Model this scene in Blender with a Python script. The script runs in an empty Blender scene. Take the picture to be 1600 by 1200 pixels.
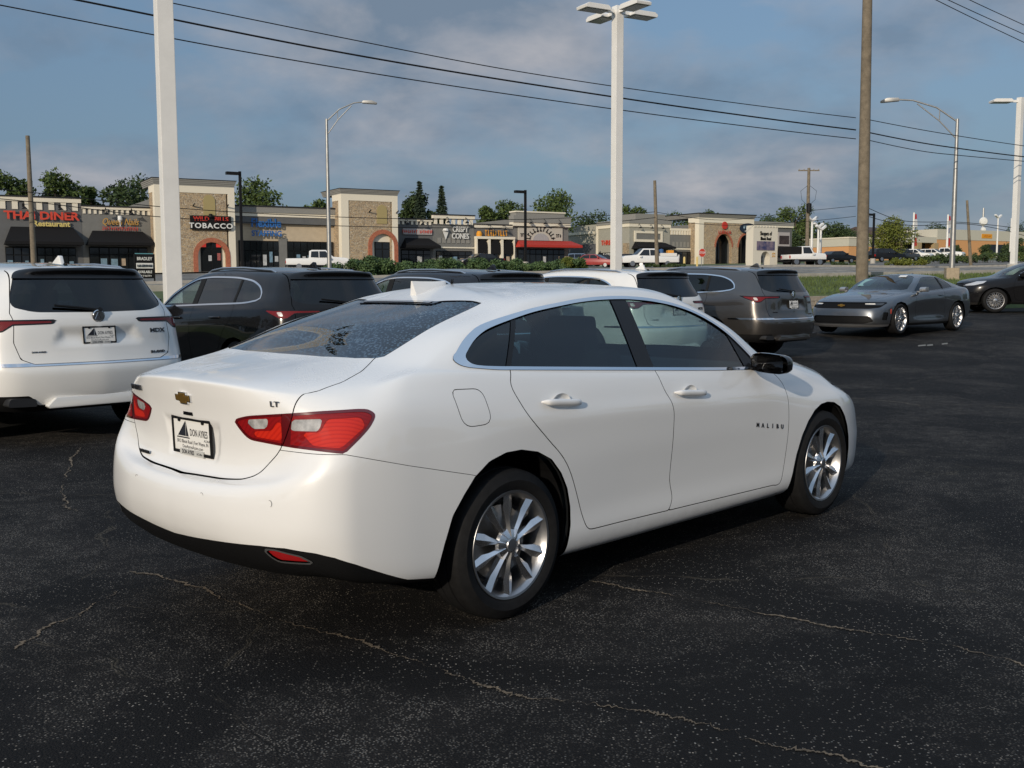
import bpy, bmesh, math, random
import numpy as np
from mathutils import Vector, Matrix, noise as mnoise
from mathutils.geometry import delaunay_2d_cdt
R = math.radians
scn = bpy.context.scene
col = scn.collection

# ---------------------------------------------------------------- camera
FPX, PITCH, ROLL, CAMH = 1638.3, -0.0956, -0.0029, 1.4607
cd = bpy.data.cameras.new('camera'); cam = bpy.data.objects.new('camera', cd); col.objects.link(cam)
cd.sensor_width = 36.0; cd.lens = 36.0 * FPX / 1600; cd.clip_start = 0.05; cd.clip_end = 4000
_r = Vector((1, 0, 0)); _f = Vector((0, math.cos(PITCH), math.sin(PITCH))); _u = _r.cross(_f)
_r2 = _r * math.cos(ROLL) + _u * math.sin(ROLL); _u2 = -_r * math.sin(ROLL) + _u * math.cos(ROLL)
cam.matrix_world = Matrix(((_r2.x, _u2.x, -_f.x, 0), (_r2.y, _u2.y, -_f.y, 0), (_r2.z, _u2.z, -_f.z, CAMH), (0, 0, 0, 1)))
scn.camera = cam

# ---------------------------------------------------------------- sun and sky
SUN_EL, SUN_DIR = R(18.3), R(64.0)          # the light travels towards SUN_DIR (from +x towards +y)
sd = bpy.data.lights.new('sun', 'SUN'); sun = bpy.data.objects.new('sun', sd); col.objects.link(sun)
sd.energy = 3.7; sd.angle = R(0.6); sd.color = (1.0, 0.875, 0.71)
_d = Vector((math.cos(SUN_DIR) * math.cos(SUN_EL), math.sin(SUN_DIR) * math.cos(SUN_EL), -math.sin(SUN_EL)))
sun.rotation_euler = _d.to_track_quat('-Z', 'Y').to_euler(); sun.location = (-20, -30, 30)
world = bpy.data.worlds.new('World'); scn.world = world; world.use_nodes = True
def build_world():
    nt = world.node_tree; N = nt.nodes; L = nt.links; N.clear()
    out = N.new('ShaderNodeOutputWorld'); bg = N.new('ShaderNodeBackground'); bg.inputs[1].default_value = 0.15
    sky = N.new('ShaderNodeTexSky'); sky.sky_type = 'NISHITA'; sky.sun_disc = False
    sky.sun_elevation = SUN_EL
    sky.sun_rotation = math.atan2(-_d.x, -_d.y)       # azimuth of the sun, clockwise from +y
    sky.air_density = 1.0; sky.dust_density = 1.2; sky.ozone_density = 1.6
    tc = N.new('ShaderNodeTexCoord'); sep = N.new('ShaderNodeSeparateXYZ'); L.new(tc.outputs['Generated'], sep.inputs[0])
    # cloud deck: project the direction on a plane high above
    mz = N.new('ShaderNodeMath'); mz.operation = 'MAXIMUM'; mz.inputs[1].default_value = 0.0; L.new(sep.outputs[2], mz.inputs[0])
    az = N.new('ShaderNodeMath'); az.operation = 'ADD'; az.inputs[1].default_value = 0.34; L.new(mz.outputs[0], az.inputs[0])
    dx = N.new('ShaderNodeMath'); dx.operation = 'DIVIDE'; L.new(sep.outputs[0], dx.inputs[0]); L.new(az.outputs[0], dx.inputs[1])
    dy = N.new('ShaderNodeMath'); dy.operation = 'DIVIDE'; L.new(sep.outputs[1], dy.inputs[0]); L.new(az.outputs[0], dy.inputs[1])
    cb = N.new('ShaderNodeCombineXYZ'); L.new(dx.outputs[0], cb.inputs[0]); L.new(dy.outputs[0], cb.inputs[1]); cb.inputs[2].default_value = 3.3
    def nz(scale, det, rough, dist):
        n = N.new('ShaderNodeTexNoise'); n.inputs['Scale'].default_value = scale; n.inputs['Detail'].default_value = det
        n.inputs['Roughness'].default_value = rough; n.inputs['Distortion'].default_value = dist; L.new(cb.outputs[0], n.inputs['Vector']); return n
    n1 = nz(1.9, 7, 0.52, 0.15); n2 = nz(3.4, 6, 0.55, 0.2)
    r1 = N.new('ShaderNodeValToRGB'); r1.color_ramp.elements[0].position = 0.42; r1.color_ramp.elements[1].position = 0.62; L.new(n1.outputs[0], r1.inputs[0])
    # cloud colour: greyer bases, warm pale crowns
    rc = N.new('ShaderNodeValToRGB'); e = rc.color_ramp.elements
    e[0].position = 0.36; e[0].color = (1.5, 1.95, 2.55, 1); e[1].position = 0.66; e[1].color = (4.1, 3.95, 4.05, 1); L.new(n2.outputs[0], rc.inputs[0])
    mix = N.new('ShaderNodeMixRGB'); L.new(sky.outputs[0], mix.inputs[1]); L.new(rc.outputs[0], mix.inputs[2])
    mf = N.new('ShaderNodeMath'); mf.operation = 'MULTIPLY'; mf.inputs[1].default_value = 0.72; L.new(r1.outputs[0], mf.inputs[0]); L.new(mf.outputs[0], mix.inputs[0])
    # thin grey-blue stratus over everything, thicker towards the horizon
    st = N.new('ShaderNodeMapRange'); st.inputs[1].default_value = 0.0; st.inputs[2].default_value = 0.45; st.inputs[3].default_value = 0.86; st.inputs[4].default_value = 0.30
    L.new(mz.outputs[0], st.inputs[0])
    mix2 = N.new('ShaderNodeMixRGB'); L.new(st.outputs[0], mix2.inputs[0]); L.new(mix.outputs[0], mix2.inputs[1]); mix2.inputs[2].default_value = (0.80, 1.40, 2.30, 1)
    mix3 = N.new('ShaderNodeMixRGB'); mix3.blend_type = 'MIX'; L.new(mix2.outputs[0], mix3.inputs[1]); L.new(rc.outputs[0], mix3.inputs[2])
    mf2 = N.new('ShaderNodeMath'); mf2.operation = 'MULTIPLY'; mf2.inputs[1].default_value = 0.70; L.new(r1.outputs[0], mf2.inputs[0]); L.new(mf2.outputs[0], mix3.inputs[0])
    # bright thin veil high overhead, out of view, added to light the car sides
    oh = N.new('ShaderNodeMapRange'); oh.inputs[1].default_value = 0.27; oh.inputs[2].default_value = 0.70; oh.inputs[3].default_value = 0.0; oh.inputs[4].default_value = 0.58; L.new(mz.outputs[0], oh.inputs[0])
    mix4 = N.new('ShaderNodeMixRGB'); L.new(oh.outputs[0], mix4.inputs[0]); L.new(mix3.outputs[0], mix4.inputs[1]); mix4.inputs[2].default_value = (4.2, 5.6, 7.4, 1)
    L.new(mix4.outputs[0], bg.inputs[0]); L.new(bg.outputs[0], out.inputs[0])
build_world()
vs = scn.view_settings; vs.view_transform = 'Standard'; vs.look = 'None'; vs.exposure = -0.28; vs.gamma = 1.0; vs.use_curve_mapping = False
scn.cycles.use_denoising = True; scn.cycles.max_bounces = 8; scn.cycles.transparent_max_bounces = 12
# ---------------------------------------------------------------- materials
MATS = {}
def _pb(name):
    m = bpy.data.materials.new(name); m.use_nodes = True
    return m, m.node_tree.nodes, m.node_tree.links, m.node_tree.nodes['Principled BSDF']
def mat(name, rgb, rough=0.6, metal=0.0, spec=0.5, coat=0.0, emit=None, estr=0.0, noise=0.0, nscale=20.0, bump=0.0, bscale=60.0, alpha=None, coatr=0.03):
    if name in MATS: return MATS[name]
    m, N, L, b = _pb(name)
    if max(rgb) < .06 and rough > .4 and spec == .5: spec = .15
    b.inputs['Base Color'].default_value = (*rgb, 1); b.inputs['Roughness'].default_value = rough; b.inputs['Metallic'].default_value = metal
    b.inputs['Specular IOR Level'].default_value = spec; b.inputs['Coat Weight'].default_value = coat; b.inputs['Coat Roughness'].default_value = coatr
    if emit: b.inputs['Emission Color'].default_value = (*emit, 1); b.inputs['Emission Strength'].default_value = estr
    if noise or bump:
        tc = N.new('ShaderNodeTexCoord')
    if noise:
        n = N.new('ShaderNodeTexNoise'); n.inputs['Scale'].default_value = nscale; n.inputs['Detail'].default_value = 6; n.inputs['Roughness'].default_value = .65
        L.new(tc.outputs['Object'], n.inputs['Vector'])
        r = N.new('ShaderNodeMapRange'); r.inputs[1].default_value = .3; r.inputs[2].default_value = .7; r.inputs[3].default_value = 1 - noise; r.inputs[4].default_value = 1 + noise
        L.new(n.outputs[0], r.inputs[0])
        v = N.new('ShaderNodeVectorMath'); v.operation = 'SCALE'; v.inputs[0].default_value = rgb; L.new(r.outputs[0], v.inputs['Scale']); L.new(v.outputs[0], b.inputs['Base Color'])
    if bump:
        n = N.new('ShaderNodeTexNoise'); n.inputs['Scale'].default_value = bscale; n.inputs['Detail'].default_value = 4
        L.new(tc.outputs['Object'], n.inputs['Vector'])
        bp = N.new('ShaderNodeBump'); bp.inputs['Strength'].default_value = bump; bp.inputs['Distance'].default_value = .02; L.new(n.outputs[0], bp.inputs['Height']); L.new(bp.outputs[0], b.inputs['Normal'])
    MATS[name] = m; return m
def glass_mat(name, tint, refl=1.0, rough=0.0, drops=False):
    if name in MATS: return MATS[name]
    m = bpy.data.materials.new(name); m.use_nodes = True; N = m.node_tree.nodes; L = m.node_tree.links; N.clear()
    o = N.new('ShaderNodeOutputMaterial'); t = N.new('ShaderNodeBsdfTransparent'); t.inputs[0].default_value = (*tint, 1)
    g = N.new('ShaderNodeBsdfGlossy'); g.inputs['Roughness'].default_value = rough; g.inputs[0].default_value = (refl, refl, refl, 1)
    f = N.new('ShaderNodeFresnel'); ge = N.new('ShaderNodeNewGeometry'); io = N.new('ShaderNodeMapRange'); io.inputs[3].default_value = 1.52; io.inputs[4].default_value = 1 / 1.52; L.new(ge.outputs['Backfacing'], io.inputs[0]); L.new(io.outputs[0], f.inputs[0])   # a thin pane reflects alike from both sides
    fm = N.new('ShaderNodeMath'); fm.operation = 'MULTIPLY'; fm.inputs[1].default_value = 1.15; fm.use_clamp = True; L.new(f.outputs[0], fm.inputs[0]); x = N.new('ShaderNodeMixShader'); L.new(fm.outputs[0], x.inputs[0]); L.new(t.outputs[0], x.inputs[1]); L.new(g.outputs[0], x.inputs[2])
    last = x
    if drops:   # dew beads: scattered bright specks that break the reflection
        tc = N.new('ShaderNodeTexCoord'); v = N.new('ShaderNodeTexVoronoi'); v.inputs['Scale'].default_value = 70; L.new(tc.outputs['Object'], v.inputs['Vector'])
        n = N.new('ShaderNodeTexNoise'); n.inputs['Scale'].default_value = 5; n.inputs['Detail'].default_value = 4; L.new(tc.outputs['Object'], n.inputs['Vector'])
        lt = N.new('ShaderNodeMath'); lt.operation = 'MULTIPLY'; lt.inputs[1].default_value = .80; L.new(n.outputs[0], lt.inputs[0])
        c = N.new('ShaderNodeMath'); c.operation = 'LESS_THAN'; L.new(v.outputs['Distance'], c.inputs[0]); L.new(lt.outputs[0], c.inputs[1])
        bp = N.new('ShaderNodeBump'); bp.inputs['Strength'].default_value = .5; bp.inputs['Distance'].default_value = .004; bp.invert = True; L.new(v.outputs['Distance'], bp.inputs['Height'])
        d = N.new('ShaderNodeBsdfPrincipled'); d.inputs['Base Color'].default_value = (.075, .13, .19, 1); d.inputs['Roughness'].default_value = .12; L.new(bp.outputs[0], d.inputs['Normal'])
        k = N.new('ShaderNodeMath'); k.operation = 'MULTIPLY'; k.inputs[1].default_value = .7; L.new(c.outputs[0], k.inputs[0])
        y = N.new('ShaderNodeMixShader'); L.new(k.outputs[0], y.inputs[0]); L.new(x.outputs[0], y.inputs[1]); L.new(d.outputs[0], y.inputs[2]); last = y
    L.new(last.outputs[0], o.inputs[0]); MATS[name] = m; return m

# ---------------------------------------------------------------- objects
def tag(o, label=None, cat=None, group=None, kind=None):
    if label: o['label'] = label
    if cat: o['category'] = cat
    if group: o['group'] = group
    if kind: o['kind'] = kind
    return o
def empty(name, loc=(0, 0, 0), rz=0.0, label=None, cat=None, group=None):
    o = bpy.data.objects.new(name, None); o.empty_display_size = .2; col.objects.link(o); o.location = loc; o.rotation_euler = (0, 0, rz)
    return tag(o, label, cat, group)
def mobj(name, verts, faces, m, parent=None, smooth=False, normals=None, kind=None, label=None):
    me = bpy.data.meshes.new(name); me.from_pydata([tuple(map(float, v)) for v in verts], [], [tuple(map(int, f)) for f in faces]); me.update()
    if m: me.materials.append(m)
    if smooth or normals is not None: me.polygons.foreach_set('use_smooth', [True] * len(me.polygons))
    if normals is not None and len(me.polygons): me.normals_split_custom_set_from_vertices([tuple(map(float, n)) for n in normals])
    o = bpy.data.objects.new(name, me); col.objects.link(o)
    if parent: o.parent = parent
    if kind: o['kind'] = kind
    if label: o['label'] = label
    return o
def dup(root, loc=None, rz=None, label=None, parent=None):
    r = root.copy(); col.objects.link(r); r.parent = parent
    if loc is not None: r.location = loc
    if rz is not None: r.rotation_euler = (0, 0, rz)
    if label: r['label'] = label
    for ch in list(root.children): dup(ch, parent=r)
    return r
class MB:
    """collects simple solids into one mesh"""
    def __init__(s): s.v = []; s.f = []
    def add(s, v, f):
        k = len(s.v); s.v += [tuple(p) for p in v]; s.f += [tuple(i + k for i in q) for q in f]; return s
    def box(s, x0, x1, y0, y1, z0, z1):
        return s.add([(x0, y0, z0), (x1, y0, z0), (x1, y1, z0), (x0, y1, z0), (x0, y0, z1), (x1, y0, z1), (x1, y1, z1), (x0, y1, z1)],
                     [(0, 3, 2, 1), (4, 5, 6, 7), (0, 1, 5, 4), (1, 2, 6, 5), (2, 3, 7, 6), (3, 0, 4, 7)])
    def prism(s, pts, axis, a, b):
        """polygon pts (2D) swept along axis from a to b; axis 0: (y,z) 1: (x,z) 2: (x,y)"""
        n = len(pts)
        def P(p, t): return (t, p[0], p[1]) if axis == 0 else ((p[0], t, p[1]) if axis == 1 else (p[0], p[1], t))
        v = [P(p, a) for p in pts] + [P(p, b) for p in pts]
        f = [tuple(range(n)), tuple(range(2 * n - 1, n - 1, -1))] + [(i, i + n, (i + 1) % n + n, (i + 1) % n) for i in range(n)]
        return s.add(v, f)
    def tube(s, path, rad, n=8, caps=True):
        path = [Vector(p) for p in path]; rs = rad if hasattr(rad, '__len__') else [rad] * len(path)
        rings = []; up = None
        for i, p in enumerate(path):
            t = (path[min(i + 1, len(path) - 1)] - path[max(i - 1, 0)]).normalized()
            if up is None: up = Vector((0, 0, 1)) if abs(t.z) < .9 else Vector((1, 0, 0))
            a = t.cross(up)
            if a.length < 1e-6: a = t.orthogonal()
            a.normalize(); b = a.cross(t).normalized(); up = b
            rings.append([p + (a * math.cos(2 * math.pi * k / n) + b * math.sin(2 * math.pi * k / n)) * rs[i] for k in range(n)])
        v = [q for r in rings for q in r]; f = []
        for i in range(len(path) - 1):
            for k in range(n): f.append((i * n + k, i * n + (k + 1) % n, (i + 1) * n + (k + 1) % n, (i + 1) * n + k))
        if caps: f += [tuple(range(n - 1, -1, -1)), tuple(range((len(path) - 1) * n, len(path) * n))]
        return s.add(v, f)
    def lathe(s, prof, n=48, axis=1, c=(0, 0, 0)):
        """prof: (r, h) pairs turned round the axis through c"""
        v = []; f = []
        for r, h in prof:
            for k in range(n):
                a = 2 * math.pi * k / n; x, y = r * math.cos(a), r * math.sin(a)
                v.append((c[0] + x, c[1] + h, c[2] + y) if axis == 1 else ((c[0] + x, c[1] + y, c[2] + h) if axis == 2 else (c[0] + h, c[1] + x, c[2] + y)))
        for i in range(len(prof) - 1):
            for k in range(n): f.append((i * n + k, i * n + (k + 1) % n, (i + 1) * n + (k + 1) % n, (i + 1) * n + k))
        return s.add(v, f)
    def obj(s, name, m, parent=None, smooth=False, kind=None, label=None, bevel=0.0, loc=None, rot=None, fixn=True):
        me = bpy.data.meshes.new(name); me.from_pydata([tuple(map(float, p)) for p in s.v], [], s.f)
        if fixn or bevel:
            bm = bmesh.new(); bm.from_mesh(me)
            if bevel: bmesh.ops.bevel(bm, geom=[e for e in bm.edges], offset=bevel, segments=2, affect='EDGES', profile=.6, clamp_overlap=True)
            if fixn: bmesh.ops.recalc_face_normals(bm, faces=bm.faces)
            bm.to_mesh(me); bm.free()
        me.materials.append(m)
        if smooth:
            me.polygons.foreach_set('use_smooth', [True] * len(me.polygons))
            me.set_sharp_from_angle(angle=R(smooth if smooth is not True and smooth > 1 else 40))
        o = bpy.data.objects.new(name, me); col.objects.link(o)
        if parent: o.parent = parent
        if kind: o['kind'] = kind
        if label: o['label'] = label
        if loc is not None: o.location = loc
        if rot is not None: o.rotation_euler = rot
        return o
_tc = {}
def text_mesh(body, size=1.0, depth=0.0, shear=0.0, align='CENTER', spacing=1.0, bold=0.0):
    c = bpy.data.curves.new('t', 'FONT'); c.body = body; c.size = size; c.align_x = align; c.align_y = 'CENTER'; c.extrude = depth; c.shear = shear; c.space_character = spacing; c.offset = bold
    c.resolution_u = 3
    o = bpy.data.objects.new('t', c); col.objects.link(o)
    dg = bpy.context.evaluated_depsgraph_get(); me = bpy.data.meshes.new_from_object(o.evaluated_get(dg))
    v = np.array([x.co[:] for x in me.vertices]).reshape(-1, 3); f = [tuple(p.vertices) for p in me.polygons]
    bpy.data.objects.remove(o); bpy.data.curves.remove(c); bpy.data.meshes.remove(me)
    return v, f
def text_obj(name, body, size, m, parent, origin, ux, uz, depth=0.01, sx=1.0, **kw):
    """text lying in the plane spanned by ux (reading direction) and uz (up), standing proud along ux x uz"""
    v, f = text_mesh(body, size, depth, **kw)
    ux = Vector(ux).normalized(); uz = Vector(uz).normalized(); n = ux.cross(uz)
    P = [Vector(origin) + ux * (p[0] * sx) + uz * p[1] + n * (p[2] + depth) for p in v]
    return mobj(name, P, f, m, parent)

# ---------------------------------------------------------------- triangle-mesh patches with level-set cutting
def akima(x, P, xq):
    x = np.asarray(x, float); P = np.asarray(P, float); n = len(x)
    d = (P[1:] - P[:-1]) / (x[1:] - x[:-1]).reshape((-1,) + (1,) * (P.ndim - 1))
    m = np.concatenate([[3 * d[0] - 2 * d[1]], [2 * d[0] - d[1]], d, [2 * d[-1] - d[-2]], [3 * d[-1] - 2 * d[-2]]])
    w1 = np.abs(m[3:] - m[2:-1]) + .35 * np.abs(m[3:] + m[2:-1]) / 2 + 1e-9; w2 = np.abs(m[1:-2] - m[:-3]) + .35 * np.abs(m[1:-2] + m[:-3]) / 2 + 1e-9
    t = (w1 * m[1:-2] + w2 * m[2:-1]) / (w1 + w2)
    i = np.clip(np.searchsorted(x, xq, side='right') - 1, 0, n - 2)
    h = x[i + 1] - x[i]; s = (xq - x[i]) / h
    sh = (-1,) + (1,) * (P.ndim - 1); s = s.reshape(sh); h = h.reshape(sh)
    return (2 * s**3 - 3 * s**2 + 1) * P[i] + (s**3 - 2 * s**2 + s) * h * t[i] + (-2 * s**3 + 3 * s**2) * P[i + 1] + (s**3 - s**2) * h * t[i + 1]
class TM:
    """triangle mesh with smooth vertex normals"""
    def __init__(s, V, T, Nn): s.V = V; s.T = T; s.N = Nn
    def cut(s, val):
        """split at val = 0 -> (val < 0 part, val >= 0 part)"""
        V, T, Nn = s.V, s.T, s.N; val = np.where(np.abs(val) < 1e-7, 1e-7, val); neg = val < 0
        k = neg[T].sum(1); tin = T[k == 3]; tout = T[k == 0]; mx = T[(k == 1) | (k == 2)]
        if len(mx) == 0: return TM(V, tin, Nn), TM(V, tout, Nn)
        # rotate so that the lone vertex comes first
        nm = neg[mx]; lone = np.where(nm.sum(1) == 1, nm.argmax(1), (~nm).argmax(1)); ar = np.arange(len(mx))
        a = mx[ar, lone]; b = mx[ar, (lone + 1) % 3]; c = mx[ar, (lone + 2) % 3]
        E = np.concatenate([np.stack([a, b], 1), np.stack([a, c], 1)]); Es = np.sort(E, 1)
        u, inv = np.unique(Es, axis=0, return_inverse=True); inv = inv.ravel()
        t = val[u[:, 0]] / (val[u[:, 0]] - val[u[:, 1]])
        nv = V[u[:, 0]] + (V[u[:, 1]] - V[u[:, 0]]) * t[:, None]; nn = Nn[u[:, 0]] + (Nn[u[:, 1]] - Nn[u[:, 0]]) * t[:, None]
        nn /= np.linalg.norm(nn, axis=1)[:, None] + 1e-12
        V2 = np.concatenate([V, nv]); N2 = np.concatenate([Nn, nn]); m = len(mx); p = len(V) + inv[:m]; q = len(V) + inv[m:]
        t1 = np.stack([a, p, q], 1); t2 = np.concatenate([np.stack([p, b, c], 1), np.stack([p, c, q], 1)])
        ln = neg[a]; ln2 = np.concatenate([ln, ln])
        return TM(V2, np.concatenate([tin, t1[ln], t2[~ln2]]), N2), TM(V2, np.concatenate([tout, t1[~ln], t2[ln2]]), N2)
    def clean(s):
        if len(s.T) == 0: return TM(s.V[:0], s.T, s.N[:0])
        u, inv = np.unique(s.T, return_inverse=True); return TM(s.V[u], inv.reshape(-1, 3), s.N[u])
    def mirror(s):
        V = s.V * [1, -1, 1]; return TM(V, s.T[:, ::-1], s.N * [1, -1, 1])
    def join(s, o): return TM(np.concatenate([s.V, o.V]), np.concatenate([s.T, o.T + len(s.V)]), np.concatenate([s.N, o.N]))
    def offset(s, d): return TM(s.V + s.N * d, s.T, s.N)
    def flange(s, depth, skip=None):
        """boundary edges turned inward"""
        c = s.clean(); E = np.concatenate([c.T[:, [0, 1]], c.T[:, [1, 2]], c.T[:, [2, 0]]]); Es = np.sort(E, 1)
        u, idx, cnt = np.unique(Es, axis=0, return_index=True, return_counts=True); B = E[idx[cnt == 1]]
        if skip is not None: B = B[~(skip(c.V[B[:, 0]]) & skip(c.V[B[:, 1]]))]
        n = len(c.V); V = np.concatenate([c.V, c.V[B[:, 0]], c.V[B[:, 1]], c.V[B[:, 0]] - c.N[B[:, 0]] * depth, c.V[B[:, 1]] - c.N[B[:, 1]] * depth])
        m = len(B); i = np.arange(m); a, b, d, e = n + i, n + m + i, n + 2 * m + i, n + 3 * m + i
        fn = np.cross(V[e] - V[b], V[b] - V[a]) if m else np.zeros((0, 3)); fn = -fn / (np.linalg.norm(fn, axis=1)[:, None] + 1e-12) if m else fn
        return TM(V, np.concatenate([c.T, np.stack([a, e, b], 1), np.stack([a, d, e], 1)]), np.concatenate([c.N, fn, fn, fn, fn]))
    def obj(s, name, m, parent=None, label=None, kind=None):
        c = s.clean()
        if len(c.T) == 0: return None
        return mobj(name, c.V, c.T, m, parent, normals=c.N, label=label, kind=kind)
def sdf(poly, P):
    """signed distance (negative inside) of points P (n,2) to a closed polygon"""
    poly = np.asarray(poly, float); d = np.full(len(P), 1e9); ins = np.zeros(len(P), bool)
    for a, b in zip(poly, np.roll(poly, -1, 0)):
        e = b - a; w = P - a; t = np.clip((w @ e) / (e @ e + 1e-18), 0, 1); q = w - t[:, None] * e
        d = np.minimum(d, (q * q).sum(1))
        c = ((a[1] <= P[:, 1]) & (P[:, 1] < b[1])) | ((b[1] <= P[:, 1]) & (P[:, 1] < a[1]))
        if abs(e[1]) > 1e-12:
            x = a[0] + (P[:, 1] - a[1]) / e[1] * e[0]; ins ^= c & (P[:, 0] < x)
    return np.where(ins, -1, 1) * np.sqrt(d)
def rounded(poly, r, n=5):
    """polygon with its corners rounded (r a number or one per corner)"""
    poly = [Vector(p) for p in poly]; out = []; k = len(poly)
    for i in range(k):
        ri = r[i] if hasattr(r, '__len__') else r
        p, a, b = poly[i], poly[i - 1], poly[(i + 1) % k]
        u = a - p; v = b - p; l = min(ri, u.length * .45, v.length * .45)
        if l < 1e-5: out.append(tuple(p)); continue
        s = p + u.normalized() * l; e = p + v.normalized() * l
        for j in range(n + 1):
            t = j / n; out.append(tuple(s * (1 - t)**2 + p * 2 * t * (1 - t) + e * t * t))
    return out
def spline2(pts, n=6, closed=False):
    P = np.array(pts, float); t = np.concatenate([[0], np.cumsum(np.linalg.norm(np.diff(P, axis=0), axis=1))])
    return [tuple(p) for p in akima(t, P, np.linspace(0, t[-1], (len(P) - 1) * n + 1))]
def loft(rows, ds, smooth_it=3, spine=None):
    """rows (R,C,3) of control points -> dense smooth grid as TM (Y kept positive, outward = +normal)"""
    A = np.array(rows, float)
    dc = np.linalg.norm(np.diff(A, axis=1), axis=2).max(0); tc = np.concatenate([[0], np.cumsum(dc)])
    dr = np.linalg.norm(np.diff(A, axis=0), axis=2).mean(1); tr = np.concatenate([[0], np.cumsum(dr)])
    qc = np.concatenate([np.linspace(tc[i], tc[i + 1], max(2, int(dc[i] / ds + .5)) + 1)[:-1] for i in range(len(dc))] + [[tc[-1]]])
    qr = np.concatenate([np.linspace(tr[i], tr[i + 1], max(2, int(dr[i] / ds + .5)) + 1)[:-1] for i in range(len(dr))] + [[tr[-1]]])
    B = akima(tr, A, qr); B = np.swapaxes(akima(tc, np.swapaxes(B, 0, 1), qc), 0, 1)
    mir = np.array([1, -1, 1.])
    for _ in range(smooth_it):
        pad = np.concatenate([(B[:, 1:2] * mir), B, (B[:, -2:-1] * mir)], 1)
        B = .5 * B + .25 * (pad[:, :-2] + pad[:, 2:])
        C = B.copy(); C[1:-1] = .5 * B[1:-1] + .25 * (B[:-2] + B[2:]); B = C
    B[:, 0, 1] = 0; B[:, -1, 1] = 0
    pad = np.concatenate([(B[:, 1:2] * mir), B, (B[:, -2:-1] * mir)], 1); du = pad[:, 2:] - pad[:, :-2]
    dv = np.empty_like(B); dv[1:-1] = B[2:] - B[:-2]; dv[0] = B[1] - B[0]; dv[-1] = B[-1] - B[-2]
    Nn = np.cross(dv, du); Nn /= np.linalg.norm(Nn, axis=2)[:, :, None] + 1e-12
    r, c = B.shape[:2]; idx = np.arange(r * c).reshape(r, c)
    a, b, d, e = idx[:-1, :-1].ravel(), idx[:-1, 1:].ravel(), idx[1:, 1:].ravel(), idx[1:, :-1].ravel()
    T = np.concatenate([np.stack([a, d, b], 1), np.stack([a, e, d], 1)])
    V = B.reshape(-1, 3); Nn = Nn.reshape(-1, 3)
    # outward check
    fn = np.cross(V[T[:, 1]] - V[T[:, 0]], V[T[:, 2]] - V[T[:, 0]])
    ar = np.linalg.norm(fn, axis=1); T = T[ar > 1e-10]; fn = fn[ar > 1e-10]
    if (fn * Nn[T[:, 0]]).sum() < 0: T = T[:, ::-1]
    return TM(V, T, Nn)
# ---------------------------------------------------------------- ground frame: u runs along the road, v away from the lot
CU, SU = math.cos(R(30)), math.sin(R(30))
def xy(u, v): return (CU * u - SU * v, SU * u + CU * v)
def uv(x, y): return (CU * x + SU * y, -SU * x + CU * y)
def zlot(x, y): return float(np.interp(y - .1 * max(0.0, x - 6), [15, 20, 25, 30, 36], [0, .08, .33, .46, .55])) if x > 3 else float(np.interp(y, [17, 28], [0, .30]))
def zland(u, v):
    ue = min(max(u, 0), 45)
    return 1.3 + .015 * (ue - 7) + .0006 * ue * min(max(v - 28, 0), 18) + .012 * min(max(0, v - 46), 260) + .022 * min(max(0, u - 60), 150)
def ray_px(px, py):
    return _f + _r2 * ((px - 800) / FPX) - _u2 * ((py - 600) / FPX)
def at_v(px, py, v):
    """point on the upright plane v = const"""
    d = ray_px(px, py); k = v / (-SU * d.x + CU * d.y); return Vector((d.x * k, d.y * k, CAMH + d.z * k))
def at_d(px, py, D):
    d = ray_px(px, py); k = D / d.y; return Vector((d.x * k, d.y * k, CAMH + d.z * k))
def u_at(px, v):
    p = at_v(px, 430, v); return uv(p.x, p.y)[0]
def z_at(px, py, v): return at_v(px, py, v).z
WALLV, ROAD0, ROAD1 = 23.6, 28.6, 46.0

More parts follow.
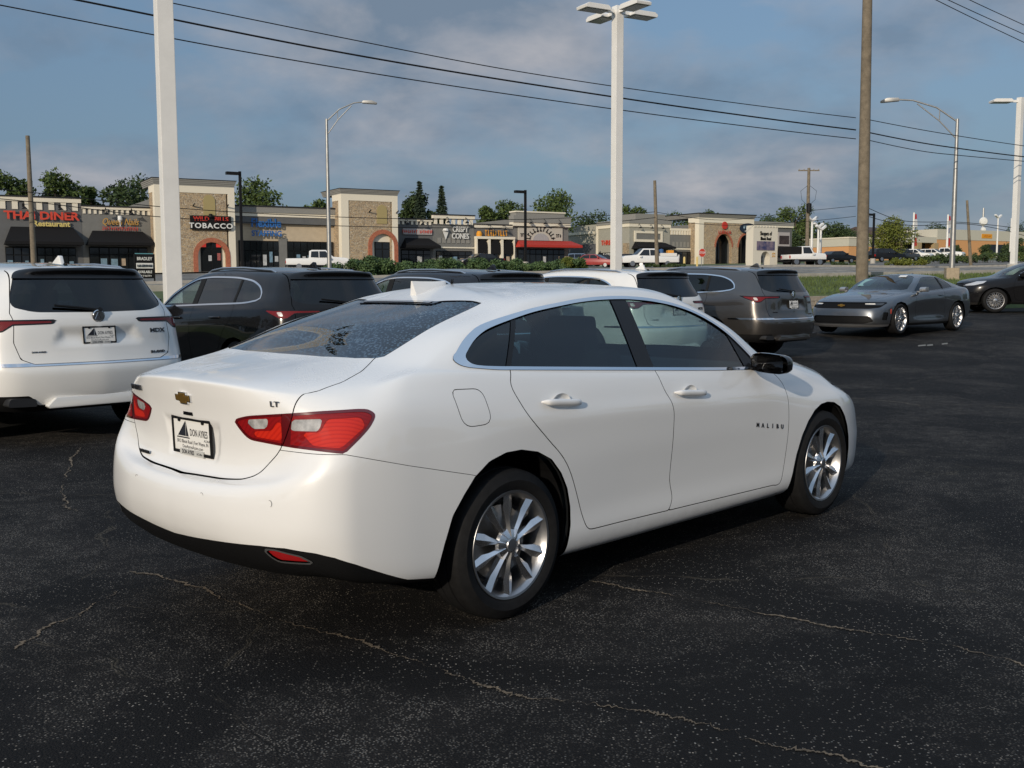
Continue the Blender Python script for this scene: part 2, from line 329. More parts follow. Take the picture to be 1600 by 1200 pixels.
def asphalt_mat(name, base, speck, cracks=True, seal=True):
    m, N, L, b = _pb(name); tc = N.new('ShaderNodeTexCoord'); P = tc.outputs['Object']
    def noise(s, det=6, rough=.6, dist=0.):
        n = N.new('ShaderNodeTexNoise'); n.inputs['Scale'].default_value = s; n.inputs['Detail'].default_value = det; n.inputs['Roughness'].default_value = rough; n.inputs['Distortion'].default_value = dist; L.new(P, n.inputs['Vector']); return n.outputs[0]
    def ramp(x, a, b_, lo=0., hi=1.):
        r = N.new('ShaderNodeMapRange'); r.inputs[1].default_value = a; r.inputs[2].default_value = b_; r.inputs[3].default_value = lo; r.inputs[4].default_value = hi; L.new(x, r.inputs[0]); return r.outputs[0]
    def mul(x, y):
        r = N.new('ShaderNodeMath'); r.operation = 'MULTIPLY'; L.new(x, r.inputs[0])
        if isinstance(y, float): r.inputs[1].default_value = y
        else: L.new(y, r.inputs[1])
        return r.outputs[0]
    def mx(f, a, c, rgb=None):
        r = N.new('ShaderNodeMixRGB'); L.new(f, r.inputs[0])
        if isinstance(a, tuple): r.inputs[1].default_value = (*a, 1)
        else: L.new(a, r.inputs[1])
        r.inputs[2].default_value = (*c, 1); return r.outputs[0]
    big = ramp(noise(.35, 5), .35, .65); fine = ramp(noise(60, 3), .3, .7)
    c = mx(mul(big, fine), tuple(x * .75 for x in base), tuple(x * 1.35 for x in base))
    # worn patches where the sealer has gone and pale stones show
    wear = ramp(noise(.62, 8, .66, .6), .47, .62); vo = N.new('ShaderNodeTexVoronoi'); vo.voronoi_dimensions = '2D'; vo.inputs['Scale'].default_value = 105; L.new(P, vo.inputs['Vector'])
    sepc = N.new('ShaderNodeSeparateColor'); L.new(vo.outputs['Color'], sepc.inputs[0])
    st = ramp(vo.outputs['Distance'], .42, .26); rare = mul(ramp(sepc.outputs[0], .90, .985), ramp(noise(1.7, 6, .7), .38, .62, .25, 1.)); stones_all = mul(st, rare)
    lots = mul(st, ramp(sepc.outputs[1], .55, .62)); near = mul(lots, mul(wear, ramp(noise(7, 4, .7), .40, .58)))
    c = mx(mul(stones_all, .75), c, speck); c = mx(mul(near, .85), c, tuple(x * .9 for x in speck)); c = mx(mul(wear, .55), c, (base[0] * 3.0, base[1] * 2.8, base[2] * 2.5)); c = mx(mul(ramp(noise(.9, 6, .6, .4), .56, .66), .6), c, tuple(x * .45 for x in base))
    if cracks:   # long thin cracks with pale, dusty lips
        wv = N.new('ShaderNodeTexNoise'); wv.inputs['Scale'].default_value = 1.3; wv.inputs['Detail'].default_value = 8; L.new(P, wv.inputs['Vector'])
        ad = N.new('ShaderNodeVectorMath'); ad.operation = 'MULTIPLY_ADD'; L.new(wv.outputs['Color'], ad.inputs[0]); ad.inputs[1].default_value = (.5, .5, .5); L.new(P, ad.inputs[2])
        cr = N.new('ShaderNodeTexVoronoi'); cr.feature = 'DISTANCE_TO_EDGE'; cr.inputs['Scale'].default_value = .33; L.new(ad.outputs[0], cr.inputs['Vector'])
        brk = ramp(noise(2.2, 5), .46, .58); line = mul(ramp(cr.outputs['Distance'], .004, .0015), brk); c = mx(mul(line, .5), c, (.14, .12, .09))
        dk = mul(ramp(cr.outputs['Distance'], .0016, .0006), .9); c = mx(dk, c, (.006, .006, .006))
    L.new(c, b.inputs['Base Color']); b.inputs['Roughness'].default_value = .85; b.inputs['Specular IOR Level'].default_value = .16
    hb = N.new('ShaderNodeTexVoronoi'); hb.voronoi_dimensions = '2D'; hb.inputs['Scale'].default_value = 110; L.new(P, hb.inputs['Vector'])
    bp = N.new('ShaderNodeBump'); bp.inputs['Strength'].default_value = .55; bp.inputs['Distance'].default_value = .006; bp.invert = True; L.new(hb.outputs['Distance'], bp.inputs['Height']); L.new(bp.outputs[0], b.inputs['Normal'])
    MATS[name] = m; return m
def sheet(name, us, vs, zf, m, kind='structure', lift=0.0):
    V = []; F = []; nu, nv = len(us), len(vs)
    for v in vs:
        for u in us:
            x, y = xy(u, v); V.append((x, y, zf(u, v) + lift))
    for j in range(nv - 1):
        for i in range(nu - 1): F.append((j * nu + i, j * nu + i + 1, (j + 1) * nu + i + 1, (j + 1) * nu + i))
    return mobj(name, V, F, m, smooth=True, kind=kind)
def zl_uv(u, v): x, y = xy(u, v); return zlot(x, y)
def zground(u, v):
    if v < WALLV + .25: return zl_uv(u, min(v, WALLV)) - .30
    return zland(u, v) - max(0.0, (ROAD0 - 1.0 - v)) * (.13 if u < 40 else .10)
def build_ground():
    us = [-1500, -600, -250, -120] + list(range(-80, 130, 4)) + [150, 190, 250, 350, 700, 1600]; vs = [-800, -300, -120, -60, -20, 0, 10, 18, 23.0, 23.85] + [24.2, 25, 26, 27, 28, 29, 31, 34, 38, 42, 46, 50, 55, 60, 70, 80, 95, 110, 130, 150, 180, 220, 280, 350, 600, 1200, 2500]
    m, N, L, b = _pb('grass_turf'); tc = N.new('ShaderNodeTexCoord')
    n = N.new('ShaderNodeTexNoise'); n.inputs['Scale'].default_value = 1.2; n.inputs['Detail'].default_value = 9; n.inputs['Roughness'].default_value = .75; L.new(tc.outputs['Object'], n.inputs['Vector'])
    r = N.new('ShaderNodeValToRGB'); e = r.color_ramp.elements; e[0].position = .3; e[0].color = (.034, .058, .014, 1); e[1].position = .72; e[1].color = (.105, .135, .036, 1); L.new(n.outputs[0], r.inputs[0]); L.new(r.outputs[0], b.inputs['Base Color']); b.inputs['Roughness'].default_value = .9
    MATS['grass_turf'] = m
    sheet('ground', us, vs, zground, m)
    # dealer lot
    A = asphalt_mat('lot_asphalt', (.0092, .0088, .0090), (.44, .40, .345))
    sheet('parking_lot', list(np.linspace(-70, 90, 81)), list(np.linspace(-55, WALLV - .02, 50)), zl_uv, A)
    # road with kerbs and worn markings
    RA = asphalt_mat('road_asphalt', (.21, .20, .185), (.36, .34, .30), cracks=False)
    us2 = [-600, -250, -120] + list(range(-80, 100, 5)) + [120, 160, 250, 500]
    sheet('road', us2, [ROAD0, 31, 34, 37, 40, 43, ROAD1], zland, RA, lift=.05)
    K = mat('kerb_concrete', (.36, .34, .30), .85, noise=.2, nscale=3)
    for nm, v0, v1 in (('kerb', ROAD0 - .18, ROAD0), ('kerb', ROAD1, ROAD1 + .18)):
        V = []; F = []
        for u in us2:
            for v, dz in ((v0, -.1), (v0, .17), (v1, .17), (v1, -.1)):
                x, y = xy(u, v); V.append((x, y, zland(u, v) + dz))
        for i in range(len(us2) - 1):
            for k in range(3): F.append((4 * i + k, 4 * i + k + 1, 4 * i + 5 + k, 4 * i + 4 + k))
        mobj(nm, V, F, K, kind='structure')
    WM = mat('worn_white_paint', (.42, .41, .38), .8, noise=.35, nscale=2); YM = mat('worn_yellow_paint', (.40, .27, .05), .8, noise=.3, nscale=2)
    V = []; F = []
    def dash(u0, u1, v, w):
        k = len(V)
        for u, dv in ((u0, 0), (u1, 0), (u1, w), (u0, w)): x, y = xy(u, v + dv); V.append((x, y, zland(u, v + dv) + .056))
        F.append((k, k + 1, k + 2, k + 3))
    for u in range(-80, 110, 12): dash(u, u + 3, 32.3, .13); dash(u, u + 3, 42.2, .13)
    mobj('lane_marking', V, F, WM, kind='structure'); V = []; F = []
    for u in range(-80, 110, 5): dash(u, u + 5, 35.6, .12); dash(u, u + 5, 39.0, .12)
    mobj('centre_line', V, F, YM, kind='structure')
    # shop forecourt
    sheet('shop_forecourt', list(np.linspace(-60, 120, 37)), [54, 60, 70, 80, 90, 98.2], zland, asphalt_mat('forecourt_asphalt', (.15, .145, .135), (.25, .23, .2), cracks=False), lift=.05)
    sheet('pavement', list(np.linspace(-60, 75, 28)), [98.2, 99.5, 101.9], zland, K, lift=.17)
    # block retaining wall between lot and verge
    W = mat('retaining_block', (.27, .235, .19), .9, noise=.3, nscale=6, bump=.6, bscale=25); rw_ = empty('retaining_wall', label='low wall of tan split-face blocks edging the dealer lot', cat='wall'); rnd = random.Random(4)
    meshes = []
    for k in range(5):
        mb = MB(); mb.box(0, .445, -.14 + .008 * k, .14, 0, .147); o = mb.obj('block', W, rw_, bevel=.012); meshes.append(o)
    first = set(range(5)); cnt = 0
    for row in range(4):
        for i in range(64):
            u = 10 + i * .45 + (.225 if row % 2 else 0); x, y = xy(u, WALLV); zb = zl_uv(u, WALLV - .1) - .05
            if row == 3 and u > 26: continue
            o = meshes[cnt % 5] if cnt < 5 else meshes[cnt % 5].copy()
            if cnt >= 5: col.objects.link(o)
            o.location = (x, y, zb + row * .15); o.rotation_euler = (0, 0, R(30) + rnd.uniform(-.02, .02)); cnt += 1
    # a few worn dashes of an old stall line
    V = []; F = []
    for (a, b) in (((1435, 527), (1447, 526.4)), ((1449, 526.6), (1458, 526.2)), ((1472, 525.6), (1481, 525))):
        k = len(V)
        for px, py in (a, b):
            for dy in (-.5, .5):
                d = ray_px(px, py + dy); q = -1.13 / d.z; x, y = d.x * q, d.y * q; V.append((x, y, zlot(x, y) + .006))
        F.append((k, k + 1, k + 3, k + 2))
    mobj('stall_marking', V, F, mat('faded_stall_paint', (.20, .19, .17), .85, noise=.4, nscale=8), kind='structure')
    # long open cracks in the lot with dusty, broken lips
    CK = mat('crack_dust', (.15, .115, .078), .95, noise=.5, nscale=9); rnd = random.Random(12)
    for L_ in (((205, 893), (300, 915), (400, 955), (480, 985), (560, 1000), (620, 1025), (700, 1050), (760, 1075), (830, 1092), (900, 1100), (1000, 1112), (1070, 1125), (1130, 1140), (1200, 1158), (1290, 1180), (1420, 1212)), ((925, 909), (995, 922), (1045, 931), (1145, 950), (1280, 976), (1385, 995), (1500, 1015), (1620, 1044)), ((126, 700), (112, 718), (104, 745), (96, 768), (99, 790), (118, 800)), ((1330, 622), (1400, 628), (1452, 636), (1510, 632), (1620, 640)), ((20, 1015), (70, 985), (150, 945), (190, 925))):
        P = []
        for (a, b) in zip(L_[:-1], L_[1:]):
            for k in range(44): t = k / 44; d = ray_px(a[0] + (b[0] - a[0]) * t, a[1] + (b[1] - a[1]) * t); q = -CAMH / d.z; P.append((d.x * q, d.y * q))
        for w0, name in ((.0075, 'crack'),):
            V = []; F = []; off = 0.0
            for i, (x, y) in enumerate(P):
                j = min(i, len(P) - 2); tx, ty = P[j + 1][0] - P[j][0], P[j + 1][1] - P[j][1]; l = math.hypot(tx, ty) + 1e-9; nx, ny = -ty / l, tx / l; off = off * .90 + rnd.gauss(0, .0055); w = w0 * max(.10, .75 + .35 * rnd.gauss(0, 1)) * max(.05, math.sin(i * .043 + len(P)) * .5 + .6 + .3 * math.sin(i * .17))
                V += [(x + nx * (off - w), y + ny * (off - w), .004), (x + nx * (off + w), y + ny * (off + w), .004)]
                if i: F.append((2 * i - 2, 2 * i, 2 * i + 1, 2 * i - 1))
            mobj(name, V, F, CK, kind='structure')
    # grass blades on the verge: one mass nobody could count
    GB = mat('grass_blades', (.080, .115, .030), .85, noise=.35, nscale=.8); V = []; F = []; rnd = random.Random(7)
    for i in range(26000):
        u = rnd.uniform(8, 44); v = WALLV + .3 + (ROAD0 - .5 - WALLV - .3) * rnd.random(); x, y = xy(u, v); z = zground(u, v); h = rnd.uniform(.05, .13); a = rnd.uniform(0, 6.28); w = rnd.uniform(.008, .02); lx, ly = rnd.uniform(-.05, .05), rnd.uniform(-.05, .05); k = len(V)
        V += [(x - w * math.cos(a), y - w * math.sin(a), z), (x + w * math.cos(a), y + w * math.sin(a), z), (x + lx, y + ly, z + h)]; F.append((k, k + 1, k + 2))
    tag(mobj('verge_grass', V, F, GB), 'short green grass growing on the verge between lot and road', 'grass', kind='stuff')

# ---------------------------------------------------------------- vegetation
def leaf_mat(name, a, b_, trans=.0):
    if name in MATS: return MATS[name]
    m, N, L, b = _pb(name); tc = N.new('ShaderNodeTexCoord'); n = N.new('ShaderNodeTexNoise'); n.inputs['Scale'].default_value = .9; n.inputs['Detail'].default_value = 5; L.new(tc.outputs['Object'], n.inputs['Vector'])
    r = N.new('ShaderNodeValToRGB'); e = r.color_ramp.elements; e[0].position = .32; e[0].color = (*a, 1); e[1].position = .7; e[1].color = (*b_, 1); L.new(n.outputs[0], r.inputs[0]); L.new(r.outputs[0], b.inputs['Base Color']); b.inputs['Roughness'].default_value = .7; b.inputs['Specular IOR Level'].default_value = .25
    MATS[name] = m; return m
BARK = mat('bark', (.075, .060, .045), .95, noise=.3, nscale=5)
LEAF = [leaf_mat('leaf_mid', (.040, .066, .018), (.10, .14, .038)), leaf_mat('leaf_dark', (.026, .046, .018), (.062, .092, .032)), leaf_mat('leaf_yellow', (.075, .10, .018), (.17, .185, .035)), leaf_mat('leaf_conifer', (.022, .038, .024), (.052, .075, .042)), leaf_mat('leaf_juniper', (.045, .085, .035), (.10, .155, .06))]
def leaves(rnd, blobs, n, size, flat=.8):
    """leaf sprays over the shells and through the volume of a set of clumps"""
    g = np.random.default_rng(rnd.randrange(1 << 30)); B = np.array(blobs); w = B[:, 3]**2; idx = g.choice(len(B), n, p=w / w.sum()); b = B[idx]
    d = g.normal(size=(n, 3)); d /= np.linalg.norm(d, axis=1)[:, None]; rr = b[:, 3] * g.random(n)**.33 * g.uniform(.75, 1.15, n)
    p = b[:, :3] + d * rr[:, None] * [1, 1, flat]; s = (size * g.uniform(.5, 1.5, n))[:, None]
    e = g.normal(size=(n, 3)) * [1, 1, .8] + d * .6; e /= np.linalg.norm(e, axis=1)[:, None]; o = np.cross(e, g.normal(size=(n, 3))); o /= np.linalg.norm(o, axis=1)[:, None]; o *= .5
    V = np.stack([p - e * s, p + o * s, p + e * s, p - o * s], 1).reshape(-1, 3); F = np.arange(4 * n).reshape(-1, 4); return V, F
def tree(name, base, h, wd, seed, kind=0, n=3200, label='', leaf=.30, group=None, crown0=.25):
    rnd = random.Random(seed); root = empty(name, base, 0, label, 'tree', group)
    t = MB(); rad = h * .022 + .05; p = [(0, 0, -.3)]; x = y = 0
    for k in range(1, 6): x += rnd.uniform(-.03, .03) * h; y += rnd.uniform(-.03, .03) * h; p.append((x, y, h * .14 * k))
    t.tube(p, [rad * (1 - .13 * k) for k in range(6)], 7)
    blobs = []; nb = 13
    for k in range(nb):
        a = rnd.uniform(0, 6.283); q = rnd.random()**.6; zz = h * (crown0 + (1 - crown0) * (k + .5) / nb * .93); prof = math.sin(math.pi * min(1, max(.08, (zz / h - crown0 * .7) / (1.06 - crown0 * .7))))**.6
        rr = wd * rnd.uniform(.20, .32) * (.55 + .45 * prof); bx, by = wd * .40 * prof * q * math.cos(a), wd * .40 * prof * q * math.sin(a); blobs.append((bx, by, zz, rr))
        t.tube([p[min(5, 1 + k // 3)], (bx * .5, by * .5, zz - rr * .6), (bx, by, zz)], [rad * .40, rad * .25, rad * .10], 5)
    t.obj('trunk', BARK, root, smooth=60)
    V, F = leaves(rnd, blobs, n, leaf); mobj('crown', V, F, LEAF[kind], root); return root
def conifer(base, h, wd, seed, label):
    rnd = random.Random(seed); root = empty('conifer_tree', base, 0, label, 'tree'); t = MB(); t.tube([(0, 0, -.2), (0, 0, h * .98)], [h * .02, .03], 7)
    V = []; z = h * .10; ring = 0; g = np.random.default_rng(seed)
    while z < h * .99:
        f = 1 - z / h; nb = 10 if f > .25 else 6
        for k in range(nb):
            a = 6.283 * (k + .5 * (ring % 2)) / nb + rnd.uniform(-.3, .3); Lb = wd * .5 * (f**.9) * rnd.uniform(.65, 1.15) + .10; dr = rnd.uniform(.10, .32); m = int(10 + Lb * 26)
            q = g.random(m)**.8; lat = g.normal(size=m) * .20 * Lb * (1 - q * .6) ; ca, sa = math.cos(a), math.sin(a); zz = z - Lb * dr * q + .08 * Lb * q * q + g.normal(size=m) * .05
            c = np.stack([ca * Lb * q - sa * lat, sa * Lb * q + ca * lat, zz], 1); e = np.stack([ca + g.normal(size=m) * .5, sa + g.normal(size=m) * .5, -.25 + g.normal(size=m) * .3], 1); e *= (.26 * g.uniform(.6, 1.3, m) / np.linalg.norm(e, axis=1))[:, None]; o = np.cross(e, g.normal(size=(m, 3))); o *= .09 / (np.linalg.norm(o, axis=1)[:, None] + 1e-9)
            V.append(np.stack([c - e, c + o, c + e, c - o], 1).reshape(-1, 3)); t.tube([(0, 0, z), (ca * Lb * .8, sa * Lb * .8, z - Lb * dr * .8)], [.03, .01], 3, False)
        z += h * .028; ring += 1
    V = np.concatenate(V); F = np.arange(len(V)).reshape(-1, 4)
    t.obj('trunk', BARK, root); mobj('crown', V, F, LEAF[3], root); return root
def shrub(name, base, w, d, h, seed, kind, n, label, leaf=.07, group=None, rz=0.0, cat='shrub'):
    rnd = random.Random(seed); root = empty(name, base, rz, label, cat, group); blobs = []; st = MB()
    for k in range(max(8, int(w * 5))):
        x = rnd.uniform(-.5, .5) * w * .92; y = rnd.uniform(-.5, .5) * d * .8; r_ = h * rnd.uniform(.26, .46); z = rnd.uniform(.15, 1.0) * (h - r_) * (1 - .5 * (2 * abs(x) / w)**3) + r_ * .4; blobs.append((x, y, z, r_)); st.tube([(x * .4, y * .4, -.1), (x, y, z)], [.025, .008], 4, False)
    st.obj('stems', BARK, root); V, F = leaves(rnd, blobs, n, leaf, .75); mobj('foliage', V, F, LEAF[kind], root); return root

# ---------------------------------------------------------------- street furniture
WHITE = mat('white_pole_paint', (.74, .73, .70), .45, noise=.06, nscale=2); GALV = mat('galvanised_steel', (.36, .36, .35), .42, metal=.7, noise=.15, nscale=6); BLK = mat('black_pole_paint', (.012, .012, .013), .45); WOOD = mat('weathered_pole_wood', (.175, .145, .105), .95, noise=.3, nscale=4, bump=.4, bscale=12); CONC = mat('concrete', (.40, .38, .34), .9, noise=.15, nscale=4)
def box_light(name, base, h, w, heads, label, group=None, m=None):
    m = m or WHITE; root = empty(name, base, R(30), label, 'lamp post', group)
    MB().box(-w / 2, w / 2, -w / 2, w / 2, .0, h).obj('pole', m, root, bevel=.012)
    MB().lathe([(w * 1.25, -.25), (w * 1.25, .45), (w * 1.1, .5), (0, .5)], 20, axis=2).obj('footing', CONC, root, smooth=30)
    for a in heads:
        ca, sa = math.cos(a), math.sin(a); rt = Matrix.Rotation(a, 4, 'Z')
        ar = MB(); ar.box(w * .4, .45, -.04, .04, h - .19, h - .10); ar.v = [tuple(rt @ Vector(p)) for p in ar.v]; ar.obj('arm', m, root)
        hd = MB(); pr = [(.38, h - .20), (1.16, h - .20), (1.18, h - .13), (1.08, h - .07), (.46, h - .07), (.38, h - .13)]; hd.prism(pr, 1, -.24, .24); hd.v = [tuple(rt @ Vector(p)) for p in hd.v]; k = hd.obj('lamp_head', m, root, bevel=.01)
        ln = MB(); ln.box(.46, 1.10, -.19, .19, h - .212, h - .201); ln.v = [tuple(rt @ Vector(p)) for p in ln.v]; ln.obj('lens', mat('lamp_lens_grey', (.20, .20, .19), .25, coat=.5), k)
    return root
def cobra(name, base, h, arm, dirv, label):
    root = empty(name, base, math.atan2(dirv[1], dirv[0]), label, 'street lamp'); MB().tube([(0, 0, 0), (0, 0, h * .5), (0, 0, h)], [.11, .09, .06], 12).obj('pole', GALV, root, smooth=50)
    MB().prism(rounded([(-.24, -.24), (.24, -.24), (.24, .24), (-.24, .24)], .05), 2, -.3, .42).obj('footing', mat('tan_concrete', (.34, .28, .20), .9, noise=.2), root)
    a = MB(); a.tube([(0, 0, h - .1), (arm * .35, 0, h + .45), (arm * .75, 0, h + .75), (arm, 0, h + .80)], .032, 8); a.tube([(0, 0, h - .75), (arm * .3, 0, h - .05), (arm * .68, 0, h + .62)], .024, 8); a.tube([(arm * .30, 0, h + .38), (arm * .30, 0, h - .04)], .02, 6); a.obj('arm', GALV, root, smooth=50)
    hd = MB(); hd.prism(rounded([(arm - .05, h + .74), (arm + .62, h + .70), (arm + .66, h + .76), (arm + .4, h + .86), (arm, h + .85)], .03), 1, -.13, .13); hd.obj('lamp_head', GALV, root, bevel=.02, smooth=40); return root
def shoebox(base, h, label, rz=R(30), both_=False):
    root = empty('forecourt_lamp', base, rz, label, 'lamp post'); MB().box(-.09, .09, -.09, .09, 0, h).obj('pole', BLK, root)
    for s in ((-1, 1) if both_ else (-1,)): MB().box(*sorted((s * .08, s * 1.05)), -.20, .20, h - .28, h - .06).obj('lamp_head', BLK, root, bevel=.02)
    MB().lathe([(.28, -.3), (.28, .6), (0, .6)], 16, axis=2).obj('footing', CONC, root, smooth=30); return root
def wood_pole(base, h, r0, label, lean=(0, 0), arms=False, cat='utility pole'):
    root = empty('utility_pole', base, 0, label, cat); n = 14; t = MB(); t.tube([(lean[0] * k / 6, lean[1] * k / 6, -.3 + (h + .3) * k / 6) for k in range(7)], [r0 * (1 - .055 * k) for k in range(7)], n); t.obj('pole', WOOD, root, smooth=60)
    if arms:
        a = MB(); a.box(-1.2, 1.2, -.06, .06, h - .35, h - .22); a.v = [(p[0] + lean[0], p[1] + lean[1], p[2]) for p in a.v]; a.obj('cross_arm', WOOD, root)
        for x in (-1.1, -.55, .55, 1.1): MB().lathe([(.03, h - .22), (.07, h - .16), (.05, h - .08), (.0, h - .02)], 8, axis=2, c=(x + lean[0], lean[1], 0)).obj('insulator', mat('grey_porcelain', (.3, .3, .3), .3), root, smooth=50)
        for s in (-1, 1):
            br = MB(); br.tube([(lean[0] + .15 * s, lean[1] - .1, h - 2.0), (lean[0] + .9 * s, lean[1] - .1, h - 2.6), (lean[0] + .75 * s, lean[1] - .1, h - 3.6), (lean[0] + .1 * s, lean[1] - .1, h - 4.2)], .02, 5); br.obj('jumper_cable', BLK, root)
        MB().lathe([(0, h - 5.0), (.28, h - 5.0), (.28, h - 4.1), (.2, h - 4.0), (0, h - 4.0)], 14, axis=2, c=(lean[0], lean[1] - .45, 0)).obj('transformer', BLK, root, smooth=30)
    return root
def wire(pts, r, label, group='overhead power lines', n=14):
    """wire hanging through given points"""
    P = np.array([tuple(p) for p in pts]); t = np.concatenate([[0], np.cumsum(np.linalg.norm(np.diff(P, axis=0), axis=1))]); Q = akima(t, P, np.linspace(0, t[-1], n * len(pts))) if len(pts) > 2 else P
    o = MB().tube([tuple(q) for q in Q], r, 5).obj('power_line', mat('cable_black', (.012, .012, .013), .6), None, smooth=60); return tag(o, label, 'power line', group)
def build_street():
    zb = lambda u, v: zground(u, v)
    def base(px, v, lift=0.0):
        u = u_at(px, v); x, y = xy(u, v); return (x, y, (zground(u, v) if v < ROAD0 else zland(u, v)) + lift)
    # three white square posts of the dealer
    p = at_d(269.5, 440, 20.0); box_light('light_pole', (p.x, p.y, zlot(p.x, p.y)), 9.5, .30, [R(30), R(150), R(270)], 'thick white square light post rising behind the black crossover')
    p = at_d(962.5, 430, 29.0); bz = zground(*uv(p.x, p.y)) - .1; top = at_d(962.5, 10, 29.0).z
    box_light('light_pole', (p.x, p.y, bz), top - bz, .235, [R(0), R(90), R(180), R(270)], 'white square light post with four box lamps at its head')
    b = base(1583, 27.0); box_light('light_pole', b, at_v(1592, 152, 27.0).z - b[2], .21, [R(150), R(330)], 'white square light post by the road, behind the black crossover front')
    # street lamps
    b = base(515, 47.5); cobra('street_lamp', b, at_v(513, 186, 47.5).z - b[2], 1.7, (1, .1), 'galvanised street lamp with double bracket arm before the stone towers')
    b = base(1487, 26.6); cobra('street_lamp', b, at_v(1497, 186, 26.6).z - b[2], 2.15, (-1, .2), 'galvanised street lamp on a tan concrete base behind the grey coupe')
    # timber poles
    b = base(1347, 26.0); wood_pole(b, 13.2, .215, 'thick timber utility pole standing on the grass verge', (-.12, 0))
    b = base(54, 62); top = at_v(43, 212, 62); wood_pole(b, top.z - b[2], .16, 'leaning grey timber pole in front of the diner', (top.x - b[0], top.y - b[1]))
    b = base(1027, 66); top = at_v(1023, 282, 66); wood_pole(b, top.z - b[2], .17, 'thin timber pole in front of the thrift shop', (top.x - b[0], top.y - b[1]))
    b = base(1260, 88); top = at_v(1258, 262, 88); wood_pole(b, top.z - b[2], .24, 'timber pole with cross arm and transformer near the white off-roader', (0, 0), True)
    b = base(1517, 52); top = at_v(1511, 313, 52); wood_pole(b, top.z - b[2], .13, 'thin leaning pole before the orange and grey showroom', (top.x - b[0], top.y - b[1]))
    # forecourt lamps
    for px, pt, v, lb in ((379, 268, 80, 'black forecourt lamp beside the blue staffing sign'), (821, 297, 80, 'black forecourt lamp in front of the red awning'), (1363, 333, 80, 'black forecourt lamp beside the thick timber pole')):
        b = base(px, v); shoebox(b, at_v(px, pt, v).z - b[2], lb)
    for px, pt, v, lb in ((1267, 342, 92, 'slim white lamp post next to the transformer pole'), (1277, 352, 100, 'slim white lamp post with pale head behind the white off-roader, taller of a close pair'), (1281, 356, 96, 'slim white lamp post behind the white off-roader, shorter of a close pair'), (1556, 338, 118, 'white post with two splayed lamps before the showroom')):
        b = base(px, v); r_ = empty('slim_lamp_post', b, R(30), lb, 'lamp post'); h = at_v(px, pt, v).z - b[2]; MB().tube([(0, 0, 0), (0, 0, h)], [.17, .12], 10).obj('pole', WHITE, r_, smooth=50)
        for s in (-1, 1): hd = MB(); hd.prism([(s * .05, h - .1), (s * .75, h + .35), (s * .85, h + .15), (s * .1, h - .3)], 1, -.2, .2); hd.obj('lamp_head', WHITE, r_)
    # flag banners
    for px, pt, v, lb in ((1425, 332, 112, 'white flag pole with long banner beside the yellow-green tree'), (1478, 335, 114, 'white flag pole with folded banner touching the street lamp'), (1577, 341, 116, 'white flag pole with red white and blue banner beside the square post')):
        b = base(px, v); r_ = empty('flag_pole', b, R(30), lb, 'flag pole'); h = at_v(px, pt, v).z - b[2]; MB().tube([(0, 0, 0), (0, 0, h)], [.2, .14], 10).obj('pole', WHITE, r_, smooth=50)
        for k, (z0, z1, m) in enumerate(((.86, .97, mat('banner_red', (.45, .03, .03), .8)), (.70, .86, mat('banner_white', (.65, .65, .65), .8)), (.58, .70, mat('banner_blue', (.04, .06, .25), .8)), (.48, .58, MATS['banner_white']), (.30, .48, MATS['banner_red']))):
            w_ = .55 + .25 * math.sin(k * 2.1); f = MB(); f.prism([(.16, h * z0), (.16 + w_, h * z0 + .1), (.16 + w_ * .8, h * z1), (.16, h * z1)], 1, -.012, .012); f.obj('banner', m, r_)
    # overhead lines along the verge
    for i, L_ in enumerate((((-260, -105), (265, 4), (540, 60), (800, 110), (1075, 151), (1337, 184)), ((-260, -75), (120, 0), (500, 76), (800, 127), (1100, 172), (1337, 203)), ((-260, -42), (0, 8), (400, 84), (800, 148), (1100, 189), (1337, 217)))):
        wire([at_v(x, y, 25.9) for x, y in L_], (.014, .024, .015)[i], ('upper thin overhead line running from the thick pole past the four-lamp post', 'thick middle overhead cable running from the thick pole past the four-lamp post', 'lowest overhead line running from the thick pole past the four-lamp post')[i])
    for i, L_ in enumerate((((1352, 186), (1470, 208), (1600, 228), (1720, 244)), ((1352, 206), (1470, 228), (1600, 245), (1720, 258)), ((1352, 218), (1470, 240), (1600, 252), (1720, 262)))):
        wire([at_v(x, y, 25.9) for x, y in L_], (.014, .022, .014)[i], ('upper line running from the thick pole past the street lamp behind the coupe', 'middle cable running from the thick pole past the street lamp behind the coupe', 'lowest line running from the thick pole past the street lamp behind the coupe')[i])
    for i, ((x0, y0), (x1, y1)) in enumerate((((1352, -56), (1760, 139)), ((1352, -62), (1760, 122)), ((1352, -80), (1760, 110)))):
        wire([at_d(x0, y0, 37), at_d((x0 + x1) / 2, (y0 + y1) / 2 + 4, 44), at_d(x1, y1, 55)], .016, ('lowest of three lines climbing from the thick pole', 'middle of three lines climbing from the thick pole', 'top one of three lines climbing from the thick pole')[i])
    for i, L_ in enumerate((((-60, 290), (44, 300), (240, 322), (500, 338), (800, 343), (1023, 331)), ((-60, 306), (46, 315), (240, 338), (500, 352), (800, 356), (1024, 340)), ((1023, 331), (1150, 343), (1258, 330), (1337, 322)), ((1024, 342), (1150, 352), (1258, 346), (1337, 338)), ((1350, 322), (1420, 346), (1511, 348), (1600, 358)), ((1350, 336), (1420, 352), (1511, 350), (1600, 368)))):
        v = 60 if i < 2 else (70 if i < 4 else 50)
        wire([at_v(x, y, v) for x, y in L_], .022, ('upper far line in front of the shop row', 'lower far line in front of the shop row', 'upper far line by the arched building', 'lower far line by the arched building', 'upper far line before the showroom', 'lower far line before the showroom')[i])
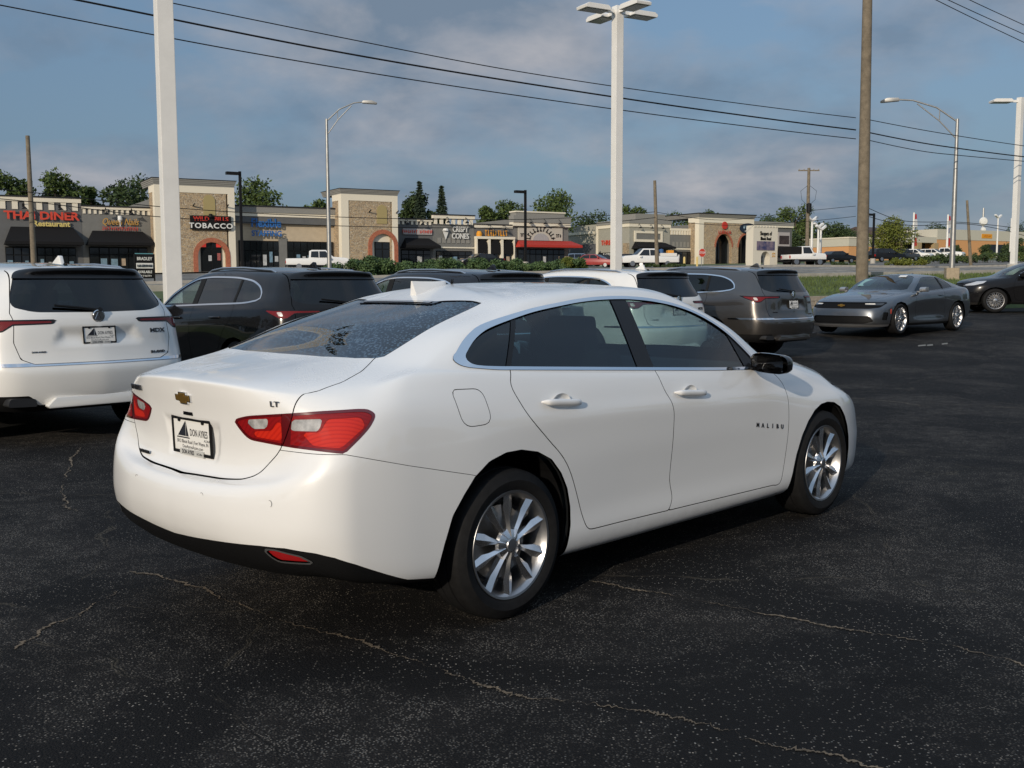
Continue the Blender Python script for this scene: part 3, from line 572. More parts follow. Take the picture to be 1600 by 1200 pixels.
# ---------------------------------------------------------------- shop row
def stone_mat(name, a, b_, scale, mort=(.42, .36, .27)):
    if name in MATS: return MATS[name]
    m, N, L, b = _pb(name); tc = N.new('ShaderNodeTexCoord'); mp = N.new('ShaderNodeMapping'); mp.inputs['Scale'].default_value = (1, 1, 1.7); L.new(tc.outputs['Object'], mp.inputs[0])
    v = N.new('ShaderNodeTexVoronoi'); v.inputs['Scale'].default_value = scale; L.new(mp.outputs[0], v.inputs['Vector']); e = N.new('ShaderNodeTexVoronoi'); e.feature = 'DISTANCE_TO_EDGE'; e.inputs['Scale'].default_value = scale; L.new(mp.outputs[0], e.inputs['Vector'])
    s = N.new('ShaderNodeSeparateColor'); L.new(v.outputs['Color'], s.inputs[0]); r = N.new('ShaderNodeMixRGB'); L.new(s.outputs[0], r.inputs[0]); r.inputs[1].default_value = (*a, 1); r.inputs[2].default_value = (*b_, 1)
    k = N.new('ShaderNodeMapRange'); k.inputs[1].default_value = .03; k.inputs[2].default_value = .09; L.new(e.outputs[0], k.inputs[0]); x = N.new('ShaderNodeMixRGB'); L.new(k.outputs[0], x.inputs[0]); x.inputs[1].default_value = (*mort, 1); L.new(r.outputs[0], x.inputs[2]); L.new(x.outputs[0], b.inputs['Base Color']); b.inputs['Roughness'].default_value = .9
    bp = N.new('ShaderNodeBump'); bp.inputs['Strength'].default_value = .8; bp.inputs['Distance'].default_value = .06; L.new(k.outputs[0], bp.inputs['Height']); L.new(bp.outputs[0], b.inputs['Normal']); MATS[name] = m; return m
STONE = stone_mat('ledge_stone', (.52, .37, .21), (.27, .20, .135), 4.6, (.55, .48, .36)); CREAM = mat('cream_trim', (.74, .68, .55), .8, noise=.08); GREYW = mat('grey_stucco', (.17, .17, .16), .85, noise=.08, nscale=2); GREYD = mat('dark_grey_stucco', (.115, .118, .12), .85, noise=.08, nscale=2); CORN = mat('cornice_grey', (.24, .235, .215), .8, noise=.08); CAP = mat('roof_coping', (.03, .03, .032), .6); TANW = mat('tan_stucco', (.50, .41, .29), .85, noise=.08, nscale=2); AWN = mat('black_awning', (.012, .012, .013), .85); BRICKA = mat('red_brick', (.36, .12, .065), .85, noise=.3, nscale=8); SHOPG = mat('shop_glass', (.012, .014, .016), .06, spec=.6); FRAME = mat('shopfront_frame', (.012, .012, .012), .5); ROOF = mat('flat_roof', (.12, .12, .12), .9); SAGE = mat('sage_stucco', (.33, .32, .27), .85, noise=.06, nscale=2); INK = mat('sign_black', (.012, .012, .012), .6)
POSTERS = [mat('poster_%d' % k, c, .6, noise=.3, nscale=4) for k, c in enumerate(((.45, .46, .46), (.38, .30, .22), (.16, .26, .34), (.36, .10, .09)))]
class Shop:
    """a building in the (u, v) frame; local x = along the front, local y = depth (0 = front), z from its floor"""
    def __init__(s, name, u0, u1, v, label, cat='building', depth=14.0, z=None):
        s.v = v; s.u0 = u0; s.w = u1 - u0; s.d = depth; x, y = xy(u0, v); s.z = zland((u0 + u1) / 2, v) if z is None else z; s.root = empty(name, (x, y, s.z), R(30), label, cat)
    def px(s, px): return u_at(px, s.v) - s.u0
    def h(s, px, py): return z_at(px, py, s.v) - s.z
    def box(s, name, m, x0, x1, y0, y1, z0, z1, parent=None, **k): return MB().box(x0, x1, y0, y1, z0, z1).obj(name, m, parent or s.root, **k)
    def text(s, body, size, m, x, z, y=-.12, depth=.05, name='sign_lettering', parent=None, **k): return text_obj(name, body, size, m, parent, Vector(s.world(x, y, z)), Vector((CU, SU, 0)), (0, 0, 1), depth, **k)
    def world(s, x, y, z): a, b = xy(s.u0 + x, s.v + y); return (a, b, s.z + z)
    def shopfront(s, x0, x1, z0, z1, n, door=None, y=-.15, rows=(.72,)):
        fr = s.box('shopfront', FRAME, x0, x1, y + .06, y + .16, z0, z1); w = (x1 - x0) / n
        for i in range(n):
            zs = [z0 + .12] + [z0 + (z1 - z0) * q for q in rows] + [z1 - .08]
            for a, b in zip(zs[:-1], zs[1:]): s.box('pane', SHOPG, x0 + i * w + .05, x0 + (i + 1) * w - .05, y, y + .05, a + .04, b - .04, fr)
            q = random.Random(int(x0 * 31 + i * 7 + s.u0 * 3)); 
            if q.random() < .45: cx = x0 + (i + .5) * w + q.uniform(-.1, .1); pw, ph = w * q.uniform(.18, .34), q.uniform(.25, .55); zc = z0 + (zs[1] - z0) * q.uniform(.45, .7); s.box('poster', POSTERS[q.randrange(4)], cx - pw, cx + pw, y - .012, y - .003, zc - ph, zc + ph, fr)
        return fr
def sign(shop, name, label, x, z, w, h, back, y=-.15, d=.14):
    """backing board with its own lettering as children"""
    r_ = empty(name, shop.world(x, y, z), R(30), label, 'sign')
    if back: MB().box(-w / 2, w / 2, 0, d, -h / 2, h / 2).obj('sign_board', back, r_, bevel=.02)
    return r_
def lett(r_, body, size, m, x=0, z=0, y=-.02, name='lettering', **k): return text_obj(name, body, size, m, r_, (x, y, z), (1, 0, 0), (0, 0, 1), .03, **k)
def scrawl(r_, n, h, w, m, x=0, z=0, y=-.02, seed=1, arc=None):
    """a run of letter-sized strokes for writing too blurred to read in the photograph"""
    q = random.Random(seed); mb = MB(); p = w / n
    for i in range(n):
        cx, cz, a = x - w / 2 + (i + .5) * p, z, 0.0
        if arc: t = math.pi * (1 - (i + .5) / n); cx, cz, a = x + arc[0] * math.cos(t), z + arc[1] * math.sin(t), t - math.pi / 2
        for k in range(2):
            hw, hh = p * (.12 if k == 0 else .34), h * (.5 if k == 0 else .10) * q.uniform(.75, 1.1); ox = p * q.uniform(-.22, .1) if k == 0 else 0; oz = 0 if k == 0 else h * q.choice((-.36, 0, .36)); c, s_ = math.cos(a), math.sin(a)
            mb.add([(cx + (ox + dx * hw) * c - (oz + dz * hh) * s_, yy, cz + (ox + dx * hw) * s_ + (oz + dz * hh) * c) for yy in (y - .03 - .004 * k, y) for dx, dz in ((-1, -1), (1, -1), (1, 1), (-1, 1))], [(0, 1, 2, 3), (7, 6, 5, 4), (0, 4, 5, 1), (1, 5, 6, 2), (2, 6, 7, 3), (3, 7, 4, 0)])
    return mb.obj('lettering', m, r_)
def wall_lamps(s, xs, z):
    for x in xs:
        m = MB(); m.tube([(x, 0, z + .25), (x, -.35, z + .5), (x, -.65, z + .3), (x, -.68, z + .1)], .03, 5); m.lathe([(.05, z + .1), (.26, z - .12)], 10, axis=2, c=(x, -.68, 0)); m.box(x - .12, x + .12, -.05, .02, z + .1, z + .4); m.obj('wall_lamp', BLK, s.root)
def awning(s, x0, x1, z0, z1, out, m, slope_ends=True):
    mb = MB(); e = out * .35 if slope_ends else 0; mb.add([(x0 + e, 0, z1), (x1 - e, 0, z1), (x1, -out, z0 + .25), (x0, -out, z0 + .25), (x1, -out, z0), (x0, -out, z0), (x1, 0, z0 + .0), (x0, 0, z0 + .0)], [(0, 1, 2, 3), (3, 2, 4, 5), (1, 6, 4, 2), (0, 3, 5, 7), (5, 4, 6, 7)]); return mb.obj('awning', m, s.root)
def tower(s, x0, x1, proj, H, zstone, arch_x, arch_w, arch_spring, door_w, door_h):
    """projecting stone tower: stone front panel set in cream trim, stepped grey cornice, brick arch over the door"""
    y0 = -proj; wl = .75; body = MB()
    # front as blocks round the arched opening
    R_ = arch_w / 2; n = 14
    body.box(x0 + wl, arch_x - R_, y0, y0 + .5, 0, zstone); body.box(arch_x + R_, x1 - wl, y0, y0 + .5, 0, zstone)
    pts = [(arch_x - R_, arch_spring)] + [(arch_x - R_ * math.cos(math.pi * k / n), arch_spring + R_ * math.sin(math.pi * k / n)) for k in range(n + 1)]
    for k in range(n):
        a = pts[k + 1]; b = pts[min(k + 2, n + 1)]
        body.add([(a[0], y0, a[1]), (b[0], y0, b[1]), (b[0], y0, zstone), (a[0], y0, zstone), (a[0], y0 + .5, a[1]), (b[0], y0 + .5, b[1]), (b[0], y0 + .5, zstone), (a[0], y0 + .5, zstone)], [(0, 1, 2, 3), (0, 4, 5, 1), (4, 7, 6, 5)])
    body.box(x0, x0 + .45, y0 + wl, .3, 0, zstone); body.box(x1 - .45, x1, y0 + wl, .3, 0, zstone); body.obj('stone_wall', STONE, s.root, fixn=True)
    tr = MB(); tr.box(x0 - .03, x0 + wl, y0 - .05, y0 + wl, 0, zstone + .62); tr.box(x1 - wl * .8, x1 + .03, y0 - .05, y0 + wl, 0, zstone + .62); tr.box(x0 + wl, x1 - wl * .8, y0 - .05, y0 + .5, zstone, zstone + .62); tr.box(x0 - .03, x0 + .5, y0 + wl, .3, zstone, zstone + .62); tr.box(x1 - .5, x1 + .03, y0 + wl, .3, zstone, zstone + .62); tr.obj('cream_trim', CREAM, s.root)
    co = MB(); zc = zstone + .62; Hc = H - zc
    for k in range(4): o = .04 + .05 * k; co.box(x0 - o, x1 + o, y0 - o, 3.0, zc + Hc * k / 4.3, zc + Hc * (k + 1) / 4.3)
    co.obj('cornice', CORN, s.root); MB().box(x0 - .26, x1 + .26, y0 - .26, 3.1, zc + Hc * 4 / 4.3, H).obj('coping', CAP, s.root)
    # brick arch ring with jambs
    br = MB(); ro = R_ + .42
    for k in range(n):
        a0, a1 = math.pi * k / n, math.pi * (k + 1) / n; q = []
        for yy in (y0 - .10, y0 + .1):
            for (rr, aa) in ((R_, a0), (R_, a1), (ro, a1), (ro, a0)): q.append((arch_x - rr * math.cos(aa), yy, arch_spring + rr * math.sin(aa)))
        br.add(q, [(0, 1, 2, 3), (7, 6, 5, 4), (0, 4, 5, 1), (2, 6, 7, 3), (1, 5, 6, 2), (0, 3, 7, 4)])
    br.box(arch_x - ro, arch_x - R_, y0 - .10, y0 + .1, 0, arch_spring); br.box(arch_x + R_, arch_x + ro, y0 - .10, y0 + .1, 0, arch_spring); br.obj('brick_arch', BRICKA, s.root)
    MB().box(arch_x - R_, arch_x + R_, y0 + .30, y0 + .42, 0, arch_spring + R_ * .995).obj('door_surround', CREAM, s.root)
    d = s.box('door', FRAME, arch_x - door_w / 2, arch_x + door_w / 2, y0 + .22, y0 + .29, 0, door_h)
    for k in range(2):
        for a, b in ((.1, .72), (.75, .97)): s.box('pane', SHOPG, arch_x - door_w / 2 + .08 + k * door_w / 2, arch_x - .06 + k * door_w / 2, y0 + .19, y0 + .215, door_h * a, door_h * b, d)
def niche(s, x, z, y):
    p = [(x - .55, z - 1.0)] + [(x - .55 * math.cos(math.pi * k / 10), z + .35 + .55 * math.sin(math.pi * k / 10)) for k in range(11)] + [(x + .55, z - 1.0)]
    MB().prism(p, 1, y - .06, y + .05).obj('niche_panel', mat('ochre_panel', (.36, .29, .13), .85), s.root)
def crenel(s, x0, x1, z0, z1, n, band=CREAM, tooth=CREAM, y=-.08):
    """cream top band with hanging teeth"""
    h = z1 - z0; MB().box(x0, x1, y - .06, .2, z1 - h * .35, z1).obj('parapet_band', band, s.root); MB().box(x0 - .05, x1 + .05, y - .12, .25, z1, z1 + .12).obj('coping', CAP, s.root); w = (x1 - x0) / n
    for i in range(n): MB().box(x0 + (i + .25) * w, x0 + (i + .72) * w, y, .1, z0, z1 - h * .35).obj('parapet_tooth', tooth, s.root)
def shell(s, m, x0, x1, H, depth=None, name='wall', y=0.0):
    d = depth or s.d; MB().box(x0, x1, y, d, -.4, H).obj(name, m, s.root); MB().box(x0 + .2, x1 - .2, y + .3, d - .2, H - .02, H + .02).obj('roof', ROOF, s.root)
def build_shops():
    V1 = 102.0
    RED = mat('sign_red', (.50, .035, .02), .6); REDB = mat('sign_bright_red', (.62, .06, .03), .6); YEL = mat('sign_yellow', (.62, .50, .16), .6); WHT = mat('sign_white', (.70, .70, .67), .6); GOLDS = mat('sign_gold', (.50, .28, .06), .6); BLU = mat('sign_blue', (.02, .12, .36), .6); ORG = mat('sign_orange', (.70, .30, .02), .6); PINK = mat('sign_pink', (.60, .12, .14), .6)
    # --- thai diner
    a = Shop('diner_building', u_at(-80, V1), u_at(131, V1), V1, 'grey castellated restaurant unit with long black awning at the end of the shop row'); H = a.h(70, 309)
    shell(a, GREYD, 0, a.w, H - .15); crenel(a, 0, a.w, a.h(70, 328), H, 11); awning(a, a.px(8), a.w - .1, a.h(70, 383), a.h(70, 355), 1.8, AWN); a.shopfront(a.px(10), a.w - .6, .1, a.h(70, 386), 9)
    s = sign(a, 'restaurant_sign', 'big red letters over yellow Restaurant lettering on the dark grey diner wall', (a.px(15) + a.px(122)) / 2, a.h(70, 340), 1, 1, None); lett(s, 'THAI DINER', .95, REDB, 0, .12, bold=.03, sx=1.18); lett(s, 'Restaurant', .66, YEL, .75, -.56, bold=.02, sx=1.05)
    wall_lamps(a, (a.px(42), a.px(98)), a.h(70, 326))
    # --- nails
    b = Shop('nail_salon_building', u_at(131, V1) + .02, u_at(240, V1), V1, 'grey unit with small cream teeth along its parapet, next to the first stone tower'); H = b.h(180, 324)
    shell(b, GREYW, 0, b.w, H - .15); crenel(b, 0, b.w, b.h(180, 335), H, 13); awning(b, .2, b.w - .2, b.h(180, 384), b.h(180, 361), 1.9, AWN); b.shopfront(.5, b.w - .5, .1, b.h(180, 386), 6)
    s = sign(b, 'salon_sign', 'gold script lettering split by a white emblem, above small red letters', (b.px(160) + b.px(220)) / 2, b.h(185, 347), 1, 1, None); lett(s, 'Queen Nails', .84, GOLDS, 0, 0, shear=.35, sx=.75); MB().lathe([(.05, -.5), (.03, -.2), (.22, .1), (.18, .45)], 10, axis=2, c=(.0, -.05, .1)).obj('bottle_emblem', WHT, s); scrawl(s, 17, .34, 3.2, RED, 0, -.60, seed=2); wall_lamps(b, (b.px(168), b.px(208)), b.h(180, 334))
    # --- tobacco tower
    t = Shop('tobacco_tower', u_at(238, V1), u_at(369, V1 - 2.2), V1, 'stone tower with cream corners and a dark sign over its arched entrance'); H = t.h(318, 284) ; x1 = t.w
    tower(t, .0, x1, 2.2, H, t.h(318, 305), (t.px(284) + t.px(343)) / 2 + .55, t.px(334) - t.px(291), t.h(313, 401), t.px(330) - t.px(298), t.h(313, 377)); shell(t, GREYW, .5, x1 - .5, H - 1.6, y=.2)
    ax_ = (t.px(284) + t.px(343)) / 2 + .55; dw_ = t.px(330) - t.px(298); dh_ = t.h(313, 377)
    for sg in (-1, 1): t.box('window_sign', mat('lit_red_sign', (.3, .02, .02), .5, emit=(.9, .06, .04), estr=.5), ax_ + sg * dw_ * .36 - .22, ax_ + sg * dw_ * .36 + .22, -2.03, -2.015, dh_ * .80, dh_ * .94)
    t.box('poster', POSTERS[0], ax_ - .28, ax_ + .02, -2.03, -2.015, dh_ * .38, dh_ * .55); t.box('poster', POSTERS[3], ax_ + .55, ax_ + .85, -2.03, -2.015, dh_ * .40, dh_ * .62)
    niche(t, t.px(311) + .6, t.h(311, 322), -2.2)
    s = sign(t, 'tobacco_sign', 'dark board with red letters over white spaced capitals on the stone tower', t.px(312) + .6, t.h(312, 350), t.px(344) - t.px(281), 1.30, INK, y=-2.45); lett(s, 'WILD   BILLS', .55, RED, 0, .34, sx=1.05, bold=.012); lett(s, 'TOBACCO', .66, WHT, 0, -.30, sx=1.15, bold=.015, spacing=1.15); MB().lathe([(0, .95), (.16, .92), (.18, .68), (.36, .64), (.36, .60)], 10, axis=2, c=(0, .05, -.1)).obj('hat_emblem', INK, s)
    MB().tube([(t.px(286) + .6, -2.25, t.h(312, 325)), (t.px(286) + .6, -2.8, t.h(312, 322))], .06, 8).obj('wall_lamp', BLK, t.root); MB().tube([(t.px(338) + .6, -2.25, t.h(312, 325)), (t.px(338) + .6, -2.8, t.h(312, 322))], .06, 8).obj('wall_lamp', BLK, t.root)
    # --- staffing
    c = Shop('staffing_building', u_at(369, V1) - .4, u_at(527, V1), V1, 'tan office unit with long dark window band between the two stone towers'); H = c.h(450, 323)
    shell(c, TANW, 0, c.w, H - .9); co = MB(); co.box(0, c.w, -.35, 1, H - 1.75, H - 1.05); co.obj('cornice', GREYD, c.root); MB().box(0, c.w, -.42, 1, H - 1.05, H - .68).obj('cornice_band', CREAM, c.root); MB().box(0, c.w, -.50, 1, H - .68, H - .12).obj('parapet', CORN, c.root); MB().box(0, c.w, -.58, 1.1, H - .12, H).obj('coping', CAP, c.root)
    zt = c.h(450, 377); c.shopfront(.7, c.px(436), .1, zt, 7, rows=(.66,)); c.shopfront(c.px(449), c.w - .4, .1, zt, 7, rows=(.66,)); c.box('pier', GREYW, c.px(436), c.px(449), -.1, .3, 0, zt + .3)
    s = sign(c, 'staffing_sign', 'blue two-line letters standing off the tan office wall', (c.px(385) + c.px(437)) / 2 + .3, c.h(410, 356), 1, 1, None, y=-.35); lett(s, 'Flexible', 1.15, BLU, 0, .42, bold=.03, sx=.85); lett(s, 'STAFFING', .74, BLU, .05, -.58, bold=.02, sx=.92)
    # --- second tower
    t2 = Shop('corner_tower', u_at(523, V1), u_at(622, V1 - 2.2), V1, 'stone tower with brick arch and no sign, beside the street lamp'); H = t2.h(575, 299)
    tower(t2, 0, t2.w, 2.2, H, t2.h(575, 317), t2.px(579) + .5, t2.px(596) - t2.px(562), t2.h(579, 385), t2.px(591) - t2.px(568), t2.h(579, 379)); shell(t2, GREYW, .5, t2.w - .5, H - 1.6, y=.2); niche(t2, t2.px(578) + .5, t2.h(578, 336), -2.2)
    for q in (558, 600): MB().tube([(t2.px(q) + .5, -2.25, t2.h(575, 334)), (t2.px(q) + .5, -2.8, t2.h(575, 331))], .06, 8).obj('wall_lamp', BLK, t2.root)
    # --- tea shop
    d = Shop('tea_shop_building', u_at(620, V1), u_at(676, V1), V1, 'narrow grey unit with cream teeth and black awning right of the second tower'); H = d.h(650, 343); shell(d, GREYD, 0, d.w, H - .12); crenel(d, 0, d.w, d.h(650, 351), H, 8); awning(d, .4, d.w + .2, d.h(650, 388), d.h(650, 372), 1.7, AWN); d.shopfront(.5, d.w - .3, .1, d.h(650, 390), 4)
    s = sign(d, 'tea_sign', 'pink lettering on a pale strip beside the second tower', (d.px(630) + d.px(675)) / 2, d.h(650, 362), d.px(675) - d.px(630), .62, mat('pale_sign_panel', (.40, .37, .36), .7)); scrawl(s, 8, .34, 1.75, REDB, -.95, 0, seed=3); scrawl(s, 8, .34, 1.5, REDB, .95, 0, seed=4); wall_lamps(d, (d.px(634), d.px(657)), d.h(650, 350))
    e = Shop('ice_cream_building', u_at(676, V1) + .02, u_at(741, V1), V1, 'grey unit with square openings in its raised parapet, ice cream shop'); H = e.h(710, 337); shell(e, GREYW, 0, e.w, e.h(710, 352)); MB().box(.0, e.w, -.1, 1.5, e.h(710, 352) + .01, H - .9).obj('parapet_wall', GREYD, e.root); crenel(e, 0, e.w, e.h(710, 351), H, 7, y=-.16); e.shopfront(.4, e.w - .3, .1, e.h(710, 392), 5); MB().box(0, e.w, -.14, .02, e.h(710, 388), e.h(710, 386)).obj('cream_band', CREAM, e.root)
    for k in range(7): MB().box(.6 + k * (e.w - 1.0) / 7, 1.0 + k * (e.w - 1.0) / 7, -.06, .02, e.h(710, 380), e.h(710, 372)).obj('wall_slot', CORN, e.root)
    s = sign(e, 'ice_cream_sign', 'white two-line letters beside a white ice cream cone', e.px(714), e.h(710, 364), 1, 1, None); lett(s, 'CRISPY', .80, WHT, .35, .36, sx=.75, bold=.012); lett(s, 'CONES', .80, WHT, .35, -.36, sx=.80, bold=.012); k = MB(); k.prism([(-1.75, .15), (-1.05, .15), (-1.40, -.75)], 1, -.04, .0); k.lathe([(0.01, .55), (.25, .42), (.36, .2)], 10, axis=2, c=(-1.40, 0, 0)); k.obj('cone_emblem', WHT, s); wall_lamps(e, (e.px(697), e.px(726)), e.h(710, 347))
    f = Shop('arcade_building', u_at(741, V1) + .02, u_at(801, V1), V1, 'low grey unit with three arched black awnings between cream posts'); H = f.h(770, 351); shell(f, GREYD, 0, f.w, H - .12); MB().box(0, f.w, -.12, .3, H - .38, H - .05).obj('parapet_band', CREAM, f.root); MB().box(-.05, f.w + .05, -.2, .4, H - .05, H + .06).obj('coping', CAP, f.root)
    zt = f.h(770, 374); n = 3; w = f.w / n
    for i in range(n + 1): MB().box(i * w - .14 + (.14 if i == 0 else 0), i * w + .14 - (.14 if i == n else 0), -.55, -.05, 0, zt).obj('post', CREAM, f.root)
    MB().box(0, f.w, -.6, .0, zt + .01, zt + .28).obj('beam', CREAM, f.root)
    for i in range(n):
        p = [(i * w + .2, zt - 1.0)] + [(i * w + w / 2 - (w / 2 - .2) * math.cos(math.pi * k / 10), zt - 1.0 + .95 * math.sin(math.pi * k / 10)) for k in range(11)] + [(i * w + w - .2, zt - 1.0), (i * w + w - .2, zt - 1.6), (i * w + .2, zt - 1.6)]
        MB().prism(p, 1, -.5, -.06).obj('arched_awning', AWN, f.root)
    f.shopfront(.3, f.w - .3, .1, zt - 1.5, 6)
    s = sign(f, 'arcade_sign', 'orange lettering beneath two wall lamps above the arched awnings', f.px(773), f.h(770, 366), 1, 1, None); scrawl(s, 9, .68, 2.9, ORG, .1, .12, seed=5); scrawl(s, 10, .26, 2.0, ORG, .5, -.42, seed=6); MB().lathe([(0, -.3), (.30, -.28), (.34, 0), (.2, .3), (0, .32)], 10, axis=2, c=(-2.0, 0, 0)).obj('pig_emblem', ORG, s); wall_lamps(f, (f.px(762), f.px(785)), f.h(770, 358))
    g = Shop('red_awning_building', u_at(801, V1) + .02, u_at(888, V1), V1, 'taller grey unit with stepped parapet and wide red awning'); H = g.h(845, 338); shell(g, GREYW, 0, g.w, H - .4); MB().box(-.1, g.w + .1, -.3, .6, H - 1.15, H - .75).obj('cornice_band', CREAM, g.root); MB().box(-.1, g.w + .1, -.4, .7, H - .75, H).obj('parapet', CORN, g.root); MB().box(g.px(806), g.px(881), -.1, 1.2, H + .01, g.h(845, 333)).obj('raised_parapet', CORN, g.root); MB().box(g.px(806) - .1, g.px(881) + .1, -.2, 1.3, g.h(845, 333) + .01, g.h(845, 333) + .16).obj('coping', CREAM, g.root)
    awning(g, .1, g.w + .9, g.h(845, 387), g.h(845, 376), 1.6, mat('red_awning', (.42, .03, .018), .8)); g.shopfront(.6, g.w - .6, .1, g.h(845, 389), 8); MB().box(g.w - 1.5, g.w, -.12, 0, 0, g.h(845, 400)).obj('stone_base', STONE, g.root)
    s = sign(g, 'arch_panel_sign', 'cream panel with black lettering curved over a half-round emblem', (g.px(811) + g.px(876)) / 2, g.h(845, 366), g.px(878) - g.px(809), g.h(845, 356) - g.h(845, 376), mat('cream_panel', (.50, .47, .40), .8))
    scrawl(s, 11, .58, 4.4, INK, 0, -.62, seed=7, arc=(1.65, 1.2))
    em = MB(); em.prism([(1.05 * math.cos(math.pi * k / 12), -.72 + .80 * math.sin(math.pi * k / 12)) for k in range(13)], 1, -.05, -.01); em.obj('half_round_emblem', mat('emblem_grey', (.36, .36, .36), .7), s)
    for sx_ in (-2.35, 2.35): scrawl(s, 3, .45, .75, INK, sx_, -.15, seed=8)
    wall_lamps(g, (g.px(825), g.px(847), g.px(870)), g.h(845, 349))
    # --- thrift building set back to the right
    V2 = 126.0; T = Shop('thrift_shop_building', u_at(983, V2), u_at(1046, V2), V2, 'sage grey shop with long blank side wall and black awning, thrift shop', depth=34); H = T.h(1015, 345)
    MB().box(0, T.w, 0, 34, -.6, H - .2).obj('wall', SAGE, T.root); MB().box(-.12, T.w + .1, -.12, 8, H - .95, H - .45).obj('cream_band', CREAM, T.root); MB().box(-.2, T.w + .2, -.2, 8.2, H - .45, H + .1).obj('parapet', CORN, T.root); MB().box(1.0, T.w - 1.0, -.1, 4, H + .11, H + 1.0).obj('raised_parapet', CORN, T.root); MB().box(-.06, .0, 8.5, 33, 1.0, 3.4).obj('dark_dado', mat('slate_paint', (.085, .09, .10), .85), T.root); MB().box(-.1, .05, 8.0, 8.5, 0, H - .5).obj('cream_pilaster', CREAM, T.root); MB().box(-.15, .1, 9, 33, H - 1.6, H - 1.2).obj('cream_band', CREAM, T.root); MB().box(-.5, 0, .0, .9, 0, 3.2).obj('stone_base', STONE, T.root)
    fr = MB(); fx0, fx1, fz0, fz1 = T.px(990), T.px(1034), T.h(1012, 378), T.h(1012, 361)
    for q in ((fx0, fx1, fz1 - .35, fz1), (fx0, fx1, fz0, fz0 + .35), (fx0, fx0 + .35, fz0 + .35, fz1 - .35), (fx1 - .35, fx1, fz0 + .35, fz1 - .35)): fr.box(q[0], q[1], -.16, -.01, q[2], q[3])
    fr.obj('blank_sign_frame', CREAM, T.root); MB().box(fx0 + .35, fx1 - .35, -.06, -.01, fz0 + .35, fz1 - .35).obj('blank_sign_panel', GREYW, T.root); awning(T, T.px(986), T.px(1046) - .2, T.h(1015, 389), T.h(1015, 379), 1.8, AWN); T.shopfront(.8, T.w - .6, .1, T.h(1015, 390), 6); wall_lamps(T, (T.px(996), T.px(1014), T.px(1031)), T.h(1012, 356))
    s = empty('thrift_sign', T.world(-.06, 5.2, T.h(945, 380) + .1), R(30) + R(-90), 'orange red THRIFT letters above a black arrow on the sage side wall', 'sign'); lett(s, 'THRIFT', 1.05, REDB, -.2, .2, bold=.01); ar = MB(); ar.prism([(-3.0, -1.55), (-2.1, -.95), (-2.1, -1.25), (2.6, -1.25), (2.6, -1.85), (-2.1, -1.85), (-2.1, -2.15)], 1, -.05, -.01); ar.obj('arrow_board', INK, s); scrawl(s, 7, .42, 2.9, WHT, .1, -1.55, y=-.06, seed=9)
    C = Shop('battlement_building', u_at(1046, V2) + .02, u_at(1083, V2), V2, 'low grey link with cream balusters along its roof, beside the arched tower'); H = C.h(1062, 357); shell(C, GREYW, 0, C.w, C.h(1062, 367)); MB().box(0, C.w, -.1, .3, H - .35, H).obj('parapet_band', CREAM, C.root)
    for k in range(9): MB().box(.15 + k * C.w / 9, .50 + k * C.w / 9, -.08, .25, C.h(1062, 367) + .01, H - .36).obj('baluster', CREAM, C.root)
    for k in range(6): MB().box(.5 + k * C.w / 6.5, .9 + k * C.w / 6.5, -.05, .02, C.h(1062, 386), C.h(1062, 378)).obj('wall_slot', CORN, C.root)
    MB().box(0, C.w, -.12, .02, C.h(1062, 390), C.h(1062, 388)).obj('cream_band', CREAM, C.root); C.shopfront(.3, C.w - .3, .1, C.h(1062, 393), 4)
    # arched stone tower
    A = Shop('arched_tower', u_at(1078, V2), u_at(1176, V2 - 2), V2, 'broad stone tower with two tall dark arches'); H = A.h(1130, 337); xs = [A.px(1118) - .2, A.px(1153) - .2]; aw = A.px(1131) - A.px(1106); sp = A.h(1130, 387); n = 12; y0 = -2.0; zs = A.h(1130, 350)
    st = MB(); edges = [.9, xs[0] - aw / 2, xs[0] + aw / 2, xs[1] - aw / 2, xs[1] + aw / 2, A.w - .7]
    for i in (0, 2, 4): st.box(edges[i], edges[i + 1], y0, y0 + .6, -.4, zs)
    for xc in xs:
        pts = [(xc - aw / 2 * math.cos(math.pi * k / n), sp + aw * .62 * math.sin(math.pi * k / n)) for k in range(n + 1)]
        for p_, q_ in zip(pts[:-1], pts[1:]): st.add([(p_[0], y0, p_[1]), (q_[0], y0, q_[1]), (q_[0], y0, zs), (p_[0], y0, zs), (p_[0], y0 + .6, p_[1]), (q_[0], y0 + .6, q_[1])], [(0, 1, 2, 3), (0, 4, 5, 1)])
        rg = MB()
        for k in range(n):
            q = []
            for yy in (y0 - .08, y0 + .1):
                for rr, kk in ((1.0, k), (1.0, k + 1), (1.16, k + 1), (1.16, k)): q.append((xc - aw / 2 * rr * math.cos(math.pi * kk / n), yy, sp + aw * .62 * rr * math.sin(math.pi * kk / n)))
            rg.add(q, [(0, 1, 2, 3), (0, 4, 5, 1), (2, 6, 7, 3)])
        rg.obj('brick_arch', BRICKA, A.root); MB().box(xc - aw / 2, xc + aw / 2, -.6, -.5, -.4, sp + aw * .6).obj('dark_glazing', SHOPG, A.root)
        for k in range(1, 4): MB().box(xc - aw / 2 + aw * k / 4 - .05, xc - aw / 2 + aw * k / 4 + .05, -.68, -.61, -.3, sp + .6).obj('mullion', FRAME, A.root)
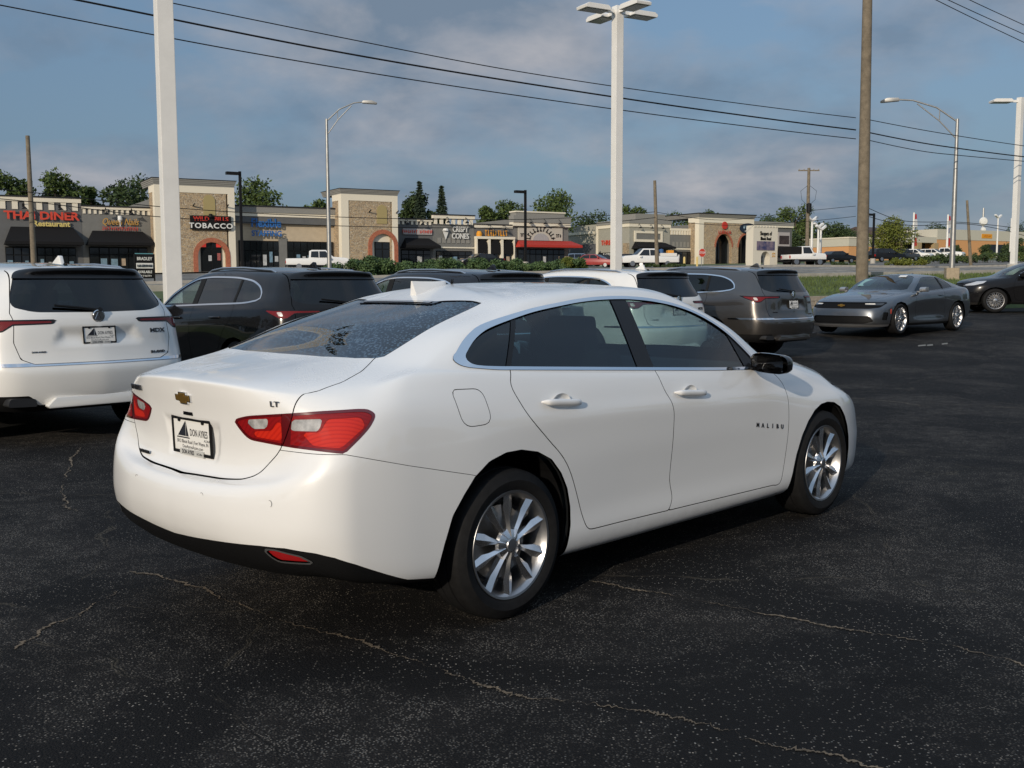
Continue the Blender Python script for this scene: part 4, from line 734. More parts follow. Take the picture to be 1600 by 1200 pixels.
    st.box(-.0, .4, y0 + .9, .5, -.4, zs); st.obj('stone_wall', STONE, A.root); tr = MB(); tr.box(-.05, .9, y0 - .06, y0 + .9, -.4, zs + .7); tr.box(A.w - .7, A.w + .05, y0 - .06, y0 + .9, -.4, zs + .7); tr.box(.9, A.w - .7, y0 - .06, y0 + .6, zs + .01, zs + .7); tr.box(-.05, .4, y0 + .9, .5, zs + .01, zs + .7); tr.obj('cream_trim', CREAM, A.root)
    co = MB()
    for k in range(4): co.box(-.08 - .06 * k, A.w + .08 + .06 * k, y0 - .08 - .06 * k, 6, zs + .71 + (H - zs - .71) * k / 4, zs + .71 + (H - zs - .71) * (k + 1) / 4 - .01)
    co.obj('cornice', CORN, A.root); MB().box(-.34, A.w + .34, y0 - .34, 6.2, H, H + .14).obj('coping', CAP, A.root); shell(A, GREYW, .5, A.w - .5, H - 1.5)
    s = sign(A, 'red_emblem_sign', 'round red emblem over red lettering above the first dark arch', xs[0], A.h(1118, 358), 1, 1, None, y=y0 - .2); MB().lathe([(0, -.05), (.55, -.04), (.6, .02)], 20, axis=1, c=(0, 0, .45)).obj('round_emblem', RED, s); scrawl(s, 8, .50, 2.7, RED, 0, -.55, seed=10)
    s = sign(A, 'oval_sign', 'dark oval board with pale lettering above the second dark arch', xs[1] + .1, A.h(1153, 358), 1, 1, None, y=y0 - .2); ov = MB(); ov.prism([(1.75 * math.cos(6.283 * k / 24), .80 * math.sin(6.283 * k / 24)) for k in range(24)], 1, -.08, 0); ov.obj('oval_board', mat('navy_board', (.02, .03, .05), .5), s); scrawl(s, 5, .55, 2.2, mat('pale_blue_letters', (.35, .48, .58), .6), 0, .15, y=-.10, seed=11); scrawl(s, 8, .24, 1.5, WHT, 0, -.42, y=-.10, seed=12)
    wall_lamps(A, (A.px(1108), A.px(1132), A.px(1166)), A.h(1130, 357))
    E_ = Shop('end_unit_building', u_at(1176, V2) + .4, u_at(1236, V2 + 4), V2 + 4, 'grey end unit half hidden behind the castle-shaped sign'); H = E_.h(1215, 347); shell(E_, GREYD, 0, E_.w, H - .3); MB().box(-.1, E_.w + .1, -.25, 2, H - .9, H - .6).obj('cream_band', CREAM, E_.root); MB().box(-.15, E_.w + .15, -.3, 2, H - .6, H).obj('parapet', CORN, E_.root); awning(E_, E_.px(1212), E_.w, E_.h(1225, 400), E_.h(1225, 384), 1.6, AWN); E_.shopfront(.6, E_.w - .6, .1, E_.h(1225, 400), 6)
    s = sign(E_, 'picture_sign', 'white board with dark picture on the end unit', E_.px(1223), E_.h(1223, 374), 2.6, 2.3, mat('pale_sign_panel', (.40, .37, .36), .7)); MB().box(-1.1, 1.1, -.04, -.005, -.8, .6).obj('dark_print', mat('dark_print', (.05, .04, .04), .7, noise=.6, nscale=1.5), s)
    # castle-shaped monument sign by the road
    VM = 70.0; M_ = Shop('monument_sign', u_at(1176, VM), u_at(1214, VM), VM, 'cream castle-shaped roadside sign with black lettering and a bright screen', 'sign'); H = M_.h(1195, 355); ax = M_.w / 2 + .02; aw = M_.w * .36; sp = M_.h(1195, 402); d = .9; mb = MB(); n = 10
    mb.box(0, ax - aw / 2, 0, d, -.3, H); mb.box(ax + aw / 2, M_.w, 0, d, -.3, H); pts = [(ax - aw / 2 * math.cos(math.pi * k / n), sp + aw / 2 * math.sin(math.pi * k / n)) for k in range(n + 1)]
    for p_, q_ in zip(pts[:-1], pts[1:]): mb.add([(p_[0], 0, p_[1]), (q_[0], 0, q_[1]), (q_[0], 0, H), (p_[0], 0, H), (p_[0], d, p_[1]), (q_[0], d, q_[1]), (q_[0], d, H), (p_[0], d, H)], [(0, 1, 2, 3), (0, 4, 5, 1), (4, 7, 6, 5), (3, 2, 6, 7)])
    mb.obj('sign_body', mat('cream_sign_paint', (.64, .60, .50), .8), M_.root)
    for k in range(8): MB().box((k + .15) * M_.w / 8, (k + .75) * M_.w / 8, -.06, d + .06, H, H + .14).obj('merlon', MATS['cream_sign_paint'], M_.root)
    for i, tline in enumerate(('Shoppes of', 'Illinois Road')): text_obj('lettering', tline, .50 if i == 0 else .44, INK, M_.root, (M_.w / 2, -.01, M_.h(1195, 376) + (.62 if i == 0 else .17)), (1, 0, 0), (0, 0, 1), .02, sx=.62 if i == 0 else .58)
    scr = MB(); scr.box(M_.w * .14, M_.w * .86, -.06, -.005, M_.h(1195, 391), M_.h(1195, 377)); m, N, L, b = _pb('message_screen'); tc = N.new('ShaderNodeTexCoord'); n_ = N.new('ShaderNodeTexNoise'); n_.inputs['Scale'].default_value = 2.6; n_.inputs['Detail'].default_value = 5; L.new(tc.outputs['Object'], n_.inputs['Vector']); r_ = N.new('ShaderNodeValToRGB'); el = r_.color_ramp.elements; el[0].position = .36; el[0].color = (.05, .06, .22, 1); el[1].position = .64; el[1].color = (.55, .40, .45, 1); L.new(n_.outputs[0], r_.inputs[0]); L.new(r_.outputs[0], b.inputs['Emission Color']); b.inputs['Emission Strength'].default_value = .30; b.inputs['Base Color'].default_value = (.02, .02, .03, 1); scr.obj('screen', m, M_.root)
    scrawl(M_.root, 4, .16, .42, GOLDS, M_.w * .84, M_.h(1195, 396), y=-.005, seed=14); scrawl(M_.root, 4, .16, .42, GOLDS, M_.w * .84, M_.h(1195, 400), y=-.005, seed=15)
    # estate agent sign on the far verge
    q = at_v(226, 420, 50.0); zb = zland(u_at(226, 50), 50); r_ = empty('leasing_sign', (q.x, q.y, zb), R(30), 'black and white leasing board standing on the far grass verge', 'sign'); hh = z_at(226, 397, 50) - zb; w = .80
    MB().box(-w / 2, w / 2, -.03, .03, .25, hh).obj('sign_board', INK, r_); MB().box(-w / 2, w / 2, -.035, .035, hh, hh + .04).obj('sign_cap', mat('teal_trim', (.10, .28, .32), .6), r_); MB().box(-w / 2 - .05, -w / 2, -.05, .05, -.2, hh).box(w / 2, w / 2 + .05, -.05, .05, -.2, hh).obj('posts', INK, r_); MB().box(-w / 2 + .03, w / 2 - .03, -.04, -.032, hh * .52, hh * .70).obj('white_panel', WHT, r_)
    scrawl(r_, 11, .12, .68, INK, 0, hh * .61, y=-.042, seed=16); scrawl(r_, 9, .08, .6, WHT, 0, hh * .27, y=-.042, seed=17)
    for body, sz, z, m_ in (('BRADLEY', .20, .84, WHT), ('AVAILABLE', .16, .40, WHT)): text_obj('lettering', body, sz, m_, r_, (0, -.045, hh * z), (1, 0, 0), (0, 0, 1), .004, sx=.8, bold=.004)
    # stop sign
    q = at_v(1097, 395, 84.0); zb = zland(u_at(1097, 84), 84); r_ = empty('stop_sign', (q.x, q.y, zb), R(30), 'red octagonal STOP sign in front of the stone tower', 'sign'); zc = q.z - zb; MB().tube([(0, .05, -.2), (0, .05, zc + .3)], .04, 6).obj('post', GALV, r_); oc = lambda r0, y0, y1, nm, m_: MB().prism([(r0 * math.cos(math.pi / 8 + k * math.pi / 4), zc + r0 * math.sin(math.pi / 8 + k * math.pi / 4)) for k in range(8)], 1, y0, y1).obj(nm, m_, r_)
    oc(.48, -.02, .02, 'sign_rim', WHT); oc(.44, -.03, -.021, 'sign_face', REDB); text_obj('lettering', 'STOP', .32, WHT, r_, (0, -.032, zc), (1, 0, 0), (0, 0, 1), .004, bold=.006)
    q = at_v(1049, 397, 84.0); zb = zland(u_at(1049, 84), 84); r_ = empty('round_sign_back', (q.x, q.y, zb), R(30), 'grey round back of a road sign behind the white utility truck', 'sign'); zc = q.z - zb; MB().tube([(0, .05, -.2), (0, .05, zc + .3)], .04, 6).obj('post', GALV, r_); MB().lathe([(0, -.02), (.40, -.02), (.40, .02), (0, .02)], 20, axis=1, c=(0, 0, zc)).obj('sign_face', GALV, r_)
    # showroom far right
    V3 = 150.0; S = Shop('showroom_building', u_at(1462, V3), u_at(1700, V3), V3, 'orange and grey showroom with flat roof beyond the road', depth=30); H = S.h(1530, 360); ORW = mat('orange_block', (.60, .31, .13), .85, noise=.06); GRW = mat('light_grey_panel', (.50, .48, .40), .8)
    MB().box(0, S.w, 0, 30, -1, H * .62).obj('lower_wall', ORW, S.root); MB().box(0, S.w, -.08, 30, H * .62 + .01, H).obj('upper_wall', GRW, S.root); MB().box(S.px(1541), S.px(1578), -.1, 0, 0, S.h(1550, 382)).obj('opening', SHOPG, S.root); s = sign(S, 'orange_sign', 'small orange lettering strip on the showroom', S.px(1539), S.h(1539, 369), S.px(1547) - S.px(1531), .95, ORG); scrawl(s, 7, .40, 2.4, mat('sign_dark_orange', (.45, .14, .01), .6), 0, 0, seed=13)
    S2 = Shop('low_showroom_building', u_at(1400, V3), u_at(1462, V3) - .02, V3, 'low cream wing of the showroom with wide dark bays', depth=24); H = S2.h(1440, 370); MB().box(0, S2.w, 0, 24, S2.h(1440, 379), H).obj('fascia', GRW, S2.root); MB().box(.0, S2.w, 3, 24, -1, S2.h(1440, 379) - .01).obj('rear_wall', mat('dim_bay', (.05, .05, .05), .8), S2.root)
    for q in (1402, 1432, 1458): MB().box(S2.px(q), S2.px(q + 6), -.1, .8, -1, S2.h(1440, 379) - .01).obj('pier', mat('tan_pier', (.36, .27, .15), .85), S2.root)
    rf = MB(); rf.prism([(2, H), (24, H), (13, H + 2.6)], 0, 2, S2.w + 6); rf.obj('roof', mat('brown_roof', (.075, .055, .05), .9), S2.root)
    S3 = Shop('orange_block_building', u_at(1325, V3 - 20), u_at(1388, V3 - 20), V3 - 20, 'small orange building with cream top behind the thick timber pole', depth=18); H = S3.h(1330, 372); MB().box(0, S3.w, 0, 18, -1, H - 1.4).obj('lower_wall', ORW, S3.root); MB().box(-.1, S3.w + .1, -.1, 18, H - 1.39, H).obj('upper_wall', GRW, S3.root); MB().box(-.2, S3.w + .2, -.2, 18.2, H + .01, H + .2).obj('coping', CREAM, S3.root)
    tw = empty('radio_mast', at_d(1534, 400, 320), 0, 'thin radio mast with round white dishes behind the showroom', 'mast'); h = at_d(1534, 325, 320).z - tw.location.z; MB().tube([(0, 0, -4), (0, 0, h)], .25, 6).obj('pole', GALV, tw)
    for zz, r0 in ((.72, 1.3), (.55, .8), (.12, .9)): MB().lathe([(0, -.4), (r0 * .8, -.3), (r0, .1), (0, .1)], 14, axis=1, c=(0, -.4, h * zz)).obj('dish', WHT, tw)
def build_behind():
    """the dealer's own building and trees behind the camera: they fill the reflections"""
    r_ = empty('dealership_building', (6, -34, 0), R(-8), 'long dark glazed dealership building facing the lot', 'building'); MB().box(-34, 34, -14, 0, -.5, 6.2).obj('wall', mat('dealer_wall', (.16, .15, .14), .8, noise=.1, nscale=1), r_); MB().box(-34.4, 34.4, -14.2, .5, 6.21, 7.4).obj('fascia', mat('dealer_fascia', (.10, .10, .105), .6), r_)
    for k in range(16): MB().box(-32 + k * 4, -28.3 + k * 4, .01, .08, .2, 4.6).obj('window', SHOPG, r_)
    rnd = random.Random(3)
    for k in range(14):
        x = -62 + k * 7 + rnd.uniform(-2, 2); tree('boundary_tree', (x, -62 + rnd.uniform(-6, 6) - .2 * abs(x), -.2), rnd.uniform(10, 13), rnd.uniform(9, 12), 200 + k, 1, 700, 'broad dark tree at the back boundary behind the dealership', .8, 'trees behind the dealership')
    for k in range(9):
        y = -40 + k * 9; tree('boundary_tree', (-58 - rnd.uniform(0, 6), y, -.2), rnd.uniform(9, 12), rnd.uniform(8, 11), 230 + k, 1, 700, 'broad dark tree along the side boundary of the lot', .8, 'trees along the lot side')
def build_right_side():  # trees out of frame, added to give the car paint something to reflect
    rnd = random.Random(9)
    for k in range(9):
        y = -34 + k * 10; tree('boundary_tree', (52 + rnd.uniform(0, 8), y, .2), rnd.uniform(8, 12), rnd.uniform(7, 10), 260 + k, 0, 900, 'unseen leafy tree along the right boundary of the lot', .7, 'trees along the right boundary')
def build_planting():
    def b(px, v, dz=0): u = u_at(px, v); x, y = xy(u, v); return (x, y, zland(u, v) + dz)
    def hh(px, py, v): return z_at(px, py, v) - zland(u_at(px, v), v)
    T = [(22, 268, 128, 60, 0, 'rounded tree behind the far end of the diner roof'), (90, 270, 128, 70, 0, 'broad tree behind the diner roof beside the leaning pole'), (150, 290, 132, 40, 0, 'small open tree between diner and nail salon roofs'), (212, 272, 126, 80, 1, 'dense tree behind the nail salon roof'), (408, 284, 128, 90, 0, 'wide tree behind the staffing office roof'), (500, 312, 132, 50, 0, 'low tree top showing beside the second tower'), (648, 302, 126, 52, 1, 'dark round tree behind the tea shop'),
         (755, 322, 134, 40, 0, 'small tree top behind the arcade roof'), (800, 312, 136, 66, 0, 'tree left of the tall one behind the red awning'), (860, 297, 136, 70, 0, 'tallest tree behind the red awning building'), (925, 336, 165, 70, 1, 'low dark tree behind the sage side wall'), (985, 318, 172, 40, 0, 'open tree behind the white four-lamp post'), (1065, 336, 165, 56, 0, 'tree behind the cream balusters'), (1115, 328, 175, 40, 1, 'tree top behind the arched tower'), (1195, 340, 170, 60, 1, 'low tree behind the end unit'), (1242, 320, 150, 56, 0, 'tall tree right of the castle-shaped sign'),
         (1236, 368, 140, 40, 1, 'low dense tree behind the white off-roader bonnet'), (1290, 352, 150, 60, 1, 'dark tree behind the slim white lamp posts'), (1322, 362, 155, 56, 1, 'dark tree before the small orange building'), (1470, 352, 210, 50, 1, 'far tree over the low showroom roof'), (1600, 352, 220, 50, 1, 'far tree behind the showroom end')]
    for i, (px, py, v, wpx, kind, lb) in enumerate(T):
        p = b(px, v); h = hh(px, py, v); D = p[1]; tree('broadleaf_tree', p, h, wpx / FPX * D * 1.25, 10 + i, kind, 6500, lb, .22, crown0=.10)
    conifer(b(657, 124), hh(657, 281, 124), 40 / FPX * 130 * 1.0, 5, 'full tall conifer behind the narrow black-awning unit'); conifer(b(691, 122), hh(691, 288, 122), 44 / FPX * 128, 6, 'slim conifer behind the ice cream shop, beside a fuller conifer')
    p = b(1390, 96); tree('yellow_green_tree', p, hh(1390, 346, 96), 62 / FPX * p[1] * 1.15, 77, 2, 7000, 'yellow-green young tree before the low showroom', .13, crown0=.22)
    for px, w, lb in ((1537, 16, 'small round bush tree before the orange showroom wall'), (1496, 14, 'small bush tree beside the street lamp on the far side'), (1572, 20, 'dark bush before the showroom opening'), (1594, 22, 'dark bush beside the square white post')):
        p = b(px, 118); tree('small_tree', p, hh(px, 383 if px != 1594 else 372, 118), w / FPX * p[1] * 1.4, px, 1, 2000, lb, .14, crown0=.10)
    # juniper hedge along the far verge
    n = 10; x0, x1 = 522, 905; w = (x1 - x0) / n
    for i in range(n):
        px = x0 + (i + .5) * w; p = b(px, 49.5, -.05); shrub('juniper_bush', p, w / FPX * p[1] * 1.75, 2.4, hh(px, 404, 49.5) * (1.12 + .10 * math.sin(i * 1.7)), 40 + i, 4, 5200, 'low spreading green juniper in the far verge hedge', .065, 'junipers in the far verge hedge', R(30))
    for px, kind, lb in ((888, 2, 'yellow-green bush at the end of the juniper hedge'), (902, 0, 'brownish green bush beside the red car')): p = b(px, 49); shrub('verge_bush', p, .8, 1.0, hh(px, 402, 49), px, kind, 2600, lb, .055)
    for px, lb in ((1018, 'low bush under the thin timber pole'), (1043, 'low bush in front of the utility truck tail'), (1062, 'small bush beside the yellow bollards')): p = b(px, 58); shrub('verge_bush', p, .9, 1.2, hh(px, 411, 58), px, 1, 1800, lb, .06)
    for i, px in enumerate((1395, 1408, 1422, 1436, 1304, 1322, 1338)): p = b(px, 60); shrub('road_bush', p, .9, 1.2, .75 if i < 4 else .5, px, 2 if i < 4 else 1, 700, ('grey-green bush in the planted strip below the yellow-green tree' if i < 4 else 'low bush on the strip before the dark car beside the white off-roader'), .08, 'bushes on the far planted strip' if i < 4 else 'low bushes beyond the off-roader')
    for i, px in enumerate(range(1450, 1600, 16)): p = b(px, 66); shrub('brown_shrub', p, 1.6, 1.2, 1.1, px, 1 if i % 3 else 0, 600, 'low clipped shrub in the bed before the showroom', .09, 'clipped shrubs before the showroom')
    # bollards by the arched tower
    for px in (1069, 1089): p = b(px, 90); r_ = tag(MB().lathe([(.12, -.2), (.12, 1.0), (.08, 1.1), (0, 1.12)], 12, axis=2).obj('bollard', mat('bollard_yellow', (.60, .46, .18), .7), None, smooth=40, loc=p), 'cream-yellow bollard before the arched tower', 'bollard', 'bollards by the arched tower')
# ---------------------------------------------------------------- vehicles: shared pieces
def paint(name, rgb, rough=.28, metal=0.0, flake=0.0, dirt=0.0, dew=False):
    if name in MATS: return MATS[name]
    m, N, L, b = _pb(name)
    b.inputs['Base Color'].default_value = (*rgb, 1); b.inputs['Roughness'].default_value = rough; b.inputs['Metallic'].default_value = metal
    dark = max(rgb) < .03; b.inputs['Coat Weight'].default_value = .75 if dark else 1.0; b.inputs['Coat Roughness'].default_value = .02; b.inputs['Specular IOR Level'].default_value = .1 if dark else .4; b.inputs['Coat IOR'].default_value = 1.42 if dark else 1.7
    tc = N.new('ShaderNodeTexCoord')
    # faint road film towards the sills: a real layer of dust, patchy
    n = N.new('ShaderNodeTexNoise'); n.inputs['Scale'].default_value = 9; n.inputs['Detail'].default_value = 7; n.inputs['Roughness'].default_value = .7; L.new(tc.outputs['Object'], n.inputs['Vector'])
    s = N.new('ShaderNodeSeparateXYZ'); L.new(tc.outputs['Object'], s.inputs[0])
    h = N.new('ShaderNodeMapRange'); h.inputs[1].default_value = .20; h.inputs[2].default_value = .34; h.inputs[3].default_value = .55; h.inputs[4].default_value = 0; L.new(s.outputs[2], h.inputs[0])
    k = N.new('ShaderNodeMath'); k.operation = 'MULTIPLY'; L.new(h.outputs[0], k.inputs[0]); L.new(n.outputs[0], k.inputs[1])
    x = N.new('ShaderNodeMixRGB'); L.new(k.outputs[0], x.inputs[0]); x.inputs[1].default_value = (*rgb, 1); x.inputs[2].default_value = (.16, .15, .135, 1); L.new(x.outputs[0], b.inputs['Base Color'])
    if dew:   # condensation on the upward faces
        g = N.new('ShaderNodeNewGeometry'); sn = N.new('ShaderNodeSeparateXYZ'); L.new(g.outputs['Normal'], sn.inputs[0])
        up = N.new('ShaderNodeMapRange'); up.inputs[1].default_value = .90; up.inputs[2].default_value = .97; L.new(sn.outputs[2], up.inputs[0])
        w = N.new('ShaderNodeTexNoise'); w.inputs['Scale'].default_value = 3.2; w.inputs['Detail'].default_value = 5; w.inputs['Distortion'].default_value = 1.2; L.new(tc.outputs['Object'], w.inputs['Vector'])
        wr = N.new('ShaderNodeMapRange'); wr.inputs[1].default_value = .40; wr.inputs[2].default_value = .58; L.new(w.outputs[0], wr.inputs[0])
        q = N.new('ShaderNodeMath'); q.operation = 'MULTIPLY'; L.new(up.outputs[0], q.inputs[0]); L.new(wr.outputs[0], q.inputs[1])
        v = N.new('ShaderNodeTexVoronoi'); v.inputs['Scale'].default_value = 150; L.new(tc.outputs['Object'], v.inputs['Vector'])
        q2 = N.new('ShaderNodeMath'); q2.operation = 'MULTIPLY'; q2.inputs[1].default_value = .35; L.new(q.outputs[0], q2.inputs[0])
        bp = N.new('ShaderNodeBump'); bp.inputs['Distance'].default_value = .004; L.new(q2.outputs[0], bp.inputs['Strength']); L.new(v.outputs['Distance'], bp.inputs['Height'])
        L.new(bp.outputs[0], b.inputs['Normal']); L.new(bp.outputs[0], b.inputs['Coat Normal'])
        rr = N.new('ShaderNodeMapRange'); rr.inputs[3].default_value = .02; rr.inputs[4].default_value = .35; L.new(q.outputs[0], rr.inputs[0]); L.new(rr.outputs[0], b.inputs['Coat Roughness'])
    MATS[name] = m; return m
def tail_mat(name, rgb, rgb2=None):
    """moulded lens: coloured, ribbed inside, glossy outside"""
    if name in MATS: return MATS[name]
    m, N, L, b = _pb(name); tc = N.new('ShaderNodeTexCoord')
    n = N.new('ShaderNodeTexWave'); n.wave_type = 'BANDS'; n.bands_direction = 'DIAGONAL'; n.inputs['Scale'].default_value = 28; n.inputs['Distortion'].default_value = .6; L.new(tc.outputs['Object'], n.inputs['Vector'])
    r = N.new('ShaderNodeValToRGB'); r.color_ramp.elements[0].position = .1; r.color_ramp.elements[0].color = (*(rgb2 or tuple(c * .55 for c in rgb)), 1); r.color_ramp.elements[1].position = .55; r.color_ramp.elements[1].color = (*rgb, 1)
    L.new(n.outputs['Fac'], r.inputs[0]); L.new(r.outputs[0], b.inputs['Base Color'])
    b.inputs['Roughness'].default_value = .6; b.inputs['Specular IOR Level'].default_value = .1; b.inputs['Coat Weight'].default_value = .7; b.inputs['Coat Roughness'].default_value = .015
    MATS[name] = m; return m
TYRE = mat('tyre_rubber', (.011, .011, .0115), .7, noise=.25, nscale=30)
ALLOY = mat('polished_alloy', (.80, .80, .81), .26, metal=1.0)
ALLOY2 = mat('satin_alloy', (.50, .50, .51), .36, metal=1.0)
DARKM = mat('dark_wheel_metal', (.05, .05, .052), .5, metal=.6)
DISC = mat('brake_disc_steel', (.30, .29, .28), .4, metal=1.0, noise=.2)
CHROME = mat('chrome', (.80, .81, .83), .06, metal=1.0)
BLACKP = mat('black_plastic', (.008, .008, .0085), .48, bump=.15, bscale=400)
GLOSSB = mat('gloss_black', (.004, .004, .0045), .15, spec=.25, coat=.5)
RUBBER = mat('black_rubber_seal', (.012, .012, .012), .6)
INTERIOR = mat('dark_interior_cloth', (.016, .017, .018), .9, noise=.2)
HEADL = mat('interior_headliner', (.022, .024, .026), .9)
def make_wheel(Rt, Rr, half, spokes, detail=True, spin=0.0, width=1.0, face=None):
    """one wheel, axle along y, outer face towards -y. Rt tyre radius, Rr rim radius, half tyre width"""
    w = empty('wheel'); ns = 64 if detail else 32
    t = MB(); t.lathe([(Rr - .006, -half + .030), (Rr + .004, -half + .014), (Rr + .022, -half + .004), (Rr + .05, -half - .001), (Rt - .045, -half + .003), (Rt - .018, -half + .014), (Rt - .008, -half + .026), (Rt - .004, -half + .05), (Rt - .004, -.036), (Rt - .012, -.034), (Rt - .012, -.028), (Rt - .002, -.026), (Rt - .001, 0),
                       (Rt - .002, .026), (Rt - .012, .028), (Rt - .012, .034), (Rt - .004, .036), (Rt - .004, half - .05), (Rt - .008, half - .026), (Rt - .018, half - .014), (Rt - .06, half), (Rr - .006, half - .03)], ns)
    t.obj('tyre', TYRE, w, smooth=35)
    yo = -half + .012
    b = MB(); b.lathe([(Rr + .006, yo), (Rr + .004, yo - .004), (Rr - .006, yo - .002), (Rr - .014, yo + .012), (Rr - .022, yo + .03), (Rr - .030, yo + .09), (Rr - .03, half - .03)], ns)
    b.obj('rim', ALLOY2, w, smooth=40)
    d = MB(); d.lathe([(0.0, yo + .085), (Rr * .70, yo + .085), (Rr * .72, yo + .10)], 40); d.obj('brake_disc', DISC, w, smooth=30)
    k = MB(); k.lathe([(0.0, yo + .12), (Rr - .03, yo + .12)], 32); k.obj('wheel_back', DARKM, w)
    sp = spokes(Rr, yo)
    pol, rest = sp
    if rest.v: rest.obj('spoke_web', ALLOY2 if not face else face[1], w, smooth=25)
    pol.obj('spokes', ALLOY if not face else face[0], w, smooth=20)
    c = MB(); c.lathe([(.0, yo - .004), (.026, yo - .003), (.031, yo + .004), (.031, yo + .03)], 24); c.obj('centre_cap', ALLOY2, w, smooth=40)
    if detail:
        for q in range(5):
            a = 2 * math.pi * q / 5 + math.pi / 10 + .31
            n = MB(); n.lathe([(0, 0), (.009, 0), (.011, .004), (.011, .03)], 6, c=(.052 * math.cos(a), yo + .012, .052 * math.sin(a))); n.obj('lug_nut', CHROME, w, smooth=30)
    w.rotation_euler = (0, spin, 0)
    return w
def spokes_ten(Rr, yo):
    """ten twisted blades in alternating directions, as petal facets"""
    p = MB(); r = MB()
    for q in range(10):
        a = 2 * math.pi * q / 10; ca, sa = math.cos(a), math.sin(a); tw = .13 if q % 2 else -.13
        def P(rad, off, y):
            aa = a + off / rad; return (rad * math.cos(aa), yo + y, rad * math.sin(aa))
        s = 1 if q % 2 else -1
        # ridge line and two flanks, wide near the rim
        L = [(.036, .010), (.075, .012), (.120, .020), (.165, .034), (Rr - .006, .028)]
        rid = [P(x, s * (.000 + .05 * (x - .036)), .004 + .010 * math.sin((x - .036) * 14) - .004) for x, _ in L]
        lo = [P(x, -h * (1.0 if s < 0 else .62), .020) for x, h in L]; hi = [P(x, h * (1.0 if s > 0 else .62), .020) for x, h in L]
        lb = [P(x, -h * .5, .048) for x, h in L]; hb = [P(x, h * .5, .048) for x, h in L]
        n = len(L); v = rid + lo + hi + lb + hb; f = []
        for i in range(n - 1):
            f += [(i, i + 1, n + i + 1, n + i), (i, 2 * n + i, 2 * n + i + 1, i + 1), (n + i, n + i + 1, 3 * n + i + 1, 3 * n + i), (2 * n + i, 4 * n + i, 4 * n + i + 1, 2 * n + i + 1)]
        p.add(v, f)
    p.lathe([(.030, yo + .002), (.044, yo + .006), (.066, yo + .016), (.072, yo + .03)], 30)
    return p, r
def spokes_split(nsp, w0=.016, w1=.020, split=.045, dark=False):
    def f(Rr, yo):
        p = MB(); r = MB()
        for q in range(nsp):
            a = 2 * math.pi * q / nsp
            for sg in (-1, 1):
                def P(rad, off, y):
                    aa = a + off / rad; return (rad * math.cos(aa), yo + y, rad * math.sin(aa))
                L = [(.04, .012), (.09, .02), (.15, .034), (Rr - .006, split)]
                v = []
                for x, o in L:
                    h = w0 + (w1 - w0) * x / Rr
                    v += [P(x, sg * o - h * .5, .006), P(x, sg * o + h * .5, .006), P(x, sg * o + h * .6, .045), P(x, sg * o - h * .6, .045)]
                fs = []
                for i in range(len(L) - 1):
                    for k in range(4): fs.append((4 * i + k, 4 * i + (k + 1) % 4, 4 * i + 4 + (k + 1) % 4, 4 * i + 4 + k))
                p.add(v, fs)
        p.lathe([(.030, yo + .002), (.06, yo + .006), (.075, yo + .03)], 24)
        return p, r
    return f
def plate(parent, origin, ux, uz, s=1.0):
    """dealer plate: white card in a black frame with the dealer's mark and lettering"""
    ux = Vector(ux).normalized(); uz = Vector(uz).normalized(); n = ux.cross(uz)
    M = Matrix((ux, uz, n)).transposed().to_4x4(); M.translation = Vector(origin)
    def put(mb, name, m, par, **k):
        mb.v = [tuple(M @ (Vector(p) * s)) for p in mb.v]; return mb.obj(name, m, par, **k)
    card = put(MB().box(-.150, .150, -.072, .072, 0, .003), 'license_plate', mat('plate_white', (.72, .71, .68), .5), parent)
    fr = MB()
    for a in ((-.157, .157, .066, .079), (-.157, .157, -.079, -.066), (-.157, -.146, -.066, .066), (.146, .157, -.066, .066)): fr.box(*a, -.002, .008)
    put(fr, 'plate_frame', BLACKP, card, bevel=.0015)
    put(MB().box(-.095, .095, -.083, -.058, .002, .0105), 'frame_badge', mat('badge_grey', (.50, .50, .48), .4), card)
    ink = mat('plate_ink', (.02, .022, .03), .5)
    g = MB(); g.prism([(-.115, -.004), (-.050, .060), (-.052, -.004)], 2, .003, .0042); g.prism([(-.048, -.004), (-.046, .060), (-.028, -.004)], 2, .003, .0042); g.prism([(-.125, -.013), (-.020, -.013), (-.022, -.008), (-.121, -.008)], 2, .003, .0042)
    put(g, 'dealer_mark', ink, card)
    def tx(b, size, x, y, z=.0032, sx=1.0, m=ink, **k):
        v, f = text_mesh(b, size, .0004, **k); mobj('plate_lettering', [M @ (Vector((p[0] * sx + x, p[1] + y, p[2] + z)) * s) for p in v], f, m, card)
    tx('DON AYRES', .042, .055, .014, sx=.62, bold=.0004); tx('ACURA', .014, .118, -.012); tx('5012 Illinois Road | Fort Wayne, IN', .0215, 0, -.028, sx=.82); tx('DonAyresAcura.com', .0205, 0, -.049, sx=.95)
    tx('DON AYRES', .025, -.028, -.070, .0108, sx=.72, bold=.0004); tx('ACURA', .014, .065, -.071, .0108)
    for sx_ in (-.095, .095):
        put(MB().lathe([(0, .010), (.008, .009), (.009, .003)], 10, axis=2, c=(sx_, .064, 0)), 'plate_screw', BLACKP, card)
    return card
def seat(parent, x, y, z, back=.62, m=None):
    s = MB(); m = m or INTERIOR
    s.prism(rounded([(x - .08, z), (x + .46, z + .02), (x + .46, z + .14), (x, z + .13), (x - .20, z + back), (x - .32, z + back), (x - .17, z + .10)], .05), 1, y - .25, y + .25)
    s.prism(rounded([(x - .22, z + back - .02), (x - .25, z + back + .17), (x - .34, z + back + .17), (x - .32, z + back - .02)], .03), 1, y - .13, y + .13)
    return s.obj('seat', m, parent, bevel=.02, smooth=50)

